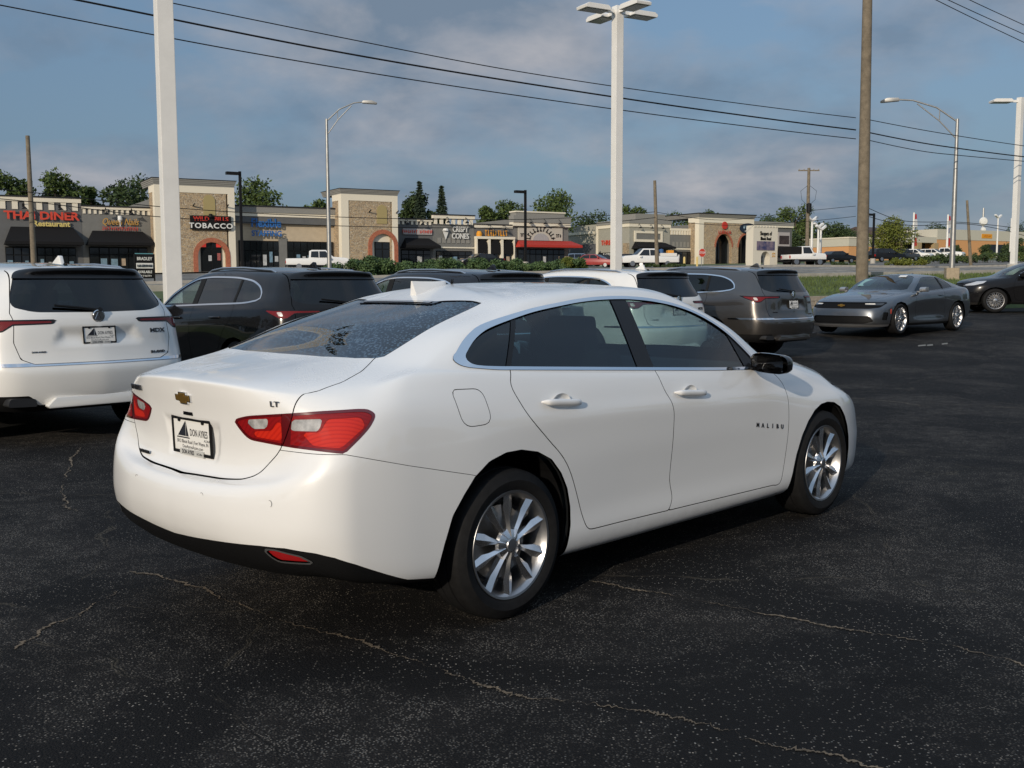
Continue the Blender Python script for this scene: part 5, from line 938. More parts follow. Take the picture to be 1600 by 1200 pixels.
# ---------------------------------------------------------------- the white saloon in front
def malibu_rows():
    Z = {}
    # 17 columns: rear centre .. rear corner .. side .. front corner .. front centre; every point (x, half width, z)
    r = []
    r.append([(-1.00,0,.325),(-.99,.33,.328),(-.95,.60,.335),(-.88,.72,.335),(-.75,.80,.30),(-.50,.835,.255),(-.15,.845,.225),(.30,.850,.205),(.90,.850,.200),(1.5,.850,.198),(2.1,.850,.196),(2.6,.850,.200),(3.0,.845,.205),(3.40,.78,.20),(3.62,.58,.19),(3.73,.30,.185),(3.76,0,.185)])
    r.append([(-1.07,0,.39),(-1.055,.34,.392),(-1.01,.60,.385),(-.935,.745,.37),(-.80,.845,.33),(-.52,.885,.285),(-.15,.895,.255),(.30,.893,.236),(.90,.886,.232),(1.5,.886,.230),(2.1,.890,.228),(2.6,.895,.236),(3.0,.890,.24),(3.42,.81,.24),(3.65,.60,.235),(3.76,.31,.23),(3.795,0,.23)])
    r.append([(-1.110,0,.47),(-1.095,.345,.47),(-1.042,.61,.46),(-.965,.765,.45),(-.825,.868,.42),(-.53,.901,.37),(-.15,.912,.335),(.30,.909,.308),(.90,.900,.308),(1.5,.900,.300),(2.1,.904,.285),(2.6,.908,.30),(3.0,.900,.32),(3.42,.825,.34),(3.66,.61,.34),(3.77,.31,.33),(3.805,0,.33)])
    r.append([(-1.125,0,.55),(-1.108,.345,.55),(-1.052,.615,.545),(-.975,.775,.54),(-.835,.875,.53),(-.54,.908,.49),(-.15,.920,.46),(.30,.908,.43),(.90,.897,.43),(1.5,.897,.42),(2.1,.902,.41),(2.6,.914,.42),(3.0,.905,.43),(3.42,.83,.45),(3.66,.61,.46),(3.77,.31,.46),(3.80,0,.46)])
    r.append([(-1.120,0,.625),(-1.103,.345,.627),(-1.047,.615,.632),(-.972,.775,.64),(-.835,.876,.635),(-.54,.911,.60),(-.15,.925,.58),(.30,.914,.56),(.90,.906,.56),(1.5,.905,.55),(2.1,.909,.54),(2.6,.918,.54),(3.0,.908,.54),(3.40,.83,.55),(3.63,.61,.56),(3.74,.31,.57),(3.77,0,.57)])
    r.append([(-1.088,0,.672),(-1.075,.345,.678),(-1.030,.61,.700),(-.962,.77,.735),(-.832,.873,.74),(-.54,.911,.70),(-.15,.925,.68),(.30,.918,.67),(.90,.915,.67),(1.5,.914,.66),(2.1,.914,.64),(2.6,.917,.64),(3.0,.905,.64),(3.38,.825,.64),(3.60,.61,.65),(3.71,.31,.66),(3.74,0,.66)])
    r.append([(-1.022,0,.690),(-1.012,.34,.697),(-.985,.60,.735),(-.942,.755,.79),(-.825,.868,.81),(-.54,.908,.78),(-.15,.921,.77),(.30,.918,.77),(.90,.918,.76),(1.5,.917,.75),(2.1,.914,.73),(2.6,.910,.72),(3.0,.893,.72),(3.35,.81,.70),(3.56,.60,.71),(3.67,.31,.73),(3.70,0,.74)])
    r.append([(-.992,0,.80),(-.985,.335,.805),(-.958,.585,.83),(-.915,.735,.87),(-.805,.855,.885),(-.54,.900,.86),(-.15,.914,.855),(.30,.919,.85),(.90,.920,.84),(1.5,.917,.82),(2.1,.910,.80),(2.6,.893,.78),(3.0,.868,.77),(3.30,.79,.745),(3.50,.59,.76),(3.60,.30,.79),(3.63,0,.80)])
    r.append([(-1.012,0,.92),(-1.002,.335,.92),(-.965,.575,.925),(-.905,.722,.935),(-.785,.842,.94),(-.54,.888,.93),(-.15,.900,.925),(.30,.902,.92),(.90,.902,.905),(1.5,.898,.885),(2.1,.890,.86),(2.6,.868,.835),(2.98,.835,.815),(3.22,.75,.79),(3.40,.57,.82),(3.50,.30,.845),(3.53,0,.855)])
    r.append([(-1.030,0,1.00),(-1.018,.335,.998),(-.965,.57,.993),(-.895,.705,.99),(-.765,.822,.985),(-.54,.868,.99),(-.15,.880,.985),(.30,.884,.98),(.90,.886,.96),(1.5,.883,.935),(2.1,.873,.908),(2.6,.842,.893),(2.92,.80,.872),(3.10,.71,.872),(3.22,.55,.895),(3.29,.29,.91),(3.31,0,.915)])
    r.append([(-1.043,0,1.066),(-1.028,.33,1.060),(-.955,.56,1.042),(-.872,.68,1.032),(-.735,.785,1.028),(-.53,.838,1.045),(-.15,.852,1.05),(.30,.862,1.035),(.90,.868,1.005),(1.5,.868,.972),(2.1,.856,.943),(2.55,.81,.945),(2.80,.74,.938),(2.95,.63,.942),(3.03,.50,.955),(3.08,.27,.968),(3.10,0,.972)])
    r.append([(-1.008,0,1.083),(-.992,.325,1.077),(-.920,.545,1.060),(-.835,.665,1.052),(-.70,.755,1.055),(-.50,.812,1.085),(-.16,.834,1.083),(.30,.850,1.055),(.90,.858,1.020),(1.5,.861,.987),(2.1,.85,.958),(2.48,.79,.975),(2.66,.70,.982),(2.77,.60,.990),(2.84,.46,1.0),(2.88,.25,1.01),(2.90,0,1.015)])
    r.append([(-.56,0,1.150),(-.55,.32,1.150),(-.52,.52,1.147),(-.485,.61,1.140),(-.44,.70,1.128),(-.36,.770,1.128),(-.16,.812,1.108),(.30,.838,1.075),(.90,.848,1.038),(1.5,.852,1.003),(2.08,.838,.972),(2.34,.77,1.000),(2.42,.68,1.018),(2.48,.57,1.025),(2.53,.44,1.022),(2.56,.23,1.03),(2.57,0,1.032)])
    r.append([(-.17,0,1.292),(-.165,.29,1.289),(-.15,.46,1.279),(-.13,.55,1.268),(-.12,.625,1.257),(-.06,.690,1.250),(.06,.732,1.238),(.40,.745,1.225),(.92,.738,1.225),(1.44,.742,1.210),(1.86,.735,1.210),(2.00,.680,1.222),(2.05,.60,1.226),(2.09,.51,1.232),(2.13,.39,1.23),(2.15,.20,1.238),(2.16,0,1.24)])
    r.append([(.19,0,1.392),(.19,.26,1.388),(.19,.42,1.375),(.195,.50,1.360),(.205,.56,1.350),(.24,.605,1.348),(.34,.635,1.358),(.56,.645,1.372),(.94,.622,1.403),(1.36,.628,1.388),(1.58,.625,1.374),(1.60,.585,1.388),(1.61,.53,1.397),(1.62,.46,1.393),(1.64,.34,1.402),(1.66,.18,1.409),(1.67,0,1.412)])
    r.append([(.30,0,1.424),(.30,.23,1.419),(.305,.37,1.408),(.31,.44,1.398),(.325,.50,1.393),(.36,.54,1.392),(.44,.565,1.402),(.62,.575,1.418),(.94,.565,1.436),(1.25,.565,1.435),(1.42,.555,1.425),(1.46,.52,1.429),(1.48,.46,1.432),(1.50,.40,1.428),(1.51,.29,1.433),(1.52,.15,1.437),(1.53,0,1.438)])
    sp = [.50,.50,.51,.52,.54,.56,.60,.70,.93,1.14,1.24,1.26,1.28,1.29,1.30,1.30,1.30]
    r.append([(.5*(a[0]+b)+.0, a[1]*.5, .5*a[2]+.5*(1.4675-.018*abs(b-1.0)**2)+.004) for a, b in zip(r[-1], sp)])
    r.append([(b, 0, 1.4675-.03*abs(b-1.0)**2) for b in sp])
    return r
PX, PZ = [0, 2], [2]
ARCH_R = [(-.46,.10),(-.442,.277),(-.427,.346),(-.408,.413),(-.368,.525),(-.31,.601),(-.248,.669),(-.162,.723),(-.059,.748),(.036,.749),(.144,.727),(.236,.682),(.305,.610),(.351,.533),(.377,.442),(.380,.362),(.365,.286),(.34,.10)]
ARCH_F = [(2.36,.10),(2.395,.263),(2.42,.323),(2.455,.434),(2.509,.545),(2.58,.626),(2.665,.684),(2.757,.714),(2.851,.720),(2.947,.709),(3.031,.674),(3.10,.607),(3.147,.54),(3.180,.466),(3.196,.386),(3.19,.308),(3.17,.10)]
def side_poly(mesh, poly): return sdf(poly, mesh.V[:, [0, 2]])
def top_poly(mesh, poly): return sdf(poly, mesh.V[:, [0, 1]])
def rear_poly(mesh, poly): return sdf(poly, mesh.V[:, [1, 2]])
def arch_liner(root, cx, cz, rad, w0, w1):
    mb = MB(); n = 24
    for s in (-1, 1):
        v = []; f = []
        for i in range(n + 1):
            a = math.pi * (i / n) * 1.16 - .08 * math.pi
            for y in (w0, w1): v.append((cx + rad * math.cos(a), s * y, cz + rad * math.sin(a)))
        for i in range(n): f.append((2 * i, 2 * i + 1, 2 * i + 3, 2 * i + 2))
        k = len(v); v += [(cx, s * w0, cz)]
        for i in range(n): f.append((2 * i, 2 * i + 2, k))
        mb.add(v, f)
    return mb.obj('wheel_well', BLACKP, root)

def panel(tm, name, m, root, fl=.016, **k):
    return tm.flange(fl).obj(name, m, root, **k)
def both(tm, name, m, root, fl=.016, label=None):
    """part on the two sides of a thing: two objects"""
    a = (tm.mirror().flange(fl) if fl else tm.mirror()).obj(name, m, root, label)
    b = (tm.flange(fl) if fl else tm).obj(name, m, root, label)
    return a, b
def build_malibu():
    root = empty('parked_car', (-.6502, 5.0779, 0), .8075, 'white four-door saloon with dew on its boot and a gold cross badge', 'car')
    W = paint('white_paint', (.79, .785, .77), .35, dew=True)
    body = loft(malibu_rows(), .016, 3)
    G = .0022
    # wheel openings
    _, body = body.cut(side_poly(body, ARCH_R)); _, body = body.cut(side_poly(body, ARCH_F))
    # --- side glass opening with bright surround
    top = [(-.198,1.169),(-.087,1.232),(.032,1.276),(.222,1.316),(.403,1.346),(.572,1.366),(.747,1.383),(.921,1.392),(1.098,1.393),(1.277,1.384),(1.453,1.363),(1.624,1.327),(1.782,1.269),(1.924,1.187),(2.058,1.083),(2.150,.995)]
    bot = [(2.160,.962),(1.716,.983),(1.048,1.024),(.055,1.086),(-.150,1.106),(-.205,1.118),(-.232,1.140)]
    dlo = spline2(top, 4) + spline2(bot[:4], 3)[:-1] + spline2(bot[3:] + [(-.226,1.152),(-.198,1.169)], 5)[:-1]
    side = body.V[:, 1] > .3
    v = np.where(side, side_poly(body, dlo), 1.); dl, body = body.cut(v)
    # bright surround: thicker at the rear corner
    inner = spline2([(-.150,1.165),(-.045,1.226),(.055,1.262),(.222,1.298),(.403,1.330),(.572,1.350),(.747,1.367),(.921,1.376),(1.098,1.377),(1.277,1.368),(1.453,1.347),(1.624,1.311),(1.775,1.254),(1.910,1.175),(2.035,1.075),(2.128,.990)], 4) + [(2.125,.978),(1.716,.998),(1.048,1.038)] + spline2([(.055,1.100),(-.060,1.108),(-.115,1.114),(-.148,1.123),(-.164,1.138),(-.163,1.152),(-.150,1.165)], 4)[:-1]
    gl, trim = dl.cut(side_poly(dl, inner))
    both(trim.offset(.004), 'window_trim', CHROME, root, .012)
    # split the glass: quarter light, rear door, pillar, front door, sail
    def xline(tm, x0, z0, x1, z1): return (tm.V[:, 0] - (x0 + (tm.V[:, 2] - z0) * (x1 - x0) / (z1 - z0)))
    qg, rest = gl.cut(xline(gl, .045, 1.10, .225, 1.31))
    pq, rest = rest.cut(xline(rest, .075, 1.10, .255, 1.31))
    rg, rest = rest.cut(xline(rest, .965, 1.04, .995, 1.377))
    bp, rest = rest.cut(xline(rest, 1.100, 1.036, 1.125, 1.377))
    fg, sail = rest.cut(xline(rest, 1.985, .97, 1.900, 1.20))
    GL = glass_mat('tinted_glass', (.52, .70, .71)); GLD = glass_mat('privacy_glass', (.10, .13, .14))
    for tm, nm, g in ((qg, 'quarter_window', GLD), (rg, 'door_window', glass_mat('rear_tinted_glass', (.28, .40, .43))), (fg, 'door_window', GL)):
        both(tm.offset(-.006), nm, g, root, 0)
    for tm in (pq, bp, sail): both(tm.offset(-.002), 'pillar_trim', mat('satin_black_trim', (.008, .008, .009), .35, spec=.3), root, .010)
    # --- doors
    rdoor = [(.066,1.105),(.062,1.089),(.030,1.029),(.048,.967),(.105,.876),(.209,.776),(.307,.687),(.370,.600),(.418,.499),(.467,.382),(.490,.337),(.508,.319),(.535,.311),(.831,.306),(1.161,.299)]
    split = [(1.161,.299),(1.192,.366),(1.166,.477),(1.170,.596),(1.173,.775),(1.161,.849),(1.114,.939),(1.093,1.025),(1.085,1.06)]
    fdoor = [(2.20,.98),(2.270,.932),(2.343,.848),(2.350,.747),(2.346,.594),(2.328,.44),(2.306,.34),(2.285,.292),(2.20,.283)]
    rpoly = spline2(rdoor, 5) + spline2(split, 5)[1:]
    fpoly = spline2(split, 5) + spline2(fdoor, 5) + [(1.6, .292)]
    side = body.V[:, 1] > .6; v = np.where(side, side_poly(body, rpoly), 1.)
    rd, x = body.cut(v + G); v = np.where(x.V[:, 1] > .6, side_poly(x, rpoly), 1.); _, body = x.cut(v - G)
    v = np.where(body.V[:, 1] > .6, side_poly(body, fpoly), 1.); fd, x = body.cut(v + G); v = np.where(x.V[:, 1] > .6, side_poly(x, fpoly), 1.); _, body = x.cut(v - G)
    both(rd, 'rear_door', W, root); both(fd, 'front_door', W, root)
    # --- fuel flap (right side only)
    fp = rounded([(-.35,1.030),(-.185,1.022),(-.130,.878),(-.285,.882)], [.035,.05,.05,.07])
    # --- rear window, windscreen, seen from above
    rw = [(-.555,-.02),(-.548,.30),(-.515,.49),(-.478,.565),(-.44,.585),(-.10,.535),(.20,.495),(.228,.488),(.222,.44),(.17,.30),(.150,.26),(.150,-.02)]
    v = np.where(body.V[:, 2] > 1.05, top_poly(body, rw), 1.); rg2, x = body.cut(v + .003); v = np.where(x.V[:, 2] > 1.05, top_poly(x, rw), 1.); seal, body = x.cut(v)
    ws = [(2.52,-.02),(2.51,.24),(2.47,.45),(2.42,.58),(2.34,.70),(2.18,.74),(1.92,.66),(1.68,.57),(1.63,.50),(1.66,.30),(1.68,-.02)]
    v = np.where((body.V[:, 2] > .9) & (body.V[:, 0] > 1.5), top_poly(body, ws), 1.); wg, body = body.cut(v)
    full = lambda t: t.join(t.mirror())
    hb, rg2 = rg2.cut(sdf(rounded([(.098,-.1),(.098,.262),(.122,.285),(.30,.285),(.30,-.1)], .01), rg2.V[:, [0, 1]]))
    hbo = full(hb).offset(.001).flange(.01).obj('high_brake_lamp', GLOSSB, root)
    hs, _ = hb.cut(sdf([(.112,-.1),(.112,.252),(.136,.252),(.136,-.1)], hb.V[:, [0, 1]])); full(hs).offset(.004).flange(.006).obj('lamp_strip', mat('smoked_lens', (.30, .29, .28), .15, coat=1), hbo)
    full(rg2).offset(-.004).obj('rear_window', glass_mat('dewy_rear_glass', (.12, .15, .17), drops=True), root)
    full(seal).offset(-.001).obj('window_seal', RUBBER, root)
    full(wg).offset(-.004).obj('windscreen', glass_mat('windscreen_glass', (.62, .70, .68)), root)
    # --- hood
    hd = [(3.66,-.02),(3.63,.30),(3.52,.58),(3.30,.72),(2.98,.735),(2.62,.765),(2.40,.80),(2.36,.77),(2.50,.60),(2.56,.45),(2.60,.24),(2.61,-.02)]
    ok = lambda t: (t.V[:, 2] > .68) & (t.V[:, 0] > 2.2)
    v = np.where(ok(body), top_poly(body, hd), 1.); hood, x = body.cut(v + G); v = np.where(ok(x), top_poly(x, hd), 1.); cow, x2 = x.cut(v - G); body = x2
    panel(full(hood), 'hood', W, root)
    # --- boot lid: rear face outline (from behind) plus deck outline (from above)
    deck = [(-1.2,-.02),(-1.2,.66),(-.92,.646),(-.897,.644),(-.834,.667),(-.721,.670),(-.597,.633),(-.52,.590),(-.485,.57),(-.40,.55),(-.40,-.02)]
    face = spline2([(.0,.680),(.10,.682),(.25,.686),(.39,.697),(.451,.712),(.50,.738),(.527,.766),(.572,.81),(.597,.846),(.632,.92),(.645,.977),(.646,1.013),(.646,1.20)], 4) + [(-.02, 1.2), (-.02, .680)]
    def lid_val(t):
        f = rear_poly(t, face); d = top_poly(t, deck); e = np.where(t.V[:, 2] > 1.043, d, np.maximum(f, np.where(t.V[:, 0] < -.55, -1, 1)))
        return np.where(t.V[:, 0] < -.30, e, 1.)
    lid, x = body.cut(lid_val(body) + G); _, body = x.cut(lid_val(x) - G)
    # --- tail lamp: outline in a coordinate s that runs round the corner
    sc = lambda t: np.stack([t.V[:, 1] * .785 + t.V[:, 0] * .62, t.V[:, 2]], 1)
    lamp = rounded([(-.363,.927),(-.291,.949),(-.131,.968),(.026,.982),(.166,.988),(.207,.985),(.236,.964),(.221,.922),(.192,.885),(.138,.828),(.037,.838),(-.112,.842),(-.290,.852),(-.336,.892)], [.012,.05,.05,.05,.03,.03,.03,.05,.05,.008,.05,.05,.04,.04], 3)
    def lampv(t): return np.where(t.V[:, 0] < -.5, sdf(lamp, sc(t)), 1.)
    l1, lid = lid.cut(lampv(lid)); l2, body = body.cut(lampv(body))
    RED = tail_mat('red_lens', (.24, .004, .005), (.20, .003, .004)); REDB = tail_mat('bright_red_lens', (.55, .020, .007), (.46, .013, .005))
    CLR = mat('clear_lens', (.36, .355, .35), .12, coat=1.0, noise=.35, nscale=30); DKR = mat('dark_red_housing', (.10, .003, .005), .2, coat=1.0)
    c1 = rounded([(-.306,.932),(-.187,.945),(-.196,.905),(-.264,.897)], .012); c2 = rounded([(-.080,.948),(.044,.955),(.034,.909),(-.086,.905)], .012)
    glow = rounded([(-.045,.902),(.038,.905),(.062,.955),(.185,.960),(.205,.925),(.125,.850),(.01,.856)], .015)
    glow1 = rounded([(-.262,.890),(-.175,.898),(-.150,.935),(-.128,.935),(-.128,.862),(-.262,.864)], .015)
    gap = [(-.125,1.0),(-.078,1.0),(-.092,.80),(-.130,.80)]
    for sgn in (0, 1):
        f = (lambda t: t) if sgn else (lambda t: t.mirror())
        t = l1.clean().join(l2.clean())
        base = t.offset(.001)
        cl1, b2 = base.cut(sdf(c1, sc(base))); cl2, b2 = b2.cut(sdf(c2, sc(b2))); gp, b2 = b2.cut(sdf(gap, sc(b2))); gw, b2 = b2.cut(sdf(glow, sc(b2))); gw1, b2 = b2.cut(sdf(glow1, sc(b2)))
        rim, b2 = b2.cut(-(sdf(lamp, sc(b2)) + .010))
        L_ = f(rim).flange(.02).obj('tail_lamp', DKR, root)
        f(b2.offset(-.002)).obj('red_lens', RED, L_); f(gw.offset(-.0035)).flange(.004).obj('red_lens', REDB, L_); f(gw1.offset(-.0035)).flange(.004).obj('red_lens', REDB, L_)
        f(gp.offset(-.003)).obj('lamp_housing', DKR, L_); f(cl1.offset(-.0035)).flange(.004).obj('clear_lens', CLR, L_); f(cl2.offset(-.0035)).flange(.004).obj('clear_lens', CLR, L_)
    # --- boot lid with a soft recess round the plate
    def dent(tm, val, depth, soft):
        k = np.clip(-val / soft, 0, 1); k = k * k * (3 - 2 * k); V = tm.V - tm.N * (k * depth)[:, None]
        fn = np.cross(V[tm.T[:, 1]] - V[tm.T[:, 0]], V[tm.T[:, 2]] - V[tm.T[:, 0]]); Nn = np.zeros_like(V)
        for i in range(3): np.add.at(Nn, tm.T[:, i], fn)
        Nn /= np.linalg.norm(Nn, axis=1)[:, None] + 1e-15
        m = (k > 0) & (k < 1) & (np.abs(tm.V[:, 1]) > .004) ; N2 = tm.N.copy(); N2[m] = Nn[m]
        return TM(V, tm.T, N2)
    lid = dent(lid, sdf([(-.3,.905),(.235,.905),(.20,.73),(-.3,.73)], lid.V[:, [1, 2]]), .012, .035)
    panel(full(lid), 'trunk_lid', W, root)
    # --- rear bumper with black lower valance
    bx = np.array([-2, -.852, -.585, -.264, -.20]); bz = np.array([.834, .826, .756, .679, .66])
    def bumpv(t): return np.where(t.V[:, 0] < -.18, t.V[:, 2] - np.interp(t.V[:, 0], bx, bz), 1.)
    bump, x = body.cut(bumpv(body) + .0012); _, body = x.cut(bumpv(x) - .0012)
    vs_ = np.array([-.70,-.547,-.363,-.20,-.09,.028,.10,.167,.33,.423,.6]); vz = np.array([.430,.440,.456,.468,.471,.457,.437,.405,.298,.274,.26])
    val, bump = bump.cut(bump.V[:, 2] - np.interp(sc(bump)[:, 0], vs_, vz))
    rsh = lambda t: sdf(rounded([(.590,.452),(.640,.455),(.735,.437),(.765,.414),(.640,.412),(.612,.428)], .01), t.V[:, [1, 2]])
    panel(full(bump), 'rear_bumper', W, root)
    rf, val = val.cut(np.where(val.V[:, 0] < -.8, rsh(val), 1.))
    panel(full(val.offset(-.004)), 'bumper_valance', BLACKP, root, .05)
    both(rf.offset(-.010), 'reflector', mat('red_reflector', (.30, .01, .012), .25, coat=.5), root, .01)
    frl = val.cut(np.where(val.V[:, 0] < -.8, rsh(val) - .007, 1.))[0]; both(frl.offset(-.001), 'reflector_bezel', mat('grey_plastic', (.06, .06, .062), .5), root, .01)
    # --- fuel flap on the right side, front lamps, grille
    fq = rounded([(-.318,1.030),(-.150,1.023),(-.128,.878),(-.295,.874)], [.030,.045,.05,.06])
    bm_ = body.mirror()
    bm_r = TM(bm_.V, bm_.T, bm_.N)
    sv = lambda t: np.where((t.V[:, 1] < -.5) & (t.V[:, 0] < 0), sdf(fq, t.V[:, [0, 2]]), 1.)
    flap, x = bm_r.cut(sv(bm_r) + .0016); _, bm_r = x.cut(sv(x) - .0016); panel(flap, 'fuel_flap', W, root)
    hl = rounded([(3.10,.805),(3.36,.800),(3.60,.735),(3.66,.69),(3.44,.690),(3.26,.735)], .02)
    def front_cut(t):
        a, t = t.cut(np.where((t.V[:, 0] > 2.9) & (np.abs(t.V[:, 1]) > .3), sdf(hl, t.V[:, [0, 2]]), 1.))
        g, t = t.cut(np.where(t.V[:, 0] > 3.2, sdf(rounded([(-.62,.66),(.62,.66),(.50,.56),(.56,.50),(.46,.28),(-.46,.28),(-.56,.50),(-.50,.56)], .04), t.V[:, [1, 2]]), 1.))
        return a, g, t
    a1, g1, left = front_cut(body); a2, g2, right = front_cut(bm_r)
    for a in (a1, a2): a.offset(-.003).flange(.02).obj('head_lamp', mat('headlamp_lens', (.10, .11, .12), .08, coat=1.0), root)
    g1.join(g2).offset(-.02).obj('grille', BLACKP, root)
    right.join(left).flange(.014).obj('body', W, root)
    # --- inner lining keeps the cabin dark
    lin = loft(malibu_rows(), .05, 2)
    for pv in (lambda t: side_poly(t, ARCH_R), lambda t: side_poly(t, ARCH_F), lambda t: np.where(t.V[:, 1] > .3, side_poly(t, dlo), 1.), lambda t: np.where(t.V[:, 2] > 1.05, top_poly(t, rw), 1.), lambda t: np.where((t.V[:, 2] > .9) & (t.V[:, 0] > 1.5), top_poly(t, ws), 1.)):
        _, lin = lin.cut(pv(lin))
    lin = full(lin).offset(-.026); lin.N = -lin.N; lin.T = lin.T[:, ::-1]; lin.obj('cabin_lining', HEADL, root)
    MB().box(.42, 2.35, -.80, .80, .20, .26).box(-.70, .42, -.52, .52, .30, .36).box(2.35, 3.5, -.52, .52, .20, .30).obj('floor_pan', BLACKP, root)
    arch_liner(root, -.03, .36, .405, .52, .87); arch_liner(root, 2.79, .34, .40, .52, .87)
    for x, y in ((1.30, .37), (1.30, -.37)): seat(root, x, y, .50)
    rs = MB(); rs.prism(rounded([(.02,.46),(.62,.48),(.60,.62),(.16,.60),(-.06,1.12),(-.20,1.12),(-.05,.56)], .05), 1, -.66, .66)
    rs.prism(rounded([(-.06,1.10),(-.10,1.24),(-.18,1.24),(-.18,1.10)], .02), 1, -.48, -.22); rs.prism(rounded([(-.06,1.10),(-.10,1.24),(-.18,1.24),(-.18,1.10)], .02), 1, .22, .48); rs.obj('rear_seat', INTERIOR, root, bevel=.015, smooth=50)
    MB().prism([(-.50,1.09),(-.16,1.09),(-.16,1.12),(-.50,1.12)], 1, -.62, .62).obj('parcel_shelf', INTERIOR, root)
    MB().prism(rounded([(1.98,.62),(2.55,.62),(2.52,.97),(2.18,.985),(2.02,.93)], .05), 1, -.74, .74).obj('dashboard', INTERIOR, root, smooth=40)
    sw = MB(); cx, cy, cz = 1.86, .37, .87
    sw.tube([(cx - .09 * math.sin(a) * .5, cy + .18 * math.cos(a), cz + .17 * math.sin(a)) for a in np.linspace(0, 2 * math.pi, 25)], .014, 8, False); sw.box(cx - .01, cx + .02, cy - .17, cy + .17, cz - .03, cz + .03); sw.tube([(cx, cy, cz), (cx + .2, cy, cz - .06)], .04, 8); sw.obj('steering_wheel', BLACKP, root, smooth=50)
    # --- wheels
    w0 = make_wheel(.334, .2335, .1125, spokes_ten)
    for i, (x, s) in enumerate(((0, -1), (2.829, -1), (0, 1), (2.829, 1))):
        w = w0 if i == 0 else dup(w0)
        w.parent = root; w.location = (x, s * .795, .333); w.rotation_euler = (0, R(18) + (.06 if x else 0), 0 if s < 0 else math.pi)
    # --- door handles
    def handle(xa, xb, z, s):
        h = empty('door_handle'); h.parent = root; y = .898
        n = 17; v = []; f = []
        for i in range(n):
            t = i / (n - 1); x = xa + (xb - xa) * t; e = max(0.0, 1 - abs(2 * t - 1)**5)**.5; hz = .016 * (.25 + .75 * e); off = y + .004 + .026 * (e ** .7)
            for k in range(10):
                a = 2 * math.pi * k / 10; v.append((x, s * (off + .010 * math.cos(a) * (.3 + .7 * e)), z - .030 * (t - .5) * .7 + hz * math.sin(a)))
        for i in range(n - 1):
            for k in range(10): f.append((i * 10 + k, i * 10 + (k + 1) % 10, i * 10 + 10 + (k + 1) % 10, i * 10 + 10 + k))
        mb = MB().add(v, f); mb.obj('grip', W, h, smooth=60)
        c = MB(); xc = (xa + xb) / 2 + .0
        prof = [(1.0, .003), (.8, -.004), (.5, -.010), (0.01, -.012)]; vv = []; ff = []
        for (q, d) in prof:
            for k in range(24):
                a = 2 * math.pi * k / 24; vv.append((xc + .062 * q * math.cos(a), s * (y + .006 + d), z + .040 * q * math.sin(a)))
        for i in range(3):
            for k in range(24): ff.append((i * 24 + k, i * 24 + (k + 1) % 24, i * 24 + 24 + (k + 1) % 24, i * 24 + 24 + k))
        c.add(vv, ff); c.obj('handle_cup', W, h, smooth=80)
    for s in (-1, 1): handle(.185, .445, .930, s); handle(1.195, 1.470, .894, s)
    # --- mirrors
    for s in (-1, 1):
        mr = empty('wing_mirror'); mr.parent = root
        n = 20; v = []; f = []; prof = [(0, .98), (.03, 1.0), (.07, .93), (.11, .74), (.135, .4), (.142, .05)]
        for d, q in prof:
            for k in range(n):
                a = 2 * math.pi * k / n; ca, sa = math.cos(a), math.sin(a); px = abs(ca)**.55 * (1 if ca > 0 else -1); pz = abs(sa)**.6 * (1 if sa > 0 else -1)
                v.append((1.985 + d + .035 * px * q, s * (.985 + .098 * px * q), 1.012 + .056 * pz * q - .01 * px))
        for i in range(len(prof) - 1):
            for k in range(n): f.append((i * n + k, i * n + (k + 1) % n, (i + 1) * n + (k + 1) % n, (i + 1) * n + k))
        MB().add(v, f).obj('mirror_housing', GLOSSB, mr, smooth=60)
        g = MB(); g.add([(1.985 + .042 - (abs(v[k][1]) - .985) * .45, v[k][1] + (s * .985 - v[k][1]) * .10, v[k][2] + (1.012 - v[k][2]) * .12) for k in range(n)], [tuple(range(n))]); g.obj('mirror_glass', mat('mirror_silver', (.75, .77, .8), .02, metal=1.0), mr, fixn=False)
        MB().prism(rounded([(2.00,.975),(2.10,.975),(2.08,1.005),(2.02,1.005)], .01), 1, s * .80, s * .93).obj('mirror_arm', GLOSSB, mr)
    # --- aerial fin, high brake lamp
    fin = MB(); n = 15; v = []; f = []
    for i in range(n):
        t = i / (n - 1); x = .232 + .215 * t; hgt = .074 * (1 - t)**1.1 + .002; wd = .026 * (math.sin(math.pi * min(.999, .30 + t * .69)))**.6 + .003
        zb = 1.398 + .075 * t
        for y, z in ((-wd, -.02), (-wd * .7, .25 * hgt), (-.004, hgt), (.004, hgt), (wd * .7, .25 * hgt), (wd, -.02)): v.append((x - (.012 if z == hgt else 0), y, zb + z))
    for i in range(n - 1):
        for k in range(5): f.append((i * 6 + k, i * 6 + k + 1, i * 6 + 7 + k, i * 6 + 6 + k))
    f.append((0, 1, 2, 3, 4, 5)); fin.add(v, f); fin.obj('aerial_fin', W, root, smooth=40)
    # --- sticker inside the rear glass, plate, badges
    gq = lambda t, y: (-.555 + .705 * t, y, 1.15 + .223 * t + .016 * math.sin(math.pi * t) - .004)
    mobj('window_sticker', [gq(.57, -.12), gq(.57, .02), gq(.73, .02), gq(.74, -.09)], [(0, 1, 2, 3)], mat('teal_card', (.22, .38, .38), .6), root)
    plate(root, (-.9975, 0, .827), (0, -1, 0), (-.035, 0, 1))
    MB().prism([(-.012,.918),(.018,.918),(.018,.932),(-.012,.932)], 1, -.035, .035).obj('lid_release', GLOSSB, root, loc=(-1.006, 0, 0))
    GOLD = mat('gold_badge', (.42, .25, .06), .35, metal=.8, bump=.1, bscale=300)
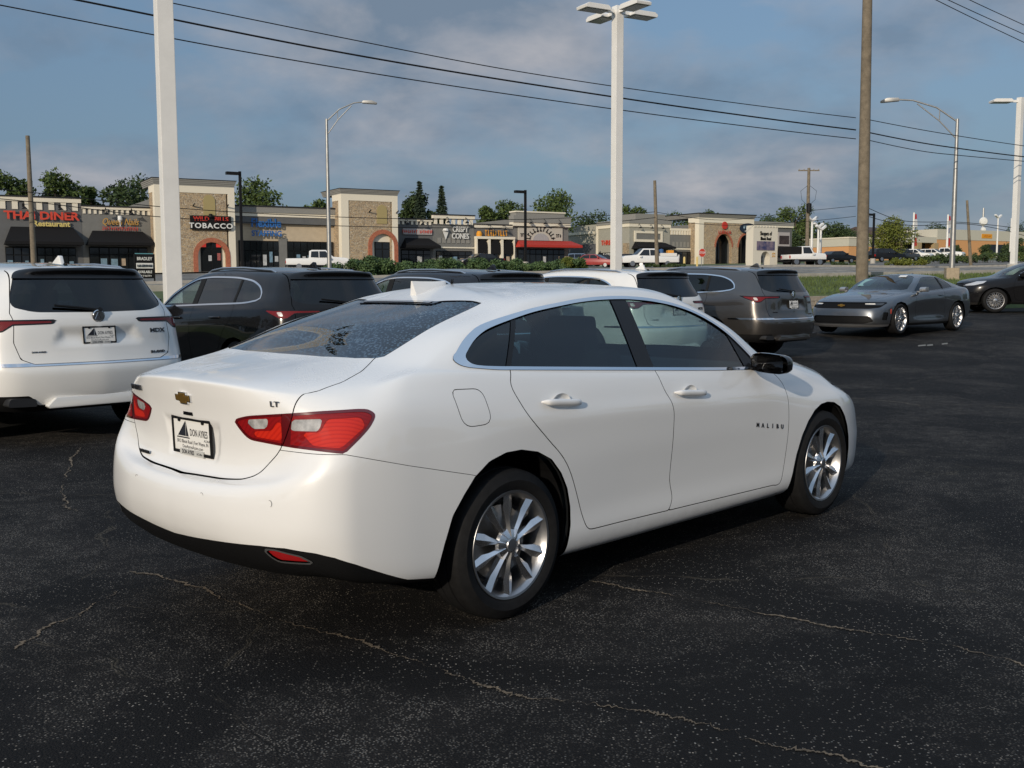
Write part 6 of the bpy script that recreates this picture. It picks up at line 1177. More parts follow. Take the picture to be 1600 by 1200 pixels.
    def cross(a, b, c, d, x, dx, name, m, par):   # cross badge lying on the lid face, slanted ends
        p = [(-a, -b * .8), (-a * .92, b), (-c, b), (-c * .86, d), (c * 1.05, d), (c * .95, b), (a, b), (a * .92, -b), (c, -b), (c * .9, -d), (-c * 1.05, -d), (-c * .95, -b)]
        mb = MB(); mb.prism(p, 0, 0, dx); mb.v = [(x + q[0] - q[2] * .28, -q[1], q[2] + .991) for q in mb.v]; return mb.obj(name, m, par, bevel=.002)
    bw = cross(.062, .0155, .030, .0265, -1.029, -.010, 'cross_badge', CHROME, root); cross(.056, .0115, .025, .0215, -1.0385, -.004, 'badge_inlay', GOLD, bw)
    DCH = mat('dark_chrome_letters', (.10, .10, .11), .25, metal=.8)
    def on_lid(name, b, size, y, z, x, tilt, m, **k): return text_obj(name, b, size, m, root, (x, y, z), (-tilt * 1.0, -1, 0), (-.15, 0, 1), .003, **k)
    on_lid('trim_badge', 'LT', .031, -.568, 1.003, -.967, -.34, DCH, sx=1.15, spacing=1.15); on_lid('model_badge', 'MALIBU', .030, .46, 1.005, -1.006, .12, DCH, sx=1.1, bold=.001)
    on_lid('dealer_sticker', 'DON AYRES', .018, .40, .722, -1.009, .10, BLACKP, bold=.0008)
    mb_ = empty('model_badge'); mb_.parent = root
    for i, ch in enumerate('MALIBU'): text_obj('badge_letter', ch, .036, DCH, mb_, (1.997 + .0545 * i, -.9125 - .0002 * i, .658 - .0073 * i), (1, 0, -.13), (0, 0, 1), .002, sx=1.15, bold=.0006)
    for y, z, x in ((.295, .629, -1.108), (-.253, .625, -1.1125), (-.63, .637, -1.0445)):
        a = MB(); a.tube([(x + .004 + .0 * k, y + .0125 * math.cos(k), z + .0125 * math.sin(k)) for k in np.linspace(0, 2 * math.pi, 21)], .0011, 5, False); a.obj('parking_sensor', mat('sensor_ring', (.25, .25, .24), .5), root)
    return root
# ---------------------------------------------------------------- crossover estates parked in the row
def suv_rows():
    r = []
    r.append([(-1.05,0,.31),(-1.04,.35,.31),(-1.00,.66,.31),(-.93,.80,.32),(-.80,.88,.33),(-.5,.90,.29),(-.15,.90,.27),(.3,.90,.26),(.9,.90,.26),(1.5,.90,.26),(2.1,.90,.26),(2.6,.90,.27),(3.05,.89,.27),(3.48,.80,.25),(3.66,.60,.24),(3.75,.31,.235),(3.78,0,.235)])
    r.append([(-1.165,0,.40),(-1.14,.36,.40),(-1.085,.68,.40),(-1.00,.84,.40),(-.85,.925,.41),(-.5,.955,.37),(-.15,.965,.35),(.3,.96,.33),(.9,.95,.33),(1.5,.95,.33),(2.1,.955,.33),(2.6,.965,.34),(3.05,.955,.34),(3.52,.84,.33),(3.72,.62,.32),(3.81,.32,.31),(3.84,0,.31)])
    r.append([(-1.215,0,.57),(-1.185,.36,.57),(-1.125,.69,.57),(-1.03,.855,.56),(-.87,.94,.55),(-.5,.972,.51),(-.15,.985,.49),(.3,.975,.47),(.9,.957,.47),(1.5,.957,.47),(2.1,.962,.47),(2.6,.98,.48),(3.05,.965,.48),(3.53,.85,.47),(3.73,.63,.46),(3.82,.32,.46),(3.85,0,.46)])
    r.append([(-1.222,0,.70),(-1.19,.36,.70),(-1.13,.69,.70),(-1.035,.857,.70),(-.87,.943,.69),(-.5,.977,.66),(-.15,.992,.64),(.3,.983,.62),(.9,.967,.62),(1.5,.967,.62),(2.1,.972,.62),(2.6,.987,.62),(3.05,.97,.62),(3.53,.855,.62),(3.72,.63,.62),(3.80,.32,.62),(3.83,0,.62)])
    r.append([(-1.195,0,.765),(-1.163,.36,.765),(-1.105,.68,.77),(-1.02,.85,.775),(-.86,.942,.78),(-.5,.979,.77),(-.15,.993,.76),(.3,.988,.75),(.9,.98,.75),(1.5,.98,.75),(2.1,.98,.75),(2.6,.985,.75),(3.05,.965,.74),(3.52,.85,.73),(3.70,.63,.74),(3.78,.32,.76),(3.81,0,.77)])
    r.append([(-1.165,0,.88),(-1.135,.355,.88),(-1.08,.665,.885),(-1.00,.832,.89),(-.85,.933,.895),(-.5,.974,.89),(-.15,.988,.88),(.3,.988,.88),(.9,.986,.88),(1.5,.984,.87),(2.1,.98,.86),(2.6,.975,.86),(3.05,.95,.85),(3.49,.84,.83),(3.66,.62,.86),(3.74,.32,.90),(3.76,0,.91)])
    r.append([(-1.145,0,1.02),(-1.118,.35,1.02),(-1.065,.655,1.025),(-.985,.815,1.03),(-.84,.918,1.035),(-.5,.962,1.03),(-.15,.975,1.02),(.3,.978,1.02),(.9,.975,1.01),(1.5,.97,1.0),(2.1,.96,.99),(2.6,.945,.97),(3.02,.915,.95),(3.42,.81,.93),(3.57,.60,.97),(3.64,.31,1.0),(3.66,0,1.01)])
    r.append([(-1.125,0,1.14),(-1.10,.345,1.14),(-1.045,.64,1.142),(-.965,.795,1.145),(-.82,.895,1.15),(-.5,.935,1.15),(-.15,.945,1.14),(.3,.948,1.13),(.9,.945,1.11),(1.5,.938,1.09),(2.1,.925,1.07),(2.58,.89,1.05),(2.90,.82,1.04),(3.12,.72,1.04),(3.22,.55,1.06),(3.27,.29,1.08),(3.29,0,1.085)])
    r.append([(-1.095,0,1.215),(-1.07,.34,1.217),(-1.012,.62,1.222),(-.925,.765,1.235),(-.76,.860,1.235),(-.48,.90,1.225),(-.15,.915,1.205),(.3,.922,1.19),(.9,.922,1.17),(1.5,.918,1.15),(2.1,.90,1.13),(2.42,.83,1.12),(2.58,.74,1.12),(2.68,.63,1.125),(2.74,.48,1.135),(2.78,.25,1.145),(2.79,0,1.15)])
    r.append([(-1.02,0,1.38),(-.995,.32,1.38),(-.94,.56,1.38),(-.84,.69,1.38),(-.66,.775,1.375),(-.40,.81,1.37),(-.08,.825,1.37),(.34,.83,1.37),(.9,.82,1.37),(1.46,.815,1.365),(1.92,.80,1.35),(2.10,.74,1.34),(2.18,.66,1.345),(2.24,.56,1.355),(2.28,.43,1.365),(2.31,.22,1.375),(2.32,0,1.38)])
    r.append([(-.945,0,1.545),(-.925,.30,1.543),(-.88,.50,1.535),(-.78,.61,1.53),(-.60,.675,1.53),(-.34,.705,1.54),(-.04,.72,1.555),(.36,.725,1.57),(.9,.715,1.58),(1.38,.70,1.565),(1.66,.685,1.52),(1.72,.64,1.515),(1.76,.58,1.525),(1.79,.50,1.535),(1.82,.37,1.545),(1.84,.19,1.555),(1.85,0,1.56)])
    r.append([(-.96,0,1.610),(-.94,.29,1.607),(-.89,.47,1.598),(-.76,.55,1.595),(-.56,.595,1.605),(-.30,.62,1.615),(0,.63,1.63),(.38,.635,1.643),(.9,.625,1.645),(1.28,.61,1.625),(1.50,.59,1.59),(1.55,.55,1.588),(1.57,.49,1.592),(1.59,.42,1.598),(1.61,.31,1.603),(1.62,.16,1.608),(1.63,0,1.61)])
    sp = [-.45,-.45,-.44,-.42,-.38,-.30,-.05,.38,.9,1.15,1.22,1.24,1.25,1.26,1.27,1.27,1.27]
    top = lambda x: 1.69 - .045 * abs(x - .6)**1.7
    r.append([(.55*a[0]+.45*b, a[1]*.62, .45*a[2]+.55*top(b)+.012) for a, b in zip(r[-1], sp)])
    r.append([(b, 0, top(b)) for b in sp])
    return r
SUV_AR = [(-.50,.10),(-.49,.30),(-.46,.44),(-.40,.58),(-.30,.70),(-.16,.775),(0,.80),(.16,.775),(.30,.70),(.40,.58),(.46,.44),(.49,.30),(.50,.10)]
def suv_mats(colour, flake):
    return paint('paint_' + colour, *flake)
def make_suv(P, name='parked_suv', det=.03, front=False):
    root = empty(name); b = loft(suv_rows(), det, 2); full = lambda t: t.join(t.mirror()); G = .003
    for cx in (0, 2.89): _, b = b.cut(side_poly(b, [(x + cx, z) for x, z in SUV_AR]))
    # side glass
    dlo = spline2([(-.47,1.285),(-.44,1.35),(-.30,1.45),(-.05,1.52),(.35,1.555),(.9,1.565),(1.30,1.55),(1.60,1.485),(1.90,1.36),(2.12,1.225),(2.20,1.155)], 4) + spline2([(2.20,1.145),(1.5,1.165),(.9,1.185),(.2,1.205),(-.10,1.215),(-.40,1.25)], 3)
    v = np.where(b.V[:, 1] > .4, side_poly(b, dlo), 1.); g, b = b.cut(v)
    g2, tr = g.cut(side_poly(g, dlo) + .020); both(tr.offset(.004), 'window_trim', CHROME, root, .01)
    PRV = glass_mat('dark_privacy_glass', (.05, .055, .06)); FRG = glass_mat('tinted_glass', (.40, .47, .46))
    xl = lambda t, x: t.V[:, 0] - x - (t.V[:, 2] - 1.2) * .10
    q, rest = g2.cut(xl(g2, .10)); pq, rest = rest.cut(xl(rest, .15)); rw_, rest = rest.cut(xl(rest, 1.12)); pb, fw = rest.cut(xl(rest, 1.26))
    both(q.offset(-.004), 'quarter_window', PRV, root, 0); both(rw_.offset(-.004), 'door_window', PRV, root, 0); both(fw.offset(-.004), 'door_window', FRG, root, 0)
    both(pq, 'pillar_trim', RUBBER, root, .01); both(pb, 'pillar_trim', RUBBER, root, .01)
    # rear glass and dark spoiler above it
    rg = rounded([(-.2,1.205),(.55,1.215),(.70,1.26),(.705,1.32),(.60,1.575),(.50,1.600),(-.2,1.618)], [0,.10,.06,.05,.05,.05,0])
    v = np.where(b.V[:, 0] < -.55, rear_poly(b, rg), 1.); rgl, b = b.cut(v)
    sp, rgl = rgl.cut(1.515 - rgl.V[:, 2] + .0 * rgl.V[:, 0])
    full(rgl.offset(-.004)).obj('rear_window', glass_mat('black_rear_glass', (.03, .035, .04)), root)
    full(sp.offset(.012)).flange(.03).obj('spoiler', GLOSSB, root)
    ws = [(2.70,-.02),(2.67,.24),(2.60,.50),(2.50,.70),(2.35,.79),(2.05,.72),(1.80,.61),(1.72,.52),(1.79,.30),(1.81,-.02)]
    v = np.where((b.V[:, 2] > 1.0) & (b.V[:, 0] > 1.5), top_poly(b, ws), 1.); wg, b = b.cut(v); full(wg.offset(-.004)).obj('windscreen', glass_mat('windscreen_glass', (.62, .70, .68)), root)
    # doors
    for nm, poly in (('rear_door', spline2([(.10,1.21),(.10,1.05),(.30,.85),(.44,.62),(.50,.42),(.56,.385)], 4) + [(1.20,.385),(1.24,.70),(1.18,1.19)]), ('front_door', [(1.20,.385),(1.24,.70),(1.18,1.19)] + spline2([(2.20,1.14),(2.34,.95),(2.36,.70),(2.30,.42),(2.24,.385)], 4))):
        f = lambda t: np.where(t.V[:, 1] > .6, side_poly(t, poly), 1.)
        d, x = b.cut(f(b) + G); _, b = x.cut(f(x) - G); both(d, nm, P, root, .02)
    # lamps: long arm on the hatch, body on the corner
    sc = lambda t: np.stack([t.V[:, 1] * .785 + t.V[:, 0] * .62, t.V[:, 2]], 1)
    lamp = [(-.395,1.150),(.02,1.150),(.20,1.150),(.36,1.160),(.28,1.110),(.17,1.060),(.10,1.030),(.02,1.045),(-.06,1.100),(-.36,1.108)]
    f = lambda t: np.where(t.V[:, 0] < -.3, sdf(lamp, sc(t)), 1.)
    l, b = b.cut(f(b)); LM = tail_mat('smoked_red_lens', (.20, .008, .010), (.06, .003, .004)); inner, out = l.cut(sdf(lamp, sc(l)) + .012)
    for k in (0, 1):
        mm = (lambda t: t.mirror()) if k else (lambda t: t)
        o = mm(out.offset(.003)).flange(.02).obj('tail_lamp', GLOSSB, root); mm(inner.offset(.001)).obj('red_lens', LM, o)
        core, _ = inner.cut(sdf([(.10,1.125),(.16,1.125),(.13,1.075),(.07,1.075)], sc(inner))); mm(core.offset(.003)).obj('clear_lens', mat('lens_white', (.55, .50, .48), .2, coat=1), o)
    # hatch shut line, plate recess, bumper, bright strip
    hat = [(-.2,.755),(.60,.755),(.70,.80),(.74,.95),(.72,1.14),(.735,1.21),(.6,1.64),(-.2,1.64)]
    f = lambda t: np.where(t.V[:, 0] < -.55, rear_poly(t, hat), 1.)
    ht, x = b.cut(f(b) + G); _, b = x.cut(f(x) - G)
    rc = sdf([(-.30,1.095),(.36,1.095),(.46,.90),(.30,.885),(-.30,.885)], ht.V[:, [1, 2]]); k = np.clip(-rc / .10, 0, 1); k = k * k * (3 - 2 * k); V2 = ht.V + np.stack([k * .030, 0 * k, 0 * k], 1)
    fn = np.cross(V2[ht.T[:, 1]] - V2[ht.T[:, 0]], V2[ht.T[:, 2]] - V2[ht.T[:, 0]]); N2 = np.zeros_like(V2)
    for i in range(3): np.add.at(N2, ht.T[:, i], fn)
    N2 /= np.linalg.norm(N2, axis=1)[:, None] + 1e-15; m_ = (k > 0) & (k < 1) & (V2[:, 1] > .004); ht = TM(V2, ht.T, np.where(m_[:, None], N2, ht.N))
    panel(full(ht), 'tailgate', P, root, .02)
    f = lambda t: np.where(t.V[:, 0] < -.40, np.maximum(t.V[:, 2] - .765, .735 - t.V[:, 2]), 1.)
    ch, b = b.cut(f(b)); panel(full(ch.offset(.006)), 'bright_strip', CHROME, root, .01)
    f = lambda t: np.where(t.V[:, 0] < -.42, t.V[:, 2] - .75, 1.)
    bp, b = b.cut(f(b)); lo, bp = bp.cut(bp.V[:, 2] - .385 - .09 * (bp.V[:, 1] > .58) * np.clip((bp.V[:, 1] - .58) / .06, 0, 1))
    panel(full(bp), 'rear_bumper', P, root, .02); panel(full(lo.offset(-.012)), 'bumper_valance', BLACKP, root, .05)
    skid = MB(); skid.prism([(-.52,.375),(-.44,.45),(.44,.45),(.52,.375),(.50,.355),(-.50,.355)], 0, -1.185, -1.10); sk_m = P; skid.obj('skid_plate', sk_m, root, bevel=.01, smooth=30)
    for s in (-1, 1):
        e = MB(); pr = rounded([(s * .58, .375), (s * .84, .385), (s * .82, .46), (s * .60, .45)], .03); e.prism(pr, 0, -1.12, -.95); e.obj('exhaust_tip', DARKM, root, smooth=40)
        red = MB(); red.prism([(s * .74,.79),(s * .90,.80),(s * .88,.84),(s * .74,.83)], 0, -1.02, -.985); 
    # front end
    hl = rounded([(3.12,1.0),(3.40,.985),(3.66,.90),(3.74,.84),(3.50,.86),(3.25,.92)], .02)
    a, b = b.cut(np.where((b.V[:, 0] > 2.9) & (b.V[:, 1] > .35), sdf(hl, b.V[:, [0, 2]]), 1.)); both(a.offset(-.003), 'head_lamp', mat('clear_headlamp', (.45, .47, .5), .08, coat=1.0), root, .02)
    gr, b = b.cut(np.where(b.V[:, 0] > 3.3, rear_poly(b, [(-.2,.93),(.40,.93),(.52,.80),(.30,.52),(-.2,.52)]), 1.)); full(gr.offset(-.02)).obj('grille', BLACKP, root)
    hd = [(3.72,-.02),(3.70,.32),(3.60,.60),(3.40,.76),(3.0,.83),(2.66,.85),(2.50,.83),(2.66,.62),(2.76,.46),(2.80,.24),(2.81,-.02)]
    f = lambda t: np.where((t.V[:, 2] > .9) & (t.V[:, 0] > 2.3), top_poly(t, hd), 1.)
    h, x = b.cut(f(b) + G); _, b = x.cut(f(x) - G); panel(full(h), 'hood', P, root, .02)
    # sill cladding
    cl, b = b.cut(np.where((b.V[:, 0] > -.4) & (b.V[:, 0] < 3.4), b.V[:, 2] - .345, 1.)); both(cl, 'sill_trim', BLACKP, root, .03)
    full(b).flange(.03).obj('body', P, root)
    lin = loft(suv_rows(), .12, 1)
    for pv in (lambda t: np.where(t.V[:, 1] > .4, side_poly(t, dlo), 1.), lambda t: np.where(t.V[:, 0] < -.55, rear_poly(t, rg), 1.), lambda t: np.where((t.V[:, 2] > 1.0) & (t.V[:, 0] > 1.5), top_poly(t, ws), 1.), lambda t: side_poly(t, SUV_AR), lambda t: side_poly(t, [(x + 2.89, z) for x, z in SUV_AR])): _, lin = lin.cut(pv(lin))
    lin = full(lin).offset(-.035); lin.N = -lin.N; lin.T = lin.T[:, ::-1]; lin.obj('cabin_lining', INTERIOR, root)
    MB().box(.5, 2.4, -.86, .86, .27, .34).box(-1.0, .5, -.55, .55, .34, .42).box(2.4, 3.6, -.55, .55, .30, .40).obj('floor_pan', BLACKP, root)
    arch_liner(root, 0, .36, .45, .55, .92); arch_liner(root, 2.89, .36, .45, .55, .92)
    for x, y in ((1.35, .40), (1.35, -.40)): seat(root, x, y, .62)
    rs = MB(); rs.prism(rounded([(.15,.60),(.65,.62),(.65,.75),(.25,.74),(.05,1.25),(-.08,1.25),(.06,.68)], .05), 1, -.68, .68); rs.obj('rear_seat', INTERIOR, root, smooth=50)
    MB().prism(rounded([(2.05,.75),(2.65,.75),(2.62,1.09),(2.30,1.11),(2.10,1.05)], .05), 1, -.80, .80).obj('dashboard', INTERIOR, root)
    for s in (-1, 1):
        rail = MB(); rail.tube([(-.42, s * .60, 1.60), (-.32, s * .605, 1.632), (.3, s * .632, 1.668), (.9, s * .622, 1.672), (1.22, s * .605, 1.645), (1.36, s * .598, 1.60)], .017, 8); rail.obj('roof_rail', mat('satin_rail', (.55, .55, .56), .3, metal=1), root, smooth=50)
        mr = MB(); mr.prism(rounded([(2.02,1.12),(2.20,1.12),(2.22,1.22),(2.16,1.27),(2.04,1.27)], .03), 1, s * .97, s * 1.14); mr.prism([(2.06,1.11),(2.16,1.11),(2.16,1.15),(2.06,1.15)], 1, s * .88, s * .98); mr.obj('wing_mirror', P, root, bevel=.02, smooth=50)
        for (xa, z) in ((.50, 1.04), (1.60, 1.015)):
            h = MB(); h.tube([(xa - .12, s * .972, z), (xa - .10, s * 1.0, z), (xa + .10, s * 1.0, z - .005), (xa + .12, s * .970, z - .005)], .014, 8); h.obj('door_handle', P, root, smooth=60)
    fin = MB(); fin.prism([(-.40,1.655),(-.36,1.74),(-.33,1.745),(-.18,1.67)], 1, -.018, .018); fin.obj('aerial_fin', P, root, bevel=.006, smooth=40)
    wp = MB(); wp.tube([(-1.115, .0, 1.23), (-1.10, .15, 1.25), (-1.075, .38, 1.275)], .012, 6); wp.tube([(-1.115, -.02, 1.225), (-1.13, -.02, 1.235)], .022, 8); wp.obj('rear_wiper', BLACKP, root)
    lg = MB(); lg.lathe([(0, 0), (.050, .0), (.055, .006), (.060, .006), (.060, .012)], 24, axis=0, c=(-1.135, 0, 1.175)); lg.obj('maker_badge', CHROME, root, smooth=30)
    pr = MB(); pr.prism([(-.035,1.145),(-.008,1.205),(-.002,1.205),(-.020,1.145)], 0, -1.142, -1.136); pr.prism([(.035,1.145),(.008,1.205),(.002,1.205),(.020,1.145)], 0, -1.142, -1.136); pr.obj('badge_caliper', CHROME, root)
    plate(root, (-1.133, 0, 1.0), (0, -1, 0), (.11, 0, 1))
    DL = mat('badge_letters', (.08, .08, .085), .3, metal=.7)
    text_obj('model_badge', 'MDX', .055, DL, root, (-1.076, -.60, 1.02), (.20, -1, 0), (.12, 0, 1), .003, sx=1.4, bold=.0015)
    text_obj('drive_badge', 'SH-AWD', .034, DL, root, (-1.115, -.58, .815), (.20, -1, 0), (.2, 0, 1), .003, sx=1.2, bold=.001)
    text_obj('dealer_sticker', 'DON AYRES', .022, BLACKP, root, (-1.112, .55, .86), (-.20, -1, 0), (.15, 0, 1), .002)
    w0 = make_wheel(.378, .262, .125, spokes_split(10, .012, .022, .028), detail=False)
    for i, (x, s) in enumerate(((0, -1), (2.89, -1), (0, 1), (2.89, 1))):
        w = w0 if i == 0 else dup(w0)
        w.parent = root; w.location = (x, s * .855, .378); w.rotation_euler = (0, .2 * i, 0 if s < 0 else math.pi)
    return root
def recolour(root, src, dst):
    """the same thing in another paint (meshes copied where the paint sits)"""
    for o in root.children_recursive:
        if o.type == 'MESH' and o.data.materials and o.data.materials[0] == src:
            o.data = o.data.copy(); o.data.materials[0] = dst
    return root
# ---------------------------------------------------------------- low grey coupe
def coupe_rows():
    r = []
    r.append([(-.95,0,.30),(-.94,.34,.30),(-.88,.62,.30),(-.80,.76,.30),(-.68,.83,.28),(-.45,.86,.24),(-.1,.87,.21),(.4,.87,.19),(.9,.87,.185),(1.5,.87,.185),(2.1,.87,.185),(2.6,.87,.19),(3.0,.87,.20),(3.40,.83,.19),(3.62,.66,.18),(3.72,.34,.17),(3.74,0,.17)])
    r.append([(-1.02,0,.40),(-1.01,.35,.40),(-.95,.65,.40),(-.86,.80,.40),(-.72,.88,.38),(-.45,.925,.34),(-.1,.935,.31),(.4,.91,.27),(.9,.895,.26),(1.5,.895,.26),(2.1,.90,.26),(2.6,.92,.28),(3.0,.925,.29),(3.44,.86,.27),(3.68,.69,.26),(3.78,.36,.25),(3.80,0,.25)])
    r.append([(-1.04,0,.55),(-1.03,.36,.55),(-.98,.66,.55),(-.89,.82,.55),(-.74,.90,.54),(-.45,.94,.52),(-.1,.95,.50),(.4,.915,.46),(.9,.885,.44),(1.5,.88,.44),(2.1,.895,.45),(2.6,.93,.47),(3.0,.935,.47),(3.43,.875,.44),(3.66,.70,.43),(3.76,.36,.43),(3.79,0,.43)])
    r.append([(-1.02,0,.70),(-1.01,.36,.70),(-.96,.65,.70),(-.88,.81,.70),(-.74,.90,.70),(-.45,.95,.69),(-.1,.962,.68),(.4,.93,.66),(.9,.905,.64),(1.5,.905,.63),(2.1,.915,.62),(2.6,.945,.62),(3.0,.94,.61),(3.40,.87,.57),(3.62,.69,.57),(3.73,.36,.57),(3.76,0,.57)])
    r.append([(-1.03,0,.85),(-1.02,.36,.85),(-.96,.64,.85),(-.87,.79,.85),(-.74,.88,.85),(-.45,.935,.84),(-.1,.948,.83),(.4,.93,.80),(.9,.92,.78),(1.5,.92,.77),(2.1,.925,.75),(2.6,.93,.73),(3.0,.915,.71),(3.34,.845,.67),(3.55,.67,.66),(3.67,.35,.67),(3.70,0,.68)])
    r.append([(-1.04,0,.98),(-1.03,.35,.98),(-.95,.62,.97),(-.85,.76,.96),(-.71,.85,.955),(-.45,.90,.95),(-.1,.91,.94),(.4,.905,.91),(.9,.90,.89),(1.5,.90,.875),(2.1,.895,.86),(2.6,.885,.83),(2.95,.865,.80),(3.26,.80,.755),(3.47,.64,.745),(3.60,.34,.745),(3.64,0,.745)])
    r.append([(-1.00,0,1.03),(-.98,.34,1.03),(-.90,.60,1.015),(-.80,.73,1.01),(-.66,.81,1.01),(-.43,.86,1.01),(-.1,.87,1.0),(.4,.872,.97),(.9,.872,.945),(1.5,.868,.925),(2.1,.85,.905),(2.5,.81,.885),(2.80,.76,.865),(3.06,.69,.835),(3.22,.56,.825),(3.30,.30,.825),(3.32,0,.825)])
    r.append([(-.70,0,1.07),(-.69,.32,1.07),(-.64,.54,1.06),(-.57,.65,1.05),(-.47,.73,1.05),(-.28,.80,1.045),(0,.83,1.03),(.4,.845,.99),(.9,.85,.965),(1.5,.845,.945),(2.02,.81,.93),(2.22,.74,.925),(2.32,.66,.93),(2.38,.56,.94),(2.43,.43,.945),(2.46,.23,.95),(2.47,0,.95)])
    r.append([(-.15,0,1.20),(-.14,.28,1.20),(-.12,.45,1.19),(-.08,.54,1.18),(-.02,.62,1.17),(.08,.68,1.165),(.22,.715,1.16),(.5,.735,1.15),(.9,.735,1.145),(1.4,.735,1.135),(1.72,.725,1.13),(1.83,.66,1.13),(1.88,.59,1.135),(1.92,.50,1.145),(1.95,.38,1.15),(1.97,.20,1.155),(1.98,0,1.157)])
    r.append([(.32,0,1.305),(.32,.24,1.302),(.33,.39,1.292),(.34,.47,1.282),(.37,.52,1.276),(.41,.56,1.275),(.48,.585,1.28),(.65,.60,1.29),(.9,.595,1.295),(1.2,.59,1.285),(1.36,.575,1.275),(1.40,.53,1.28),(1.42,.48,1.287),(1.44,.41,1.294),(1.46,.31,1.30),(1.47,.16,1.305),(1.48,0,1.307)])
    sp = [.62,.62,.62,.63,.65,.68,.72,.80,.92,1.02,1.08,1.10,1.11,1.12,1.12,1.12,1.12]
    r.append([(.5*a[0]+.5*b, a[1]*.6, .5*a[2]+.5*(1.345-.03*abs(b-.85))+.010) for a, b in zip(r[-1], sp)])
    r.append([(b, 0, 1.345-.03*abs(b-.85)) for b in sp])
    return r
def make_coupe(P):
    root = empty('parked_coupe'); b = loft(coupe_rows(), .028, 2); full = lambda t: t.join(t.mirror()); G = .003
    AR = [(-.44,.10),(-.43,.30),(-.39,.46),(-.31,.59),(-.18,.69),(0,.725),(.18,.69),(.31,.59),(.39,.46),(.43,.30),(.44,.10)]
    for cx in (0, 2.81): _, b = b.cut(side_poly(b, [(x + cx, z) for x, z in AR]))
    dlo = spline2([(.12,1.035),(.18,1.10),(.36,1.21),(.60,1.265),(.9,1.272),(1.2,1.262),(1.38,1.235),(1.62,1.14),(1.84,1.03),(1.96,.955)], 4) + [(1.95,.945),(1.5,.957),(.9,.982),(.4,1.01)]
    g, b = b.cut(np.where(b.V[:, 1] > .4, side_poly(b, dlo), 1.)); q, rest = g.cut(g.V[:, 0] - .58); pq, fw = rest.cut(rest.V[:, 0] - .66)
    GL = glass_mat('coupe_glass', (.25, .31, .31)); both(q.offset(-.004), 'quarter_window', GL, root, 0); both(fw.offset(-.004), 'door_window', GL, root, 0); both(pq, 'pillar_trim', RUBBER, root, .01)
    ws = [(2.40,-.02),(2.38,.24),(2.32,.46),(2.24,.62),(2.10,.70),(1.80,.66),(1.50,.555),(1.42,.48),(1.47,.30),(1.49,-.02)]
    wg, b = b.cut(np.where((b.V[:, 2] > .85) & (b.V[:, 0] > 1.3), top_poly(b, ws), 1.)); full(wg.offset(-.004)).obj('windscreen', GL, root)
    rwp = [(-.62,-.02),(-.60,.34),(-.52,.54),(-.40,.60),(.0,.54),(.30,.44),(.33,.30),(.32,-.02)]
    rg, b = b.cut(np.where((b.V[:, 2] > 1.03) & (b.V[:, 0] < .6), top_poly(b, rwp), 1.)); full(rg.offset(-.004)).obj('rear_window', GL, root)
    dp = spline2([(.62,1.00),(.66,.80),(.62,.50),(.58,.34)], 4) + [(2.02,.34),(2.10,.60),(2.06,.92)]
    f = lambda t: np.where(t.V[:, 1] > .6, side_poly(t, dp), 1.); d, x = b.cut(f(b) + G); _, b = x.cut(f(x) - G); both(d, 'door', P, root, .02)
    hd = [(3.56,-.02),(3.52,.34),(3.38,.62),(3.10,.70),(2.6,.78),(2.26,.80),(2.36,.60),(2.44,.42),(2.46,.22),(2.47,-.02)]
    f = lambda t: np.where((t.V[:, 2] > .74) & (t.V[:, 0] > 2.1), top_poly(t, hd), 1.); h, x = b.cut(f(b) + G); _, b = x.cut(f(x) - G)
    k = np.exp(-((h.V[:, 1] - .28) / .05)**2) * np.clip((3.1 - h.V[:, 0]) / .5, 0, 1); panel(full(TM(h.V + np.stack([0 * k, 0 * k, .012 * k], 1), h.T, h.N)), 'hood', P, root, .02)
    # slim upper grille band with lamps, wide lower intake
    up = rounded([(-.86,.715),(.86,.715),(.80,.60),(.62,.575),(-.62,.575),(-.80,.60)], .03); lo = rounded([(-.66,.42),(.66,.42),(.74,.30),(.56,.255),(-.56,.255),(-.74,.30)], .03)
    ub, b = b.cut(np.where(b.V[:, 0] > 2.98, rear_poly(b, up), 1.)); lb, b = b.cut(np.where(b.V[:, 0] > 3.1, rear_poly(b, lo), 1.))
    lamp, ub = ub.cut(np.where(ub.V[:, 1] > 0, rear_poly(ub, [(.50,.695),(.84,.705),(.80,.655),(.52,.655)]), 1.))
    drl, lamp = lamp.cut(rear_poly(lamp, [(.50,.690),(.70,.695),(.70,.672),(.52,.670)]))
    both(lamp.offset(-.006), 'head_lamp', mat('dark_headlamp', (.03, .032, .035), .1, coat=1), root, .02); both(drl.offset(-.003), 'lamp_strip', mat('lamp_strip_white', (.75, .72, .66), .3), root, .01)
    full(ub.offset(-.018)).obj('grille', mat('grille_mesh', (.004, .004, .0045), .6), root); full(lb.offset(-.03)).obj('lower_grille', mat('grille_mesh', (.004, .004, .0045), .6), root)
    vt, b = b.cut(np.where((b.V[:, 0] > 3.1) & (b.V[:, 1] > .5), sdf([(3.32,.50),(3.46,.50),(3.50,.33),(3.36,.33)], b.V[:, [0, 2]]), 1.)); both(vt.offset(-.015), 'side_vent', BLACKP, root, .02)
    mk, b = b.cut(np.where((b.V[:, 0] > 3.1) & (b.V[:, 1] > .5), sdf([(3.20,.57),(3.255,.57),(3.255,.46),(3.215,.46)], b.V[:, [0, 2]]), 1.)); both(mk, 'side_marker', mat('amber_red_marker', (.45, .05, .02), .3, coat=1), root, .01)
    lp, b = b.cut(np.where(b.V[:, 0] > 3.0, np.maximum(b.V[:, 2] - .235, -1), 1.)); panel(full(lp.offset(.004)), 'splitter', mat('silver_trim', (.40, .40, .41), .35, metal=.8), root, .02)
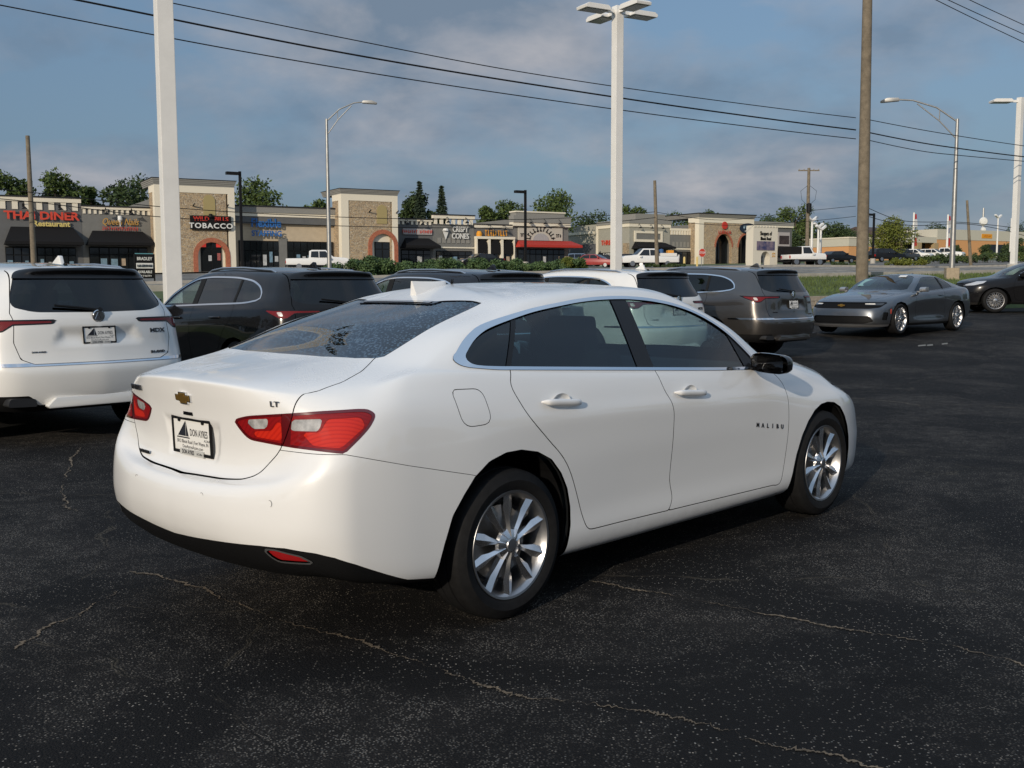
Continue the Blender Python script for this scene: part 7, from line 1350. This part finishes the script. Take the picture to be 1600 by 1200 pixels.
    cl, b = b.cut(np.where((b.V[:, 0] > .35) & (b.V[:, 0] < 2.45), b.V[:, 2] - .24, 1.)); both(cl, 'sill_trim', BLACKP, root, .02)
    tl, b = b.cut(np.where((b.V[:, 0] < -.8) & (b.V[:, 1] > .3), rear_poly(b, [(.36,.92),(.78,.92),(.76,.80),(.36,.80)]), 1.)); both(tl, 'tail_lamp', tail_mat('red_lens', (.42, .012, .010)), root, .02)
    full(b).flange(.03).obj('body', P, root)
    lin = loft(coupe_rows(), .12, 1)
    for pv in (lambda t: np.where(t.V[:, 1] > .4, side_poly(t, dlo), 1.), lambda t: np.where((t.V[:, 2] > 1.03) & (t.V[:, 0] < .6), top_poly(t, rwp), 1.), lambda t: np.where((t.V[:, 2] > .85) & (t.V[:, 0] > 1.3), top_poly(t, ws), 1.), lambda t: side_poly(t, AR), lambda t: side_poly(t, [(x + 2.81, z) for x, z in AR])): _, lin = lin.cut(pv(lin))
    lin = full(lin).offset(-.035); lin.N = -lin.N; lin.T = lin.T[:, ::-1]; lin.obj('cabin_lining', INTERIOR, root)
    MB().box(.45, 2.36, -.84, .84, .19, .25).box(-.85, .45, -.55, .55, .25, .33).box(2.36, 3.5, -.55, .55, .19, .25).obj('floor_pan', BLACKP, root)
    arch_liner(root, 0, .34, .41, .55, .90); arch_liner(root, 2.81, .34, .41, .55, .90)
    for y in (.38, -.38): seat(root, 1.10, y, .36)
    MB().prism(rounded([(1.80,.60),(2.30,.60),(2.28,.90),(1.98,.92),(1.82,.86)], .04), 1, -.74, .74).obj('dashboard', INTERIOR, root)
    for s in (-1, 1):
        mr = MB(); mr.prism(rounded([(1.78,.93),(1.95,.93),(1.97,1.0),(1.90,1.04),(1.79,1.04)], .03), 1, s * .92, s * 1.06); mr.prism([(1.84,.92),(1.92,.92),(1.92,.95),(1.84,.95)], 1, s * .84, s * .93); mr.obj('wing_mirror', mat('silver_mirror_cap', (.35, .35, .35), .3, metal=.6, coat=1), root, bevel=.02, smooth=50)
        h = MB(); h.tube([(.74, s * .905, .86), (.76, s * .935, .86), (.92, s * .935, .855), (.94, s * .905, .855)], .014, 8); h.obj('door_handle', P, root, smooth=60)
    bw = MB(); bw.prism([(-.085,.630),(-.08,.660),(-.03,.660),(-.028,.674),(.03,.674),(.028,.660),(.085,.660),(.08,.630),(.03,.630),(.028,.616),(-.03,.616),(-.028,.630)], 0, 3.705, 3.725); bw.obj('cross_badge', mat('gold_badge', (.42, .25, .06), .35, metal=.8), root, bevel=.003)
    def card(y0, y1, t0, t1, m):
        q = lambda t, y: (2.40 - .92 * t + .006, y, .95 + .357 * t + .014); mobj('window_sticker', [q(t0, y0), q(t0, y1), q(t1, y1), q(t1, y0)] + [tuple(a - b for a, b in zip(q(t, y), (.002, 0, .004))) for t, y in ((t0, y0), (t0, y1), (t1, y1), (t1, y0))], [(0, 1, 2, 3), (7, 6, 5, 4), (0, 4, 5, 1), (1, 5, 6, 2), (2, 6, 7, 3), (3, 7, 4, 0)], m, root)
    card(-.50, -.20, .30, .72, mat('teal_card', (.22, .38, .38), .6)); card(.24, .42, .86, .97, mat('white_card', (.7, .7, .68), .6))
    fin = MB(); fin.prism([(.40,1.31),(.43,1.36),(.46,1.36),(.60,1.33)], 1, -.016, .016); fin.obj('aerial_fin', P, root)
    w0 = make_wheel(.342, .258, .122, spokes_split(5, .026, .036, .055), detail=False)
    for i, (x, s) in enumerate(((0, -1), (2.81, -1), (0, 1), (2.81, 1))):
        w = w0 if i == 0 else dup(w0)
        w.parent = root; w.location = (x, s * .825, .342); w.rotation_euler = (0, .3 + .2 * i, 0 if s < 0 else math.pi)
    return root
def place(root, x, y, rz, z, label, cat='suv', group=None):
    root.location = (x, y, z); root.rotation_euler = (0, 0, rz); tag(root, label, cat, group); return root
def build_lot_cars(zl):
    WP = paint('pearl_white_paint', (.74, .735, .71), .3); BP = paint('black_paint', (.008, .008, .009), .2); GP = paint('carbon_grey_paint', (.085, .078, .072), .32, metal=.75); CP = paint('steel_grey_paint', (.092, .100, .112), .32, metal=.75); NP = paint('midnight_paint', (.012, .014, .020), .2)
    suv = make_suv(WP)
    g = 'crossovers parked in the dealer row'
    place(suv, -4.644, 10.524, R(136), 0, 'white crossover showing its whole tail, smoked lamps and framed dealer plate', 'suv')
    spots = [(-2.78, 13.86, 133.5, BP, 'black crossover with bright window surround, beside the all-white crossover'),
             (-.50, 16.05, 132, NP, 'midnight dark crossover behind the white saloon roof, with silver roof rails'),
             (1.95, 17.75, 131, WP, 'white crossover parked between the midnight one and the grey one'),
             (4.30, 19.75, 133, GP, 'carbon grey crossover beside the grass verge, last before the grey coupe')]
    for x, y, a, m, lb in spots:
        c = dup(suv); recolour(c, WP, m) if m != WP else None; place(c, x, y, R(a), zl(x, y), lb)
    c = dup(suv); recolour(c, WP, BP); place(c, 18.15, 33.5, R(172), zl(16, 34.0), 'black crossover seen from its front wing, behind the grey coupe')
    cp = make_coupe(CP); place(cp, 9.98, 25.7, R(223), zl(9, 25), 'low grey two-door coupe with slim black grille and split-spoke wheels', 'car')
# ---------------------------------------------------------------- small vehicles across the road
def far_vehicle(name, L_, W_, prof, glass, P, loc, rz, label, cat, wheel=(.36, .85, 3.9), extras=None, roofc=None):
    """body swept from its side profile with tucked-in cabin, own windows, lamps and wheels; x forward, centred"""
    root = empty(name, loc, rz, label, cat); hw = W_ / 2
    def tuck(z): return hw if z < .95 else hw - (z - .95) * .28
    mb = MB(); n = len(prof); v = [(x, -tuck(z), z) for x, z in prof] + [(x, tuck(z), z) for x, z in prof]; mb.add(v, [tuple(range(n)), tuple(range(2 * n - 1, n - 1, -1))] + [(i, i + n, (i + 1) % n + n, (i + 1) % n) for i in range(n)]); mb.obj('body', P, root, bevel=.05, smooth=35)
    G = SHOPG
    for poly in glass['side']:
        for s in (-1, 1):
            g = MB(); k = len(poly); vv = [(x, s * (tuck(z) + .012), z) for x, z in poly] + [(x, s * (tuck(z) - .03), z) for x, z in poly]; g.add(vv, [tuple(range(k)), tuple(range(2 * k - 1, k - 1, -1))] + [(i, (i + 1) % k, (i + 1) % k + k, i + k) for i in range(k)]); g.obj('side_window', G, root)
    for nm in ('front', 'rear'):
        if nm in glass:
            (xa, za), (xb, zb) = glass[nm]; d = .02 if nm == 'front' else -.02; g = MB(); g.add([(xa + d, -tuck(za) + .08, za + .012), (xa + d, tuck(za) - .08, za + .012), (xb + d, tuck(zb) - .08, zb + .012), (xb + d, -tuck(zb) + .08, zb + .012)], [(0, 1, 2, 3)]); g.obj('windscreen' if nm == 'front' else 'rear_window', G, root)
    wr, wx0, wx1 = wheel
    for x in (wx0, wx1):
        for s in (-1, 1):
            w = MB(); w.lathe([(0, 0), (wr * .2, -.01), (wr * .62, .0), (wr * .66, .02), (wr, .03), (wr, .22), (0, .22)], 20); o = empty('wheel'); o.parent = root; o.location = (x, s * hw, wr); o.rotation_euler = (0, 0, 0 if s < 0 else math.pi); w.obj('tyre', TYRE, o, smooth=30)
            h = MB(); h.lathe([(0, -.012), (wr * .58, -.012), (wr * .60, .0)], 18); h.obj('rim', ALLOY2, o, smooth=30)
    xs = [p[0] for p in prof]; fx, rx = max(xs), min(xs)
    for s in (-1, 1):
        MB().box(fx - .10, fx + .012, *sorted((s * hw * .62, s * hw * .93)), .62, .78).obj('head_lamp', mat('lens_white', (.55, .50, .48), .2, coat=1), root); MB().box(rx - .012, rx + .10, *sorted((s * hw * .72, s * hw * .95)), .70, .95).obj('tail_lamp', mat('far_red_lamp', (.35, .01, .01), .3), root)
        MB().box(.0 + glass.get('mx', .9), .16 + glass.get('mx', .9), *sorted((s * (hw - .02), s * (hw + .20))), 1.02, 1.20).obj('wing_mirror', P, root, bevel=.02)
    MB().box(fx - .06, fx + .02, -hw * .9, hw * .9, .34, .50).obj('front_bumper', BLACKP, root); MB().box(rx - .02, rx + .06, -hw * .9, hw * .9, .36, .52).obj('rear_bumper', BLACKP, root)
    if extras: extras(root)
    return root
SEDAN = ([(-2.25,.35),(-2.32,.75),(-2.2,1.0),(-1.6,1.03),(-1.0,1.42),(.25,1.45),(1.0,1.02),(2.0,.88),(2.3,.70),(2.3,.35)], dict(side=[[(-1.45,1.04),(-.95,1.36),(-.35,1.38),(-.35,1.02)],[(-.28,1.02),(-.28,1.38),(.22,1.38),(.80,1.02)]], front=((.98,1.06),(.30,1.42)), rear=((-1.55,1.08),(-1.05,1.40)), mx=.6))
SUVP = ([(-2.3,.40),(-2.36,.9),(-2.2,1.12),(-1.95,1.62),(-1.5,1.70),(.2,1.70),(1.0,1.15),(2.1,1.02),(2.35,.80),(2.35,.40)], dict(side=[[(-1.9,1.18),(-1.75,1.55),(-1.1,1.60),(-1.1,1.15)],[(-1.02,1.15),(-1.02,1.60),(-.15,1.60),(-.15,1.13)],[(-.08,1.13),(-.08,1.60),(.18,1.60),(.82,1.14)]], front=((.98,1.18),(.26,1.66)), rear=((-2.18,1.18),(-1.98,1.58)), mx=.65))
PICK = ([(-2.9,.55),(-2.9,1.12),(-.85,1.14),(-.80,1.80),(-.55,1.90),(.70,1.90),(1.35,1.28),(2.6,1.18),(2.85,1.0),(2.85,.50)], dict(side=[[(-.68,1.22),(-.62,1.76),(.02,1.78),(.02,1.20)],[(.10,1.20),(.10,1.78),(.66,1.78),(1.18,1.22)]], front=((1.33,1.32),(.74,1.86)), rear=((-.86,1.25),(-.82,1.75)), mx=.95))
def build_far_cars():
    W = paint('pearl_white_paint', (.74, .735, .71), .3); K = paint('black_paint', (.008, .008, .009), .2); RD = paint('far_red_paint', (.30, .025, .02), .3); G_ = paint('carbon_grey_paint', (.085, .078, .072), .32, metal=.75); SV = paint('silver_paint', (.40, .41, .42), .3, metal=.8)
    def at(px, v): u = u_at(px, v); x, y = xy(u, v); return (x, y, zland(u, v) + .05)
    def bed(root):
        MB().box(-2.8, -.95, -.82, .82, 1.145, 1.16).obj('bed_floor', BLACKP, root)
    far_vehicle('pickup_truck', 5.8, 1.95, *PICK, W, at(497, 93), R(14), 'white extended-cab pickup in front of the staffing office windows', 'pickup truck', (.40, -1.75, 1.85), bed)
    far_vehicle('parked_car', 4.6, 1.8, *SEDAN, K, at(750, 92), R(-150), 'dark car behind the junipers before the ice cream shop', 'car', (.33, -1.4, 1.42))
    far_vehicle('parked_car', 4.6, 1.8, *SEDAN, RD, at(930, 92), R(-25), 'red car beside the brownish bush, before the thrift wall', 'car', (.33, -1.4, 1.42)); far_vehicle('parked_car', 4.6, 1.8, *SEDAN, K, at(948, 104), R(-20), 'dark car behind the red car', 'car', (.33, -1.4, 1.42)); far_vehicle('parked_suv', 4.7, 1.85, *SUVP, SV, at(908, 112), R(10), 'silver crossover roof showing behind the red car', 'suv', (.36, -1.4, 1.45))
    far_vehicle('parked_car', 4.6, 1.8, *SEDAN, K, at(984, 90), R(-20), 'dark car nose between the white lamp post and the white truck', 'car', (.33, -1.4, 1.42))
    def gear(root):
        MB().box(-2.7, -1.0, -.9, -.55, 1.15, 1.45).box(-2.7, -1.0, .55, .9, 1.15, 1.45).obj('tool_locker', W, root); MB().box(-2.6, -2.0, -.4, .3, 1.15, 1.75).obj('compressor', mat('machine_orange', (.65, .28, .03), .5), root, bevel=.06); MB().lathe([(0, -.3), (.22, -.25), (.25, .2), (0, .3)], 10, axis=2, c=(-1.35, .1, 1.6)).obj('drum', mat('drum_blue', (.03, .10, .25), .5), root, smooth=40); MB().box(-2.98, -2.9, -.85, .85, .6, 1.3).obj('tail_rack', mat('rack_white', (.6, .6, .58), .5), root)
    far_vehicle('utility_truck', 5.8, 1.95, *PICK, W, at(1012, 84), R(190), 'white utility truck carrying an orange machine and blue drum', 'truck', (.42, -1.75, 1.85), gear)
    # open off-roader
    JP = ([(-1.75,.62),(-1.75,1.05),(-.55,1.08),(-.52,1.78),(.35,1.80),(.62,1.22),(1.75,1.15),(1.85,.95),(1.85,.62)], dict(side=[[(-.45,1.14),(-.42,1.70),(.26,1.70),(.50,1.14)]], front=((.64,1.26),(.40,1.76)), mx=.4))
    def top(root): MB().box(-1.70, -.58, -.74, .74, 1.085, 1.74).obj('soft_top', mat('canvas_black', (.012, .012, .013), .9), root, bevel=.05); MB().box(1.75, 2.05, -.8, .8, .48, .72).obj('steel_bumper', BLACKP, root); MB().box(-1.1, 1.3, -.82, .82, .45, .62).obj('chassis', BLACKP, root)
    far_vehicle('open_offroader', 4.0, 1.75, *JP, W, at(1254, 69), R(16), 'white two-door off-roader with black soft top at the road edge', 'off-roader', (.40, -1.15, 1.20), top)
    far_vehicle('parked_car', 4.6, 1.8, *SEDAN, K, at(1307, 88), R(25), 'dark car parked behind the white off-roader bonnet', 'car', (.33, -1.4, 1.42)); far_vehicle('parked_suv', 4.7, 1.85, *SUVP, K, at(1384, 92), R(20), 'black crossover in the shade under the yellow-green tree', 'suv', (.36, -1.4, 1.45)); far_vehicle('parked_suv', 4.7, 1.85, *SUVP, G_, at(1411, 104), R(24), 'grey crossover beside the yellow-green tree', 'suv', (.36, -1.4, 1.45))
    for i, (px, v, m, P_, lb) in enumerate(((1430, 106, SUVP, W, 'white crossover in the showroom line, next to the grey one'), (1446, 110, SUVP, K, 'black crossover between two white ones before the showroom'), (1458, 108, SUVP, W, 'white crossover before the wide dark bays'), (1476, 112, PICK, W, 'white pickup behind the street lamp post'))):
        far_vehicle('parked_suv' if m is SUVP else 'pickup_truck', 4.7, 1.85, *m, P_, at(px, v), R(-40), lb, 'suv' if m is SUVP else 'pickup truck', (.36, -1.4, 1.45) if m is SUVP else (.40, -1.75, 1.85))
# ---------------------------------------------------------------- build
build_ground(); build_shops(); build_street(); build_planting(); build_behind(); build_right_side()
build_malibu(); build_lot_cars(zlot); build_far_cars()
